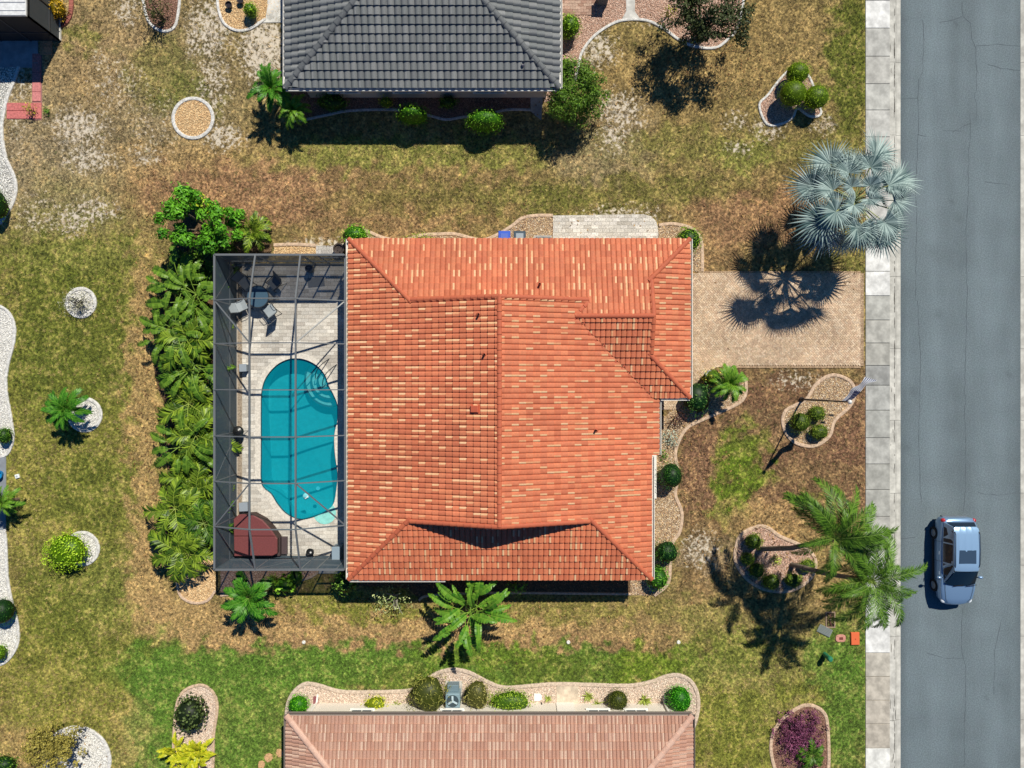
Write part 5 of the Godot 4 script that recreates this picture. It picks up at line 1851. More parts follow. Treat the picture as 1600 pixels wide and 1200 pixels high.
		for z in [-1.42, 1.42]:
			var wh := Geo.new()
			for e in [[0.2, 0.0], [0.32, 0.0]]:
				pass
			var t := Transform3D(Basis(Vector3.FORWARD, PI / 2 * s), Vector3(s * 0.86, 0.33, z))
			var tmp := Geo.new()
			tmp.lathe(Vector3.ZERO, [Vector2(0.2, -0.1), Vector2(0.31, -0.1), Vector2(0.335, -0.07), Vector2(0.335, 0.07), Vector2(0.31, 0.1), Vector2(0.2, 0.1)], 22, hue(28, 28, 30))
			turned(wh, tmp, t)
			var tyre := part("wheel", wh, mat("tyre_rubber", 0.9), o)
			var ri := Geo.new()
			var tr := Geo.new()
			tr.lathe(Vector3.ZERO, [Vector2(0.21, 0.09), Vector2(0.19, 0.06), Vector2(0.06, 0.05), Vector2(0, 0.07)], 16, hue(150, 154, 158))
			turned(ri, tr, t)
			part("rim", ri, mat("furniture_metal", 0.4, 0.0, 0.3, 0.3), tyre)
		for z in [-0.35, 0.72]:
			var dh := Geo.new()
			dh.box(Vector3(s * 0.945, 0.84, z - 0.1), Vector3(0.03, 0.03, 0.18), hue(180, 196, 212), Basis(), 0.008)
			part("door_handle", dh, paint, o)
	g = Geo.new()
	g.box(Vector3(0, 0.5, 2.33), Vector3(0.8, 0.16, 0.1), hue(30, 32, 36), Basis(), 0.02)
	part("grille", g, mat("tyre_rubber", 0.9), o)
	g = Geo.new()
	g.box(Vector3(0, 0.5, -2.34), Vector3(1.3, 0.18, 0.12), hue(120, 126, 132), Basis(), 0.03)
	part("rear_bumper", g, paint, o)
	# shut lines of the bonnet
	g = Geo.new()
	for s in [-1, 1]:
		g.tube([Vector3(s * 0.72, 0.985, 1.1), Vector3(s * 0.7, 0.955, 1.5), Vector3(s * 0.62, 0.885, 2.0), Vector3(s * 0.5, 0.81, 2.22)], 0.008, 0.008, 4, hue(60, 70, 82))
	part("bonnet_seam", g, mat("tyre_rubber", 0.9), body)
	for s in [-1, 1]:                                  # door seams and sill trim
		var seam := Geo.new()
		for z in [-1.05, 0.0, 1.0]:
			seam.tube([Vector3(s * 0.945, 0.4, z), Vector3(s * 0.95, 0.66, z), Vector3(s * 0.9, 0.99, z - 0.02)], 0.007, 0.007, 4, hue(40, 48, 58))
		part("door_seam", seam, mat("tyre_rubber", 0.9), body)
		var sill := Geo.new()
		sill.box(Vector3(s * 0.93, 0.31, 0), Vector3(0.06, 0.1, 2.2), hue(34, 36, 40), Basis(), 0.015)
		part("sill_trim", sill, mat("tyre_rubber", 0.9), o)
	g = Geo.new()
	for s in [-0.35, 0.3]:
		g.bar(Vector3(s, 1.03, 1.3), Vector3(s + 0.5, 1.08, 1.2), 0.025, 0.02, hue(24, 24, 26))
	part("wiper", g, mat("tyre_rubber", 0.9), o)


func turned(into: Geo, from: Geo, t: Transform3D) -> void:
	var s := into.v.size()
	for k in from.v.size():
		into.vert(t * from.v[k], t.basis * from.n[k], from.c[k])
	for k in from.i:
		into.i.append(k + s)


func street_furniture() -> void:
	var at := spot(1252, 624)
	var o := thing("flagpole", "tall thin flagpole with a small ball on top in the peanut shaped bed", "flagpole", at)
	var g := Geo.new()
	g.tube([Vector3.ZERO, Vector3(0, 2.5, 0), Vector3(0.02, 5.45, 0)], 0.06, 0.035, 10, hue(70, 66, 66))
	g.lathe(Vector3.ZERO, [Vector2(0.14, 0.0), Vector2(0.14, 0.1), Vector2(0.09, 0.25)], 12, hue(70, 66, 66))
	part("pole", g, mat("bronze_frame", 0.45), o)
	g = Geo.new()
	g.lump(Vector3(0.02, 5.52, 0), Vector3(0.11, 0.1, 0.11), hue(226, 226, 222), 8, 12)
	part("finial", g, mat("lamp_metal", 0.35, 0.0, 0.3, 0.2), o)
	# the flag flies towards the pavement: dark field by the pole, pale and slate stripes beyond
	var fo := thing("flag", "navy and white flag flying from the pole towards the pavement", "flag", at)
	var rows := []
	var fly := Vector3(0.76, 0, -0.65)
	var sideways := Vector3(0.65, 0, 0.76)
	for k in 25:
		var f := k / 24.0
		var row := []
		for e in 14:
			var q := e / 13.0
			var wave := sin(f * 8.0 + q * 1.4) * 0.14 * f + sin(f * 15.0 - q * 2.0) * 0.04 * f
			row.append(Vector3(0.07, 5.36, 0) + fly * f * 1.75 * (1.0 - 0.05 * q) + sideways * (wave * 0.8 - q * (0.04 + 0.12 * f)) - Vector3.UP * (q * 0.7 + f * f * 0.18))
		rows.append(row)
	var cloth := mat("flag_cloth", 0.8)
	var field := Geo.new()
	var stars := Geo.new()
	for e in 13:
		var st := Geo.new()
		for k in 24:
			var navy: bool = k < 10 and e < 7
			(field if navy else st).quad(rows[k][e], rows[k][e + 1], rows[k + 1][e + 1], rows[k + 1][e], hue(36, 48, 92) if navy else (hue(92, 108, 150) if e % 2 else hue(236, 238, 242)))
			if navy and k % 2 == 1 and e % 2 == 1:
				for s in [-0.012, 0.012]:
					var c: Vector3 = (rows[k][e] + rows[k + 1][e + 1]) / 2.0 + sideways * s
					for t in 5:
						var a := TAU * t / 5.0
						stars.tri(c, c + (fly * cos(a) + Vector3.UP * sin(a)) * 0.032, c + (fly * cos(a + 0.6) + Vector3.UP * sin(a + 0.6)) * 0.014, hue(236, 238, 242))
						stars.tri(c, c + (fly * cos(a) + Vector3.UP * sin(a)) * 0.032, c + (fly * cos(a - 0.6) + Vector3.UP * sin(a - 0.6)) * 0.014, hue(236, 238, 242))
		part("stripe", st, cloth, fo)
	part("field", field, cloth, fo)
	part("stars", stars, cloth, fo)
	var stk := thing("garden_spike", "small dark ground stake with a short arm in the flagpole's gravel bed", "garden light", spot(1289, 648))
	g = Geo.new()
	g.tube([Vector3.ZERO, Vector3(0, 0.6, 0)], 0.025, 0.02, 6, hue(30, 30, 32))
	g.box(Vector3(0.08, 0.62, 0), Vector3(0.22, 0.06, 0.1), hue(34, 34, 36), Basis(), 0.01)
	part("stake", g, mat("bronze_frame", 0.45), stk)
	# meters and boxes near the pavement
	var pit := thing("meter_pit", "open meter pit with dark inside and pale rim near the pavement", "meter box", spot(1297, 968))
	g = Geo.new()
	for b in [[Vector3(0, 0.03, -0.41), Vector3(0.52, 0.06, 0.05)], [Vector3(0, 0.03, 0.41), Vector3(0.52, 0.06, 0.05)], [Vector3(-0.235, 0.03, 0), Vector3(0.05, 0.06, 0.77)], [Vector3(0.235, 0.03, 0), Vector3(0.05, 0.06, 0.77)]]:
		g.box(b[0], b[1], hue(176, 150, 128))
	part("rim", g, mat("cast_concrete", 0.85, 0.2, 0.8), pit)
	g = Geo.new()
	g.box(Vector3(0, 0.008, 0), Vector3(0.42, 0.012, 0.77), hue(44, 32, 28))
	part("hollow", g, mat("bed_soil", 0.95, 0.3, 0.15), pit)
	g = Geo.new()
	g.tube([Vector3(-0.05, 0.02, -0.36), Vector3(0.02, 0.06, -0.1), Vector3(-0.03, 0.05, 0.12), Vector3(0.06, 0.02, 0.36)], 0.035, 0.035, 7, hue(96, 60, 52))
	g.lump(Vector3(0, 0.05, 0.02), Vector3(0.09, 0.06, 0.09), hue(70, 50, 46), 5, 8)
	part("meter", g, mat("planter_plastic", 0.5), pit)
	var lid := thing("loose_cover", "grey ribbed lid lying askew beside the open meter pit", "lid", spot(1288, 985), -0.46)
	g = Geo.new()
	g.box(Vector3(0, 0.05, 0), Vector3(0.78, 0.04, 0.44), hue(128, 136, 134), Basis(), 0.01)
	part("plate", g, mat("planter_plastic", 0.5), lid)
	g = Geo.new()
	for k in 6:
		g.box(Vector3(0, 0.075, -0.18 + k * 0.072), Vector3(0.66, 0.01, 0.02), hue(104, 112, 110))
	part("rib", g, mat("planter_plastic", 0.5), lid)
	var ov := thing("valve_box", "reddish oval valve box set in the lawn beside the orange lid", "valve box", spot(1313, 997))
	var oval := PackedVector2Array()
	for k in 20:
		var c := Vector2(cos(TAU * k / 20), sin(TAU * k / 20))
		oval.append(Vector2(signf(c.x) * pow(absf(c.x), 0.6) * 0.28, signf(c.y) * pow(absf(c.y), 0.7) * 0.21))
	g = Geo.new()
	g.prism(oval, 0.0, 0.06, hue(206, 144, 128), 0.02)
	part("cover", g, mat("planter_plastic", 0.5), ov)
	g = Geo.new()
	g.box(Vector3(0.02, 0.068, 0), Vector3(0.2, 0.016, 0.14), hue(120, 62, 54))
	part("plate", g, mat("planter_plastic", 0.5), ov)
	var cab := thing("cable_box", "orange oblong cable box lid beside the pavement", "utility box", spot(1335, 997), 0.02)
	g = Geo.new()
	g.box(Vector3(0, 0.06, 0), Vector3(0.46, 0.12, 0.68), hue(222, 108, 66), Basis(), 0.02)
	part("lid", g, mat("planter_plastic", 0.5), cab)
	g = Geo.new()
	g.box(Vector3(0, 0.124, 0.02), Vector3(0.05, 0.01, 0.07), hue(176, 80, 48))
	part("latch", g, mat("planter_plastic", 0.5), cab)
	var bol := thing("utility_pedestal", "green round utility pedestal casting a short shadow on the lawn", "utility pedestal", spot(1288, 1022))
	g = Geo.new()
	g.lathe(Vector3.ZERO, [Vector2(0.13, 0), Vector2(0.13, 0.6), Vector2(0.15, 0.6), Vector2(0.15, 0.72), Vector2(0.11, 0.8), Vector2(0, 0.82)], 16, hue(44, 124, 92))
	part("cover", g, mat("planter_plastic", 0.5), bol)
	g = Geo.new()
	g.box(Vector3(0.13, 0.35, 0.05), Vector3(0.02, 0.2, 0.1), hue(30, 96, 70))
	part("label_plate", g, mat("planter_plastic", 0.5), bol)
	for q in [[475, 1003, "leftmost of the three white sprinkler heads along the lawn edge"], [888, 1003, "middle one of the three white sprinkler heads along the lawn edge"], [1060, 1003, "rightmost of the three white sprinkler heads, near the palm shadow"]]:
		var s := thing("sprinkler_head", q[2], "sprinkler", spot(q[0], q[1]), 0, "sprinkler heads along the lawn edge")
		g = Geo.new()
		g.lathe(Vector3.ZERO, [Vector2(0.1, 0.0), Vector2(0.1, 0.06), Vector2(0.06, 0.08), Vector2(0.03, 0.05), Vector2(0, 0.05)], 12, hue(226, 224, 218))
		part("head", g, mat("planter_plastic", 0.5), s)


func yard_things() -> void:
	var plastic := mat("planter_plastic", 0.5)
	# bins and equipment by the north wall
	for e in [[788, 371, hue(34, 82, 190), "blue lidded wheeled bin by the north wall of the orange roofed house"], [812, 371, hue(46, 66, 84), "dark blue grey wheeled bin beside the blue one by the north wall"]]:
		var b := thing("wheeled_bin", e[3], "bin", spot(e[0], e[1], 1.05) - Vector3(0, 1.05, 0))
		var g := Geo.new()
		g.box(Vector3(0, 0.52, 0.02), Vector3(0.56, 0.96, 0.6), e[2], Basis(), 0.02)
		part("body", g, plastic, b)
		g = Geo.new()
		g.box(Vector3(0, 1.03, 0), Vector3(0.64, 0.07, 0.7), e[2] * 1.1, Basis(), 0.03)
		var lid := part("lid", g, plastic, b)
		g = Geo.new()
		g.box(Vector3(0, 1.075, -0.05), Vector3(0.4, 0.02, 0.34), (e[2] as Color).lerp(hue(190, 200, 210), 0.55 if e[0] > 800 else 0.1), Basis(), 0.008)
		part("panel", g, plastic, lid)
		for s in [-1, 1]:
			g = Geo.new()
			var t := Transform3D(Basis(Vector3.FORWARD, PI / 2), Vector3(s * 0.25, 0.12, 0.36))
			var tmp := Geo.new()
			tmp.lathe(Vector3.ZERO, [Vector2(0.0, -0.03), Vector2(0.12, -0.03), Vector2(0.12, 0.03), Vector2(0, 0.03)], 12, hue(24, 24, 26))
			turned(g, tmp, t)
			part("wheel", g, plastic, b)
	ac(spot(849, 373, 0.8) - Vector3(0, 0.8, -0.15), 0.0, 0.8, 0.8, hue(120, 124, 126), "dark topped air conditioner beside the paved pad at the north wall")
	ac(spot(707, 1093, 0.85) - Vector3(0, 0.85, 0), 0.0, 0.78, 1.15, hue(128, 154, 166), "blue grey air conditioner between hedges by the pink roofed house")
	var sp := thing("splash_block", "maroon splash block below the downspout of the pink roofed house", "splash block", spot(494, 1095))
	var g2 := Geo.new()
	g2.box(Vector3(0, 0.04, 0), Vector3(0.26, 0.08, 0.52), hue(140, 86, 92), Basis(), 0.01)
	part("block", g2, plastic, sp)
	g2 = Geo.new()
	for s in [-1, 1]:
		g2.box(Vector3(s * 0.11, 0.095, 0), Vector3(0.04, 0.03, 0.5), hue(150, 96, 100))
	part("lip", g2, plastic, sp)
	var cv := thing("valve_cover", "small white oblong cover in the cream gravel by the pink roof", "cover", spot(840, 1089))
	g2 = Geo.new()
	g2.prism(PackedVector2Array([Vector2(-0.2, -0.2), Vector2(0.12, -0.2), Vector2(0.22, -0.1), Vector2(0.22, 0.1), Vector2(0.12, 0.2), Vector2(-0.2, 0.2)]), 0.0, 0.08, hue(238, 238, 236), 0.02)
	part("cover", g2, plastic, cv)
	g2 = Geo.new()
	g2.tube([Vector3(0.2, 0.02, 0.3), Vector3(0.22, 0.2, 0.32)], 0.03, 0.03, 6, hue(40, 40, 44))
	part("valve", g2, plastic, cv)
	var wb := thing("white_marker", "small white square box lying on the west lawn", "box", spot(28, 744), 0.3)
	g2 = Geo.new()
	g2.box(Vector3(0, 0.05, 0), Vector3(0.22, 0.1, 0.22), hue(236, 240, 242), Basis(), 0.02)
	part("box", g2, plastic, wb)
	g2 = Geo.new()
	g2.box(Vector3(0, 0.104, 0), Vector3(0.1, 0.008, 0.1), hue(170, 180, 186))
	part("lid", g2, plastic, wb)
	var tub := thing("blue_tub", "bright blue round tub on the concrete slab at the left edge", "tub", spot(1, 741))
	g2 = Geo.new()
	g2.lathe(Vector3.ZERO, [Vector2(0.2, 0), Vector2(0.26, 0.28), Vector2(0.28, 0.3), Vector2(0.25, 0.3), Vector2(0.2, 0.06), Vector2(0, 0.06)], 18, hue(20, 130, 190))
	part("tub", g2, plastic, tub)
	# stepping stones at the bottom
	for q in [[437, 1176, 0.2], [420, 1183, 0.22], [409, 1195, 0.2]]:
		var s := thing("stepping_stone", "%s stepping stone of three beside the pink roofed house" % ["uppermost", "middle", "lowest"][int([437, 420, 409].find(q[0]))], "stepping stone", spot(q[0], q[1]), 0, "stepping stones on the south lawn")
		g2 = Geo.new()
		var p := PackedVector2Array()
		for k in 8:
			p.append(Vector2(cos(TAU * k / 8 + 0.2), sin(TAU * k / 8 + 0.2)) * q[2] * rnd(0.9, 1.3))
		g2.prism(p, 0.0, 0.05, hue(222, 176, 128), 0.015)
		part("stone", g2, mat("pink_slab", 0.85, 0.2, 0.15), s)
	# by the north house: brick steps and a grey letterbox like pillar
	var tr := Geo.new()
	tr.flat(rect(876, -30, 930, 24), 0.02, hue(150, 116, 100))
	var terrace := struct("terrace", tr, mat("joint_dirt", 0.95))
	paving(terrace, rect(876, -30, 930, 24), PackedVector2Array(), 0.3, 0.16, 0.06, "bond", [hue(206, 170, 150), hue(190, 150, 130), hue(214, 182, 162)], mat("paver", 0.85, 0.25, 0.1), "paver", 60)
	var pil := thing("stone_pillar", "grey square pillar on the gravel beside the grey roof", "pillar", spot(941, 2))
	g2 = Geo.new()
	g2.box(Vector3(0, 0.4, 0), Vector3(0.5, 0.8, 0.5), hue(110, 116, 124), Basis(), 0.02)
	part("shaft", g2, mat("cast_concrete", 0.85, 0.2, 0.8), pil)
	g2 = Geo.new()
	g2.box(Vector3(0, 0.84, 0), Vector3(0.6, 0.08, 0.6), hue(150, 160, 172), Basis(), 0.02)
	part("cap", g2, mat("cast_concrete", 0.85, 0.2, 0.8), pil)
	# pots
	var pots := [[360, 11, "black pot in the middle of the tan bed at the top edge"], [378, 4, "black pot nearest the clipped ball in the tan bed at the top edge"]]
	for q in pots:
		var p := thing("flower_pot", q[2], "pot", spot(q[0], q[1]))
		g2 = Geo.new()
		g2.lathe(Vector3.ZERO, [Vector2(0.12, 0), Vector2(0.17, 0.26), Vector2(0.19, 0.28), Vector2(0.15, 0.28), Vector2(0.14, 0.2), Vector2(0, 0.2)], 14, hue(44, 42, 44))
		part("pot", g2, mat("grill_enamel", 0.35), p)
	var big := thing("planter_urn", "round dark urn at the north west corner of the orange roof", "planter", spot(532, 391))
	g2 = Geo.new()
	g2.lathe(Vector3.ZERO, [Vector2(0.18, 0), Vector2(0.3, 0.2), Vector2(0.27, 0.4), Vector2(0.31, 0.44), Vector2(0.24, 0.44), Vector2(0.22, 0.34), Vector2(0, 0.34)], 18, hue(74, 66, 60))
	part("pot", g2, mat("grill_enamel", 0.35), big)
	var cherub := thing("garden_statue", "small pale stone ornament among the croton leaves by the driveway", "garden ornament", spot(1107, 585, 0.4) - Vector3(0, 0.4, 0))
	g2 = Geo.new()
	g2.lathe(Vector3.ZERO, [Vector2(0.16, 0), Vector2(0.16, 0.06), Vector2(0.08, 0.1), Vector2(0.07, 0.5), Vector2(0.2, 0.58), Vector2(0.22, 0.64), Vector2(0.12, 0.62), Vector2(0, 0.6)], 14, hue(196, 200, 204))
	part("bird_bath", g2, mat("cast_concrete", 0.85, 0.2, 0.8), cherub)


func ac(at: Vector3, turn: float, w: float, l: float, col: Color, label: String) -> void:
	var o := thing("air_conditioner", label, "air conditioner", at, turn)
	var plastic := mat("planter_plastic", 0.5)
	var g := Geo.new()
	g.box(Vector3(0, 0.03, 0), Vector3(w + 0.16, 0.06, l + 0.16), hue(206, 202, 194))
	part("pad", g, mat("cast_concrete", 0.85, 0.2, 0.8), o)
	g = Geo.new()
	g.box(Vector3(0, 0.42, 0.12), Vector3(w, 0.72, w), col, Basis(), 0.05)
	part("cabinet", g, plastic, o)
	if l > w:
		g = Geo.new()
		g.box(Vector3(0, 0.3, -w * 0.5 - 0.06), Vector3(w * 0.8, 0.5, l - w), col * 0.7, Basis(), 0.03)
		part("coil_box", g, plastic, o)
	for k in 4:
		g = Geo.new()
		var r := 0.09 + k * 0.075
		g.lathe(Vector3(0, 0.785, 0.12), [Vector2(r - 0.008, 0.0), Vector2(r, 0.012), Vector2(r + 0.008, 0.0)], 20, hue(70, 84, 92))
		part("grille_ring", g, plastic, o)
	g = Geo.new()
	g.lathe(Vector3(0, 0.782, 0.12), [Vector2(w * 0.42, 0.0), Vector2(w * 0.42, 0.004), Vector2(0, 0.004)], 20, hue(60, 76, 86))
	part("fan_well", g, plastic, o)
	for k in 3:
		g = Geo.new()
		var d := Vector3(cos(k * TAU / 3 + 0.5), 0, sin(k * TAU / 3 + 0.5))
		g.bar(Vector3(0, 0.8, 0.12), Vector3(0, 0.79, 0.12) + d * w * 0.36, 0.1, 0.008, hue(186, 206, 216))
		part("fan_blade", g, plastic, o)


# ---------------------------------------------------------------- plants
func mixc(a: Color, b: Color, f: float) -> Color:
	return a.lerp(b, f)


# a feather frond: arching midrib with two rows of leaflets, growing along +z from the origin
func feather(length: float, rise: float, droop: float, pairs: int, leaflet: float, width: float, c0: Color, c1: Color, m: Material, vee := 0.35, bend := 0.0) -> ArrayMesh:
	var g := Geo.new()
	var path := []
	var p := Vector3.ZERO
	var steps := 14
	var dirs := []
	for k in steps + 1:
		var f := float(k) / steps
		var a := lerpf(rise, droop, pow(f, 1.25))
		var d := Vector3(sin(bend * f) * cos(a), sin(a), cos(bend * f) * cos(a))
		path.append(p)
		dirs.append(d)
		p += d * (length / steps)
	g.tube(path, 0.022, 0.005, 5, c1.lerp(Color(0.35, 0.36, 0.12), 0.4), c1)
	for k in pairs:
		var f := 0.14 + 0.86 * float(k) / (pairs - 1)
		var q := f * steps
		var i0 := mini(int(q), steps - 1)
		var at: Vector3 = path[i0].lerp(path[i0 + 1], q - i0)
		var d: Vector3 = dirs[i0].lerp(dirs[i0 + 1], q - i0).normalized()
		var lateral := Vector3(cos(bend * f), 0, -sin(bend * f))
		var up := lateral.cross(d) * -1.0
		if up.y < 0: up = -up
		var l := leaflet * (0.35 + 0.65 * sin(PI * clampf(0.12 + f * 0.82, 0, 1))) * rnd(0.88, 1.1)
		for s in [-1.0, 1.0]:
			var ang := lerpf(1.15, 0.45, f) + rnd(-0.12, 0.12)
			var v := vee + rnd(-0.18, 0.18)
			var dir: Vector3 = (lateral * s * sin(ang) * cos(v) + d * cos(ang) + up * sin(ang) * sin(v)).normalized()
			var across := dir.cross(up).normalized() * width * 0.5
			var midp := at + dir * l * 0.5
			var tip := at + dir * l + Vector3.DOWN * l * rnd(0.08, 0.3)
			var col := mixc(c0, c1, rng.randf())
			g.quad(at - across * 0.5, at + across * 0.5, midp + across, midp - across, col)
			g.tri(midp - across, midp + across, tip, col)
	return g.mesh(m)


# a broad paddle leaf on its stalk, along +z
func paddle(stalk: float, blade: float, width: float, rise: float, droop: float, c0: Color, c1: Color, m: Material) -> ArrayMesh:
	var g := Geo.new()
	var path := []
	var p := Vector3.ZERO
	var n := 16
	var dirs := []
	for k in n + 1:
		var f := float(k) / n
		var a := lerpf(rise, droop, f * f)
		var d := Vector3(0, sin(a), cos(a))
		path.append(p); dirs.append(d)
		p += d * ((stalk + blade) / n)
	g.tube(path, 0.028, 0.008, 5, c1.lerp(Color(0.3, 0.36, 0.1), 0.3), c1)
	var first := int(n * stalk / (stalk + blade))
	var fold := rnd(0.15, 0.55)
	for s in [-1.0, 1.0]:
		var torn := rng.randi_range(first + 2, n - 2)
		for k in range(first, n):
			var row := []
			for e in 2:
				var f := float(k + e - first) / (n - first)
				var w := width * 0.5 * pow(sin(PI * pow(clampf(f * 0.94 + 0.04, 0, 1), 0.8)), 0.7)
				if k + e == torn: w *= rnd(0.45, 0.9)
				var up: Vector3 = Vector3(-1, 0, 0).cross(dirs[k + e])
				if up.y < 0: up = -up
				var back: Vector3 = (path[k] - path[k + 1]) * (rnd(0.1, 0.4) if e else 0.0)
				row.append([path[k + e], path[k + e] + back * 0.3 + Vector3(s, 0, 0) * w * 0.55 * cos(fold) + up * w * 0.55 * sin(fold), path[k + e] + back + Vector3(s, 0, 0) * w * cos(fold * 0.4) + up * w * (sin(fold) * 0.6)])
			var col := mixc(c0, c1, clampf(rnd(0.2, 0.8) + (0.1 if s > 0 else -0.1), 0, 1))
			for e in 2:
				g.quad(row[0][e], row[0][e + 1], row[1][e + 1], row[1][e], col)
	return g.mesh(m)


# a fan leaf: long stalk and a round pleated blade, along +z
func fan(stalk: float, r: float, rise: float, tilt: float, segs: int, c0: Color, c1: Color, m: Material) -> ArrayMesh:
	var g := Geo.new()
	var tip := Vector3(0, sin(rise), cos(rise)) * stalk
	g.tube([Vector3.ZERO, tip * 0.5 + Vector3(0, 0.05, 0), tip], 0.045, 0.025, 6, Color(0.3, 0.36, 0.16), Color(0.45, 0.48, 0.22))
	var fwd := Vector3(0, sin(tilt), cos(tilt))
	var up := Vector3(0, cos(tilt), -sin(tilt))
	for k in segs:
		var f := float(k) / (segs - 1) * 2.0 - 1.0
		var a := f * 2.45
		var l := r * (1.0 - 0.28 * absf(f)) * rnd(0.9, 1.08)
		var lift := 0.28 + 0.25 * absf(f)
		var d := (fwd * cos(a) + Vector3.RIGHT * sin(a)).normalized()
		var dd := (d * cos(lift) + up * sin(lift)).normalized()
		var step := 2.45 * 2.0 / segs * 0.5
		var side := (Vector3.RIGHT * cos(a) - fwd * sin(a))
		var in_len := l * 0.47
		var w := in_len * tan(step) * 0.98
		var mid := tip + dd * in_len
		var ridge := up * w * 0.5
		var end := tip + (dd * 0.86 + d * 0.2).normalized() * l - Vector3.UP * rnd(0.0, 0.14)
		var col := mixc(c0, c1, rng.randf())
		var p0 := mid - side * w
		var p1 := mid + side * w
		g.tri(tip, mid + ridge, p0, col)
		g.tri(tip, p1, mid + ridge, col)
		g.tri(p0, mid + ridge, end, col)
		g.tri(mid + ridge, p1, end, col)
	return g.mesh(m)


func trunk(o: Node, path: Array, r0: float, r1: float, col: Color, called := "trunk") -> void:
	var g := Geo.new()
	var fine := []
	for k in path.size() - 1:
		for s in 5:
			fine.append((path[k] as Vector3).lerp(path[k + 1], s / 5.0))
	fine.append(path[-1])
	g.tube(fine, r0, r1, 9, col)
	for k in range(2, fine.size() - 1, 2):                # old leaf scars
		var f := float(k) / fine.size()
		g.tube([fine[k] - Vector3(0, 0.015, 0), fine[k] + Vector3(0, 0.015, 0)], lerpf(r0, r1, f) + 0.012, lerpf(r0, r1, f) + 0.012, 9, col * 0.75)
	part(called, g, mat("palm_bark", 0.9, 0.35, 0.1), o)


func crown_of(o: Node, called: String, variants: Array, at: Vector3, n: int, tilt0: float, tilt1: float, scale := 1.0, from := 0.0, arc := TAU) -> void:
	for k in n:
		var yaw := from + arc * k / n + rnd(-0.25, 0.25)
		var pitch := lerpf(tilt0, tilt1, float((k * 7) % n) / n) + rnd(-0.08, 0.08)
		var b := Basis(Vector3.UP, yaw) * Basis(Vector3.RIGHT, -pitch) * Basis(Vector3.BACK, rnd(-0.3, 0.3))
		var s := scale * rnd(0.85, 1.12)
		piece(called, variants[rng.randi() % variants.size()], o, Transform3D(b.scaled(Vector3(s, s, s)), at))


func feathers(key: String, length: float, rise: float, droop: float, pairs: int, leaflet: float, width: float, c0: Color, c1: Color, vee := 0.35, bend := 0.25) -> Array:
	if not meshes.has(key):
		var a := []
		for k in 6:
			a.append(feather(length * rnd(0.9, 1.1), rise + rnd(-0.1, 0.1), droop + rnd(-0.15, 0.15), pairs, leaflet, width, c0, c1, leaf_mat("frond", 0.3, 0.42), vee, bend * (-1.0 if k % 2 else 1.0) * rnd(0.4, 1.0)))
		meshes[key] = a
	return meshes[key]


func paddles(key: String, stalk: float, blade: float, width: float, rise: float, droop: float, c0: Color, c1: Color) -> Array:
	if not meshes.has(key):
		var a := []
		for k in 4:
			a.append(paddle(stalk * rnd(0.85, 1.15), blade * rnd(0.85, 1.15), width * rnd(0.85, 1.1), rise + rnd(-0.08, 0.08), droop + rnd(-0.2, 0.2), c0, c1, leaf_mat("broad_leaf", 0.35, 0.4)))
		meshes[key] = a
	return meshes[key]


func palm(label: String, x: float, y: float, h: float, key: Array, n: int, tilt0: float, tilt1: float, scale := 1.0, called := "palm", r := 0.09, leaf := "frond") -> Node3D:
	var at := spot(x, y, h) - Vector3(0, h, 0)
	var o := thing(called, label, "palm" if leaf != "leaf" else "plant", at, rnd(0, TAU))
	if h > 0.25:
		trunk(o, [Vector3.ZERO, Vector3(0, h, 0)], r * 1.3, r, hue(130, 112, 90))
	crown_of(o, leaf, key, Vector3(0, h, 0), n, tilt0, tilt1, scale)
	return o


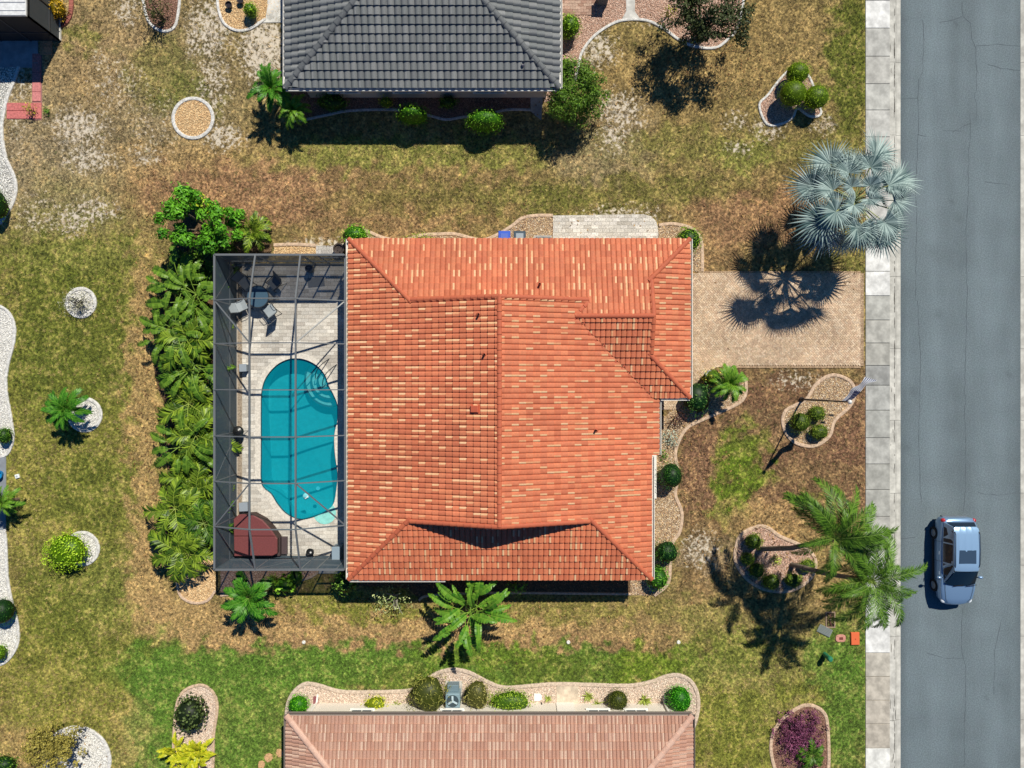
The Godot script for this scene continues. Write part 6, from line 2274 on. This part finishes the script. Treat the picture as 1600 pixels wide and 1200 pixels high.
func palms() -> void:
	# silver fan palm by the drive
	var silver := []
	var fm := leaf_mat("silver_leaf", 0.15, 0.5)
	for k in 5:
		silver.append(fan(rnd(1.4, 2.3), rnd(1.3, 1.6), rnd(0.0, 0.15), rnd(-0.75, -0.3), 34, hue(66, 92, 94), hue(172, 192, 188), fm))
	var base := spot(1262, 352)
	var o := thing("fan_palm", "big silver blue fan palm spreading over the pavement beside the driveway", "palm", base)
	var top := spot(1334, 312, 4.4) - base
	trunk(o, [Vector3.ZERO, Vector3(top.x * 0.5, 2.2, top.z * 0.5), top], 0.24, 0.2, hue(110, 96, 80))
	for ring in [[9, -0.65, -0.3, 1.0], [9, -0.15, 0.2, 1.06], [8, 0.1, 0.5, 0.85], [7, 0.4, 0.8, 0.8], [4, 0.85, 1.25, 0.65]]:
		crown_of(o, "fan_leaf", silver, top, ring[0], ring[1], ring[2], ring[3], rnd(0, TAU))
	# the two leaning feather palms
	var queen := feathers("queen", 3.0, 0.45, -1.2, 60, 0.55, 0.034, hue(28, 62, 18), hue(112, 154, 50), 0.3, 0.9)
	for e in [[1185, 858, 1304, 842, 6.2, 18, "leaning feather palm with crown over the lawn, the left of two at the pavement", 0.9, 3.4], [1237, 882, 1362, 908, 5.7, 21, "leaning feather palm whose crown hangs over pavement and road near the car", -0.4, 6.28]]:
		var b := spot(e[0], e[1])
		var p := thing("feather_palm", e[6], "palm", b)
		var t := spot(e[2], e[3], e[4]) - b
		trunk(p, [Vector3.ZERO, Vector3(t.x * 0.4, t.y * 0.5, t.z * 0.4), t], 0.14, 0.1, hue(150, 138, 122))
		crown_of(p, "frond", queen, t, e[5], -0.45, 0.6, 0.92, e[7], e[8])
		crown_of(p, "frond", queen, t, 14, -0.1, 1.0, 0.7, rnd(0, TAU))
		crown_of(p, "dead_frond", feathers("dead", 2.2, 0.1, -1.4, 40, 0.4, 0.03, hue(92, 76, 48), hue(134, 112, 70), -0.3), t, 4, -0.9, -0.5, 0.8, e[7] + 2.5, 3.5)
	# hedge along the cage
	var areca := feathers("areca", 2.0, 1.25, -0.4, 17, 0.62, 0.09, hue(30, 66, 16), hue(140, 166, 50), 0.4, 0.4)
	var dark := feathers("areca_dark", 1.9, 1.15, -0.55, 18, 0.6, 0.085, hue(20, 54, 15), hue(94, 134, 40), 0.4, 0.4)
	var bird := paddles("bird", 0.9, 1.15, 0.42, 1.25, -0.3, hue(24, 66, 18), hue(120, 156, 50))
	var hedge := [[300, 415, 1, "first clump from the north, dark and beneath the leafy tree"], [268, 440, 2, "broad leaved clump west of the first one, under the leafy tree"], [300, 462, 2, "broad leaved clump level with the patio table"], [262, 520, 2, "large broad leaved clump farthest west, level with the empty deck"], [298, 520, 0, "yellow green clump against the cage level with the empty deck"], [265, 580, 1, "dark clump west of the pool's round north end"],
		[298, 575, 2, "broad leaved clump against the cage by the pool's round north end"], [290, 632, 0, "feathery clump level with the widest part of the pool"], [304, 680, 0, "feathery clump against the cage by the kettle grill"], [280, 700, 2, "broad leaved clump west of the kettle grill"], [300, 752, 0, "feathery clump level with the pool's narrow south end"],
		[268, 800, 0, "yellowish clump farthest west near the hot tub"], [300, 815, 1, "dark clump against the cage beside the hot tub"], [285, 860, 0, "southernmost clump beside the half round gravel bed"]]
	for e in hedge:
		var at := spot(e[0], e[1], 1.4) - Vector3(0, 1.4, 0)
		var p := thing("hedge_palm" if e[2] < 2 else "bird_of_paradise", "cage hedge: " + e[3], "palm" if e[2] < 2 else "plant", at, rnd(0, TAU), "palms hedging the pool cage")
		var keys: Array = [areca, dark, bird][e[2]]
		for s in 3:
			var q := Vector3(rnd(-0.4, 0.4), 0, rnd(-0.4, 0.4))
			var hh := rnd(0.4, 1.3)
			trunk(p, [q, q * 1.4 + Vector3(0, hh, 0)], 0.05, 0.035, hue(118, 116, 66), "stem")
			crown_of(p, "leaf" if e[2] == 2 else "frond", keys, q * 1.4 + Vector3(0, hh, 0), 7 if e[2] < 2 else 7, -0.75, 0.25, rnd(0.8, 1.1))
		crown_of(p, "dead_frond", meshes["dead"], Vector3(0, 0.7, 0), 2, -1.0, -0.5, 0.55, rnd(0, TAU))
	# other palms and big leaved plants
	var pygmy := feathers("pygmy", 1.25, 0.7, -0.9, 30, 0.3, 0.035, hue(60, 110, 28), hue(124, 164, 52), 0.15)
	var lush := feathers("lush", 1.5, 0.65, -0.8, 30, 0.38, 0.05, hue(32, 88, 22), hue(92, 150, 44), 0.25, 0.5)
	palm("bright green feather palm spilling over the south edge of the cage wall", 390, 932, 1.5, lush, 20, -0.25, 0.7, 1.05)
	palm("small feather palm between croton and lawn beside the driveway", 1138, 598, 1.3, pygmy, 24, -0.3, 0.9, 0.95)
	palm("bright palm leaning over the round white bed on the west lawn", 105, 640, 1.2, lush, 20, -0.3, 0.8, 0.85)
	palm("pale green palm by the left edge of the view beside the blue tub", 8, 785, 1.0, pygmy, 22, -0.2, 0.9, 0.85)
	palm("small yellow green palm west of the grey roof's corner", 424, 140, 1.5, lush, 24, -0.4, 0.8, 0.8)
	palm("bright little palm at the south west corner of the grey roof", 460, 173, 1.2, pygmy, 26, -0.4, 0.9, 0.78)
	palm("yellowish areca palm between the leafy tree and the north wall of the cage", 394, 362, 0.9, areca, 18, -1.0, -0.2, 0.62)
	palm("dark green cycad at the edge of the purple bed", 1268, 1180, 0.4, dark, 14, -0.9, -0.3, 0.5)
	# traveller's palm like clump by the south wall
	var great := paddles("great", 1.1, 1.5, 0.5, 1.0, -0.5, hue(50, 108, 28), hue(122, 164, 54))
	var at2 := spot(732, 952, 2.2) - Vector3(0, 2.2, 0)
	var tp := thing("bird_of_paradise", "tall plant with huge paddle leaves standing by the south wall of the orange roof", "plant", at2)
	for s in 5:
		var q := Vector3(rnd(-0.35, 0.35), 0, rnd(-0.35, 0.35))
		trunk(tp, [q, q * 1.6 + Vector3(0, rnd(1.3, 1.9), 0)], 0.1, 0.07, hue(120, 108, 82), "stem")
		crown_of(tp, "leaf", great, q * 1.6 + Vector3(0, 1.6, 0), 6, -0.6, 0.25, 0.95, rnd(0, TAU))
	# spiky rosettes
	var blade_keys := []
	for k in 3:
		var g := Geo.new()
		var l := rnd(0.42, 0.6)
		var c := mixc(hue(150, 168, 70), hue(206, 214, 120), rng.randf())
		g.tri(Vector3(-0.025, 0, 0), Vector3(0.025, 0, 0), Vector3(0.035, l * 0.25, l * 0.5), c)
		g.tri(Vector3(-0.025, 0, 0), Vector3(0.035, l * 0.25, l * 0.5), Vector3(-0.035, l * 0.25, l * 0.5), c)
		g.tri(Vector3(-0.035, l * 0.25, l * 0.5), Vector3(0.035, l * 0.25, l * 0.5), Vector3(0, l * 0.3, l), c)
		blade_keys.append(g.mesh(leaf_mat("spike_leaf", 0.25)))
	for e in [[430, 904, 1.15, "pale spiky rosette by the south wall of the cage"], [621, 1100, 0.8, "grey green spiky rosette beside the yellow shrub along the pink roof"], [856, 1090, 0.55, "little spiky rosette left of the concrete slab by the pink roof"], [919, 1086, 0.85, "spiky rosette just right of the concrete slab by the pink roof"], [933, 1098, 0.75, "grey spiky rosette left of the brownish clipped ball"], [1007, 1092, 1.0, "yellow green spiky rosette between two clipped balls by the pink roof"]]:
		var p := thing("spiky_plant", e[3], "plant", spot(e[0], e[1]))
		crown_of(p, "leaf", blade_keys, Vector3(0, 0.04, 0), 26, -0.1, 0.9, e[2])


# a shrub: leaves spread over a lumpy crown, with a few stems below
func shrub(label: String, x: float, y: float, rx: float, ry: float, h: float, c0: Color, c1: Color, leaf := 0.07, n := 900, o2 := {}) -> Node3D:
	var low: float = o2.get("low", 0.0)                # how far the crown hangs above the soil
	var mid := (h + low) / 2.0
	var at := spot(x, y, mid) - Vector3(0, mid, 0)
	var k := UNIT * (HIGH - mid) / HIGH
	var o := thing(o2.get("name", "shrub"), label, o2.get("cat", "shrub"), at, 0, o2.get("group", ""))
	var r := Vector3(rx * k, (h - low) / 2.0, ry * k) * 1.07
	var rough: float = o2.get("rough", 0.22)
	var gap: float = o2.get("gap", 0.0)
	var f := FastNoiseLite.new()
	f.seed = int(x * 7 + y)
	f.frequency = o2.get("freq", 0.9)
	var g := Geo.new()
	var c := Vector3(0, mid, 0)
	var heads := []
	for a in int(o2.get("clusters", 0)):
		var d := Vector3(rnd(-1, 1), rnd(-0.3, 1), rnd(-1, 1)).normalized()
		heads.append([c + d * r * rnd(o2.get("fill", 0.55), 1.0), o2.get("tuft", 0.4) * rnd(0.6, 1.25), rnd(0.0, 0.35)])
	if heads.size():
		for a in n:
			var e: Array = heads[a % heads.size()]
			var d := Vector3(rnd(-1, 1), rnd(-0.5, 1), rnd(-1, 1)).normalized()
			var p: Vector3 = e[0] + d * e[1] * pow(rng.randf(), 0.4) * Vector3(1, 0.8, 1)
			var m := (d + Vector3(rnd(-1, 1), rnd(-0.3, 1.2), rnd(-1, 1)) * 0.7).normalized()
			var t := m.cross(Vector3(rnd(-1, 1), rnd(-1, 1), rnd(-1, 1))).normalized()
			var s := m.cross(t)
			var l: float = leaf * rnd(0.7, 1.3)
			var w: float = l * o2.get("wide", 0.5)
			var col := mixc(c0, c1, clampf(rng.randf() * 0.8 + e[2], 0, 1)) * rnd(0.85, 1.3)
			g.tri(p - t * l * 0.5, p + s * w * 0.5 + m * l * 0.08, p + t * l * 0.5, col)
			g.tri(p - t * l * 0.5, p + t * l * 0.5, p - s * w * 0.5 + m * l * 0.08, col)
	for a in (n if heads.is_empty() else 0):
		var d := Vector3(rnd(-1, 1), rnd(-0.75, 1), rnd(-1, 1))
		if d.length() > 1.0 or d.length() < 0.05:
			continue
		d = d.normalized()
		var lump := f.get_noise_3dv(d * 2.0 + Vector3(x, 0, y))
		if gap > 0.0 and f.get_noise_3dv(d * 3.5 + Vector3(y, 5, x)) < gap - 0.55:
			continue
		var depth := 1.0 - pow(rng.randf(), 2.2) * (0.35 if gap == 0.0 else 0.6)
		var p := c + d * r * depth * (1.0 + rough * lump * 2.4) + Vector3(0.06 * r.x * sin(x), 0, 0.06 * r.z * cos(y))
		if p.y < 0.03:
			continue
		var out := (d / r).normalized()
		var m := (out + Vector3(rnd(-1, 1), rnd(-0.6, 1.0), rnd(-1, 1)) * 0.75).normalized()
		var t := m.cross(Vector3(rnd(-1, 1), rnd(-1, 1), rnd(-1, 1))).normalized()
		var s := m.cross(t)
		var l: float = leaf * rnd(0.7, 1.3)
		var w: float = l * o2.get("wide", 0.5)
		var col := mixc(c0, c1, clampf(rng.randf() * 0.9 + lump * 0.8 + 0.15, 0, 1)) * rnd(0.9, 1.5)
		g.tri(p - t * l * 0.5, p + s * w * 0.5 + m * l * 0.08, p + t * l * 0.5, col)
		g.tri(p - t * l * 0.5, p + t * l * 0.5, p - s * w * 0.5 + m * l * 0.08, col)
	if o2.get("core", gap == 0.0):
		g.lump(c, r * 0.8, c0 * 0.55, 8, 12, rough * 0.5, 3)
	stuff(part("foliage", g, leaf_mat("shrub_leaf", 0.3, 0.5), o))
	for a in int(o2.get("stems", 3)):
		var st := Geo.new()
		var q := Vector3(rnd(-0.15, 0.15), 0, rnd(-0.15, 0.15)) * minf(1.0, r.x)
		var e := c + Vector3(rnd(-0.7, 0.7) * r.x, r.y * rnd(0.1, 0.6), rnd(-0.7, 0.7) * r.z)
		st.tube([q, q.lerp(e, 0.5) + Vector3(0, 0.1 * h, 0), e], 0.02 + 0.012 * h, 0.008 + 0.004 * h, 6, o2.get("wood", hue(120, 104, 88)))
		part("stem", st, mat("palm_bark", 0.9, 0.35, 0.1), o)
	return o


func shrubs() -> void:
	var d0 := hue(44, 84, 22)
	var d1 := hue(98, 140, 38)
	var l0 := hue(80, 122, 22)
	var l1 := hue(142, 180, 42)
	var k0 := hue(28, 66, 22)
	var k1 := hue(66, 112, 36)
	var y0 := hue(130, 150, 30)
	var y1 := hue(206, 208, 60)
	var ball := {"rough": 0.09, "wide": 0.6, "name": "clipped_shrub"}
	for e in [[1250, 660, 16, 17, 0.95, "left one of three clipped balls in the flagpole's gravel bed"], [1276, 646, 14, 13, 0.75, "upper one of three clipped balls in the flagpole's gravel bed"], [1280, 675, 15, 13, 0.75, "lower one of three clipped balls in the flagpole's gravel bed"]]:
		shrub(e[5], e[0], e[1], e[2], e[3], e[4], hue(72, 98, 28), hue(124, 142, 46), 0.06, 1500, ball.merged({"group": "clipped balls in the flagpole bed"}))
	for e in [[1177, 846, 14, 13, 0.8, "clipped ball at the top left of the two palms' bed"], [1168, 873, 11, 10, 0.5, "low dark clipped ball at the left of the two palms' bed"], [1182, 891, 13, 13, 0.75, "clipped ball at the lower left of the two palms' bed"], [1205, 909, 15, 13, 0.8, "bushy ball at the bottom of the two palms' bed"], [1239, 907, 14, 12, 0.7, "shaded ball at the lower right of the two palms' bed, by the trunk"], [1262, 884, 13, 11, 0.7, "ball at the right end of the two palms' bed"]]:
		shrub(e[5], e[0], e[1], e[2], e[3], e[4], hue(70, 98, 26), hue(134, 156, 50), 0.07, 1100, {"rough": 0.14, "wide": 0.5, "name": "clipped_shrub", "group": "balls in the palm bed"})
	shrub("small yellow green plant alone in the middle of the two palms' bed", 1213, 875, 8, 8, 0.35, hue(120, 150, 40), hue(190, 204, 80), 0.09, 260, {"gap": 0.2, "cat": "plant"})
	for e in [[1246, 114, 20, 18, 1.5, "back one of the three bright clipped balls on the north lawn"], [1239, 146, 24, 23, 1.65, "front left one of the three bright clipped balls on the north lawn, the largest"], [1275, 152, 22, 21, 1.5, "right one of the three bright clipped balls on the north lawn"]]:
		shrub(e[5], e[0], e[1], e[2], e[3], e[4], hue(92, 124, 18), hue(150, 180, 34), 0.05, 2200, {"rough": 0.05, "wide": 0.6, "name": "clipped_shrub", "low": 0.25, "group": "bright balls on the north lawn"})
	shrub("dark green clipped ball beside the white bay on the east wall", 1048, 743, 20, 22, 1.5, k0, k1, 0.06, 2200, ball)
	shrub("dark green irregular shrub by the east wall above the bright one", 1041, 862, 20, 18, 1.2, k0, k1, 0.08, 1500, {"rough": 0.2})
	shrub("bright green shrub at the south east corner of the orange roof", 1027, 903, 18, 19, 1.2, hue(50, 104, 26), hue(106, 164, 44), 0.1, 1100, {"rough": 0.15})
	shrub("dark croton bush beside the front door gap of the orange roofed house", 1088, 622, 23, 26, 1.3, k0, hue(92, 130, 60), 0.13, 900, {"rough": 0.3, "wide": 0.4})
	shrub("yellow speckled croton at the driveway edge", 1112, 590, 16, 14, 0.9, hue(92, 120, 30), hue(196, 188, 70), 0.12, 600, {"rough": 0.3, "wide": 0.4})
	shrub("silvery low bush on gravel against the east wall", 1045, 686, 16, 14, 0.5, hue(128, 146, 132), hue(176, 190, 176), 0.09, 500, {"rough": 0.3, "gap": 0.25})
	shrub("small burgundy leaved bush in the east bed near the front door", 1058, 655, 13, 12, 0.8, hue(60, 40, 42), hue(100, 66, 58), 0.1, 380, {"gap": 0.25})
	shrub("small green weed on gravel south of the silvery bush", 1036, 712, 8, 9, 0.3, d0, d1, 0.09, 200, {"gap": 0.3, "cat": "plant"})
	shrub("rounded green bush at the north east corner of the orange roof", 1076, 375, 20, 20, 1.2, d0, l1, 0.08, 1800, {"rough": 0.12})
	shrub("bright green bush at the north west corner of the orange roof", 555, 368, 22, 16, 1.5, hue(60, 120, 22), hue(132, 186, 44), 0.1, 1400, {"rough": 0.22})
	shrub("low yellow green ground cover along the north kerb", 657, 372, 24, 8, 0.4, hue(110, 134, 44), hue(186, 196, 84), 0.09, 420, {"gap": 0.2, "cat": "plant"})
	shrub("bush at the south west corner of the orange roof, half beneath it", 540, 908, 20, 20, 1.6, d0, hue(140, 178, 70), 0.13, 900, {"rough": 0.22})
	shrub("pale twiggy bush on the lawn south of the orange roof", 614, 937, 30, 24, 1.3, hue(104, 128, 62), hue(178, 186, 130), 0.12, 700, {"gap": 0.28, "rough": 0.3, "stems": 9, "wood": hue(190, 184, 170), "core": false})
	shrub("small leafy bush half in the shade right of the paddle leaved plant", 808, 916, 16, 10, 1.4, d0, hue(132, 180, 60), 0.14, 320, {"gap": 0.3, "rough": 0.35})
	shrub("heart leaved green plant beside the pale spiky rosette by the cage", 445, 914, 17, 13, 0.9, hue(60, 116, 30), hue(134, 180, 52), 0.2, 220, {"rough": 0.3, "wide": 0.8})
	shrub("low leafy bush between cage wall and house on the south side", 462, 902, 12, 12, 0.7, d0, d1, 0.13, 300, {"rough": 0.3})
	# the leafy tree at the north west corner of the cage
	var tree := {"name": "leafy_tree", "cat": "tree", "gap": 0.2, "rough": 0.42, "wide": 0.55, "low": 0.5, "stems": 9, "freq": 1.3, "core": false, "clusters": 44, "tuft": 0.42, "wood": hue(150, 136, 118)}
	shrub("broad leaved bright green tree at the north west corner of the pool cage", 312, 350, 64, 46, 3.4, hue(34, 92, 20), hue(110, 174, 42), 0.2, 5200, tree)
	shrub("slender upright shrub sticking out at the top of the leafy tree", 296, 306, 14, 13, 2.6, hue(40, 104, 24), hue(104, 168, 42), 0.2, 500, {"rough": 0.3, "stems": 2})
	shrub("yellowing shrub in the middle of the leafy tree group", 330, 330, 16, 14, 2.9, hue(110, 140, 30), hue(196, 206, 62), 0.2, 300, {"gap": 0.2, "rough": 0.35, "stems": 3, "core": false})
	# north neighbour
	shrub("large dark juniper tree at the south east corner of the grey roof", 900, 147, 47, 49, 2.9, hue(44, 84, 26), hue(116, 150, 50), 0.15, 11000, {"name": "juniper_tree", "cat": "tree", "clusters": 190, "tuft": 0.36, "fill": 0.35, "core": false, "rough": 0.24, "wide": 0.35, "freq": 1.8, "low": 0.3})
	shrub("bright bush between the grey roof and the pink gravel", 890, 42, 18, 18, 1.4, l0, l1, 0.09, 1500, {"rough": 0.12})
	shrub("yellow green bush squeezed between grey roof and juniper tree", 881, 108, 12, 14, 1.5, l0, l1, 0.1, 700, {"rough": 0.25})
	shrub("oval clipped bush in sun and shade below the middle of the grey roof", 645, 180, 27, 14, 2.0, hue(70, 130, 24), hue(134, 186, 44), 0.08, 1300, {"rough": 0.1})
	shrub("large oval clipped bush below the right part of the grey roof", 758, 189, 32, 18, 1.9, hue(70, 130, 24), hue(134, 186, 44), 0.08, 1900, {"rough": 0.1})
	shrub("small yellow flowering shrub below the grey roof", 603, 160, 11, 8, 0.9, l0, y1, 0.09, 300, {"rough": 0.25})
	shrub("shaded bush below the left part of the grey roof", 520, 160, 24, 14, 1.0, d0, d1, 0.1, 800, {"rough": 0.2})
	shrub("dark shaded bush against the wall between the two oval bushes", 700, 160, 14, 10, 0.8, d0, d1, 0.1, 400, {"rough": 0.25})
	shrub("dark spreading oak at the top edge of the view", 1114, 18, 78, 58, 4.0, hue(36, 48, 28), hue(84, 94, 56), 0.15, 10000, {"name": "oak_tree", "cat": "tree", "clusters": 95, "tuft": 0.48, "fill": 0.45, "gap": 0.12, "rough": 0.35, "low": 1.4, "stems": 10, "freq": 1.2, "core": false})
	shrub("yellowish shrub under the left side of the dark oak", 1046, 20, 12, 9, 0.9, hue(96, 104, 30), hue(170, 170, 50), 0.1, 300, {"gap": 0.2})
	shrub("dark sprawling bush in the narrow bed at the top edge", 243, 16, 24, 26, 1.8, hue(44, 50, 28), hue(94, 96, 52), 0.12, 1300, {"gap": 0.25, "rough": 0.35, "stems": 6, "core": false})
	shrub("small lime green ball in the tan bed at the top edge", 391, 16, 11, 11, 0.9, l0, l1, 0.07, 900, ball)
	shrub("red and yellow croton beside the white flat roof", 90, 14, 12, 15, 1.0, hue(140, 120, 20), hue(216, 170, 50), 0.13, 500, {"rough": 0.3, "wide": 0.4})
	shrub("potted green plant at the corner of the pink slab path", 48, 172, 9, 9, 0.8, hue(92, 110, 30), hue(190, 176, 60), 0.13, 180, {"gap": 0.2, "wide": 0.4, "cat": "plant"})
	shrub("small weed beside the corner of the pink slab path", 73, 174, 6, 7, 0.3, d0, d1, 0.09, 140, {"gap": 0.2, "cat": "plant"})
	# south neighbour
	shrub("bright clipped ball at the left end of the bed by the pink roof", 466, 1101, 17, 16, 1.0, hue(50, 128, 18), hue(110, 186, 30), 0.06, 1700, ball)
	shrub("yellow leaved shrub in the cream gravel by the pink roof", 586, 1101, 18, 13, 0.7, y0, y1, 0.11, 700, {"rough": 0.25, "wide": 0.45})
	shrub("tall ragged olive bush left of the blue grey air conditioner", 668, 1085, 30, 30, 1.4, hue(80, 90, 38), hue(150, 150, 74), 0.16, 2200, {"rough": 0.35, "wide": 0.22})
	shrub("olive bush right of the blue grey air conditioner", 744, 1086, 21, 24, 1.0, hue(92, 96, 46), hue(164, 158, 90), 0.15, 1200, {"rough": 0.35, "wide": 0.22})
	shrub("low green hedge along the middle of the pink roof", 797, 1096, 34, 17, 1.0, hue(76, 116, 24), hue(150, 176, 56), 0.12, 2000, {"rough": 0.18, "wide": 0.35})
	shrub("brownish clipped ball in the cream bed by the pink roof", 965, 1094, 18, 17, 1.1, hue(66, 76, 26), hue(110, 118, 40), 0.05, 2000, ball)
	shrub("large glossy clipped ball at the right end of the bed by the pink roof", 1061, 1092, 21, 22, 1.4, hue(40, 118, 18), hue(92, 176, 36), 0.06, 2300, ball)
	# west lawn
	shrub("bare grey twiggy bush in a round white bed", 119, 474, 24, 20, 0.9, hue(110, 110, 84), hue(186, 184, 160), 0.09, 1000, {"gap": 0.2, "rough": 0.35, "stems": 26, "core": false, "wood": hue(150, 146, 136)})
	shrub("round yellow green bush in a white bed on the west lawn", 105, 861, 33, 29, 1.4, hue(98, 142, 20), hue(176, 206, 52), 0.11, 2600, {"rough": 0.13})
	shrub("sparse olive bush over the large white bed at the bottom left", 90, 1166, 52, 42, 1.8, hue(104, 100, 44), hue(170, 158, 78), 0.13, 5200, {"rough": 0.35, "stems": 14, "core": false, "clusters": 90, "tuft": 0.32, "fill": 0.15})
	shrub("small clipped bush in the white bed near the left edge", 7, 681, 11, 14, 0.8, d0, d1, 0.06, 1000, ball)
	shrub("dark clipped bush cut by the left edge below the white path", 4, 955, 19, 22, 1.3, k0, k1, 0.06, 1800, ball)
	shrub("little bright ball cut by the left edge near the bottom", 0, 1020, 10, 13, 0.8, l0, l1, 0.06, 900, ball)
	shrub("dark bush in the bottom left corner of the view", 4, 1194, 20, 14, 1.0, k0, d1, 0.09, 900, {"rough": 0.2})
	shrub("dark bush at the upper left edge beside the snaking kerb", -2, 322, 12, 24, 1.4, k0, d1, 0.09, 700, {"rough": 0.25})
	shrub("dark round leaved shrub in the keyhole shaped bed", 296, 1116, 25, 27, 1.4, hue(36, 52, 26), hue(82, 98, 50), 0.15, 1100, {"rough": 0.2, "wide": 0.75})
	shrub("purple leaved shrub mass filling the bed at the bottom right", 1250, 1150, 41, 44, 0.5, hue(60, 26, 46), hue(146, 84, 116), 0.12, 5200, {"rough": 0.35, "core": false, "clusters": 190, "tuft": 0.22, "wide": 0.4, "fill": 0.05})
	# big yellow leaved plant at the bottom
	var croton := paddles("croton", 0.25, 0.62, 0.24, 0.9, -0.1, hue(120, 150, 20), hue(214, 206, 50))
	var p := thing("croton", "big leaved yellow green croton cut by the bottom edge below the keyhole bed", "plant", spot(290, 1186, 0.6) - Vector3(0, 0.6, 0))
	for s in 9:
		var q := Vector3(rnd(-0.8, 0.8), 0.35, rnd(-0.5, 0.5))
		var st := Geo.new()
		st.tube([Vector3(q.x * 0.3, 0, q.z * 0.3), q], 0.025, 0.02, 6, hue(120, 110, 80))
		part("stem", st, mat("palm_bark", 0.9, 0.35, 0.1), p)
		crown_of(p, "leaf", croton, q, 8, -0.6, 0.4, 1.15, rnd(0, TAU))
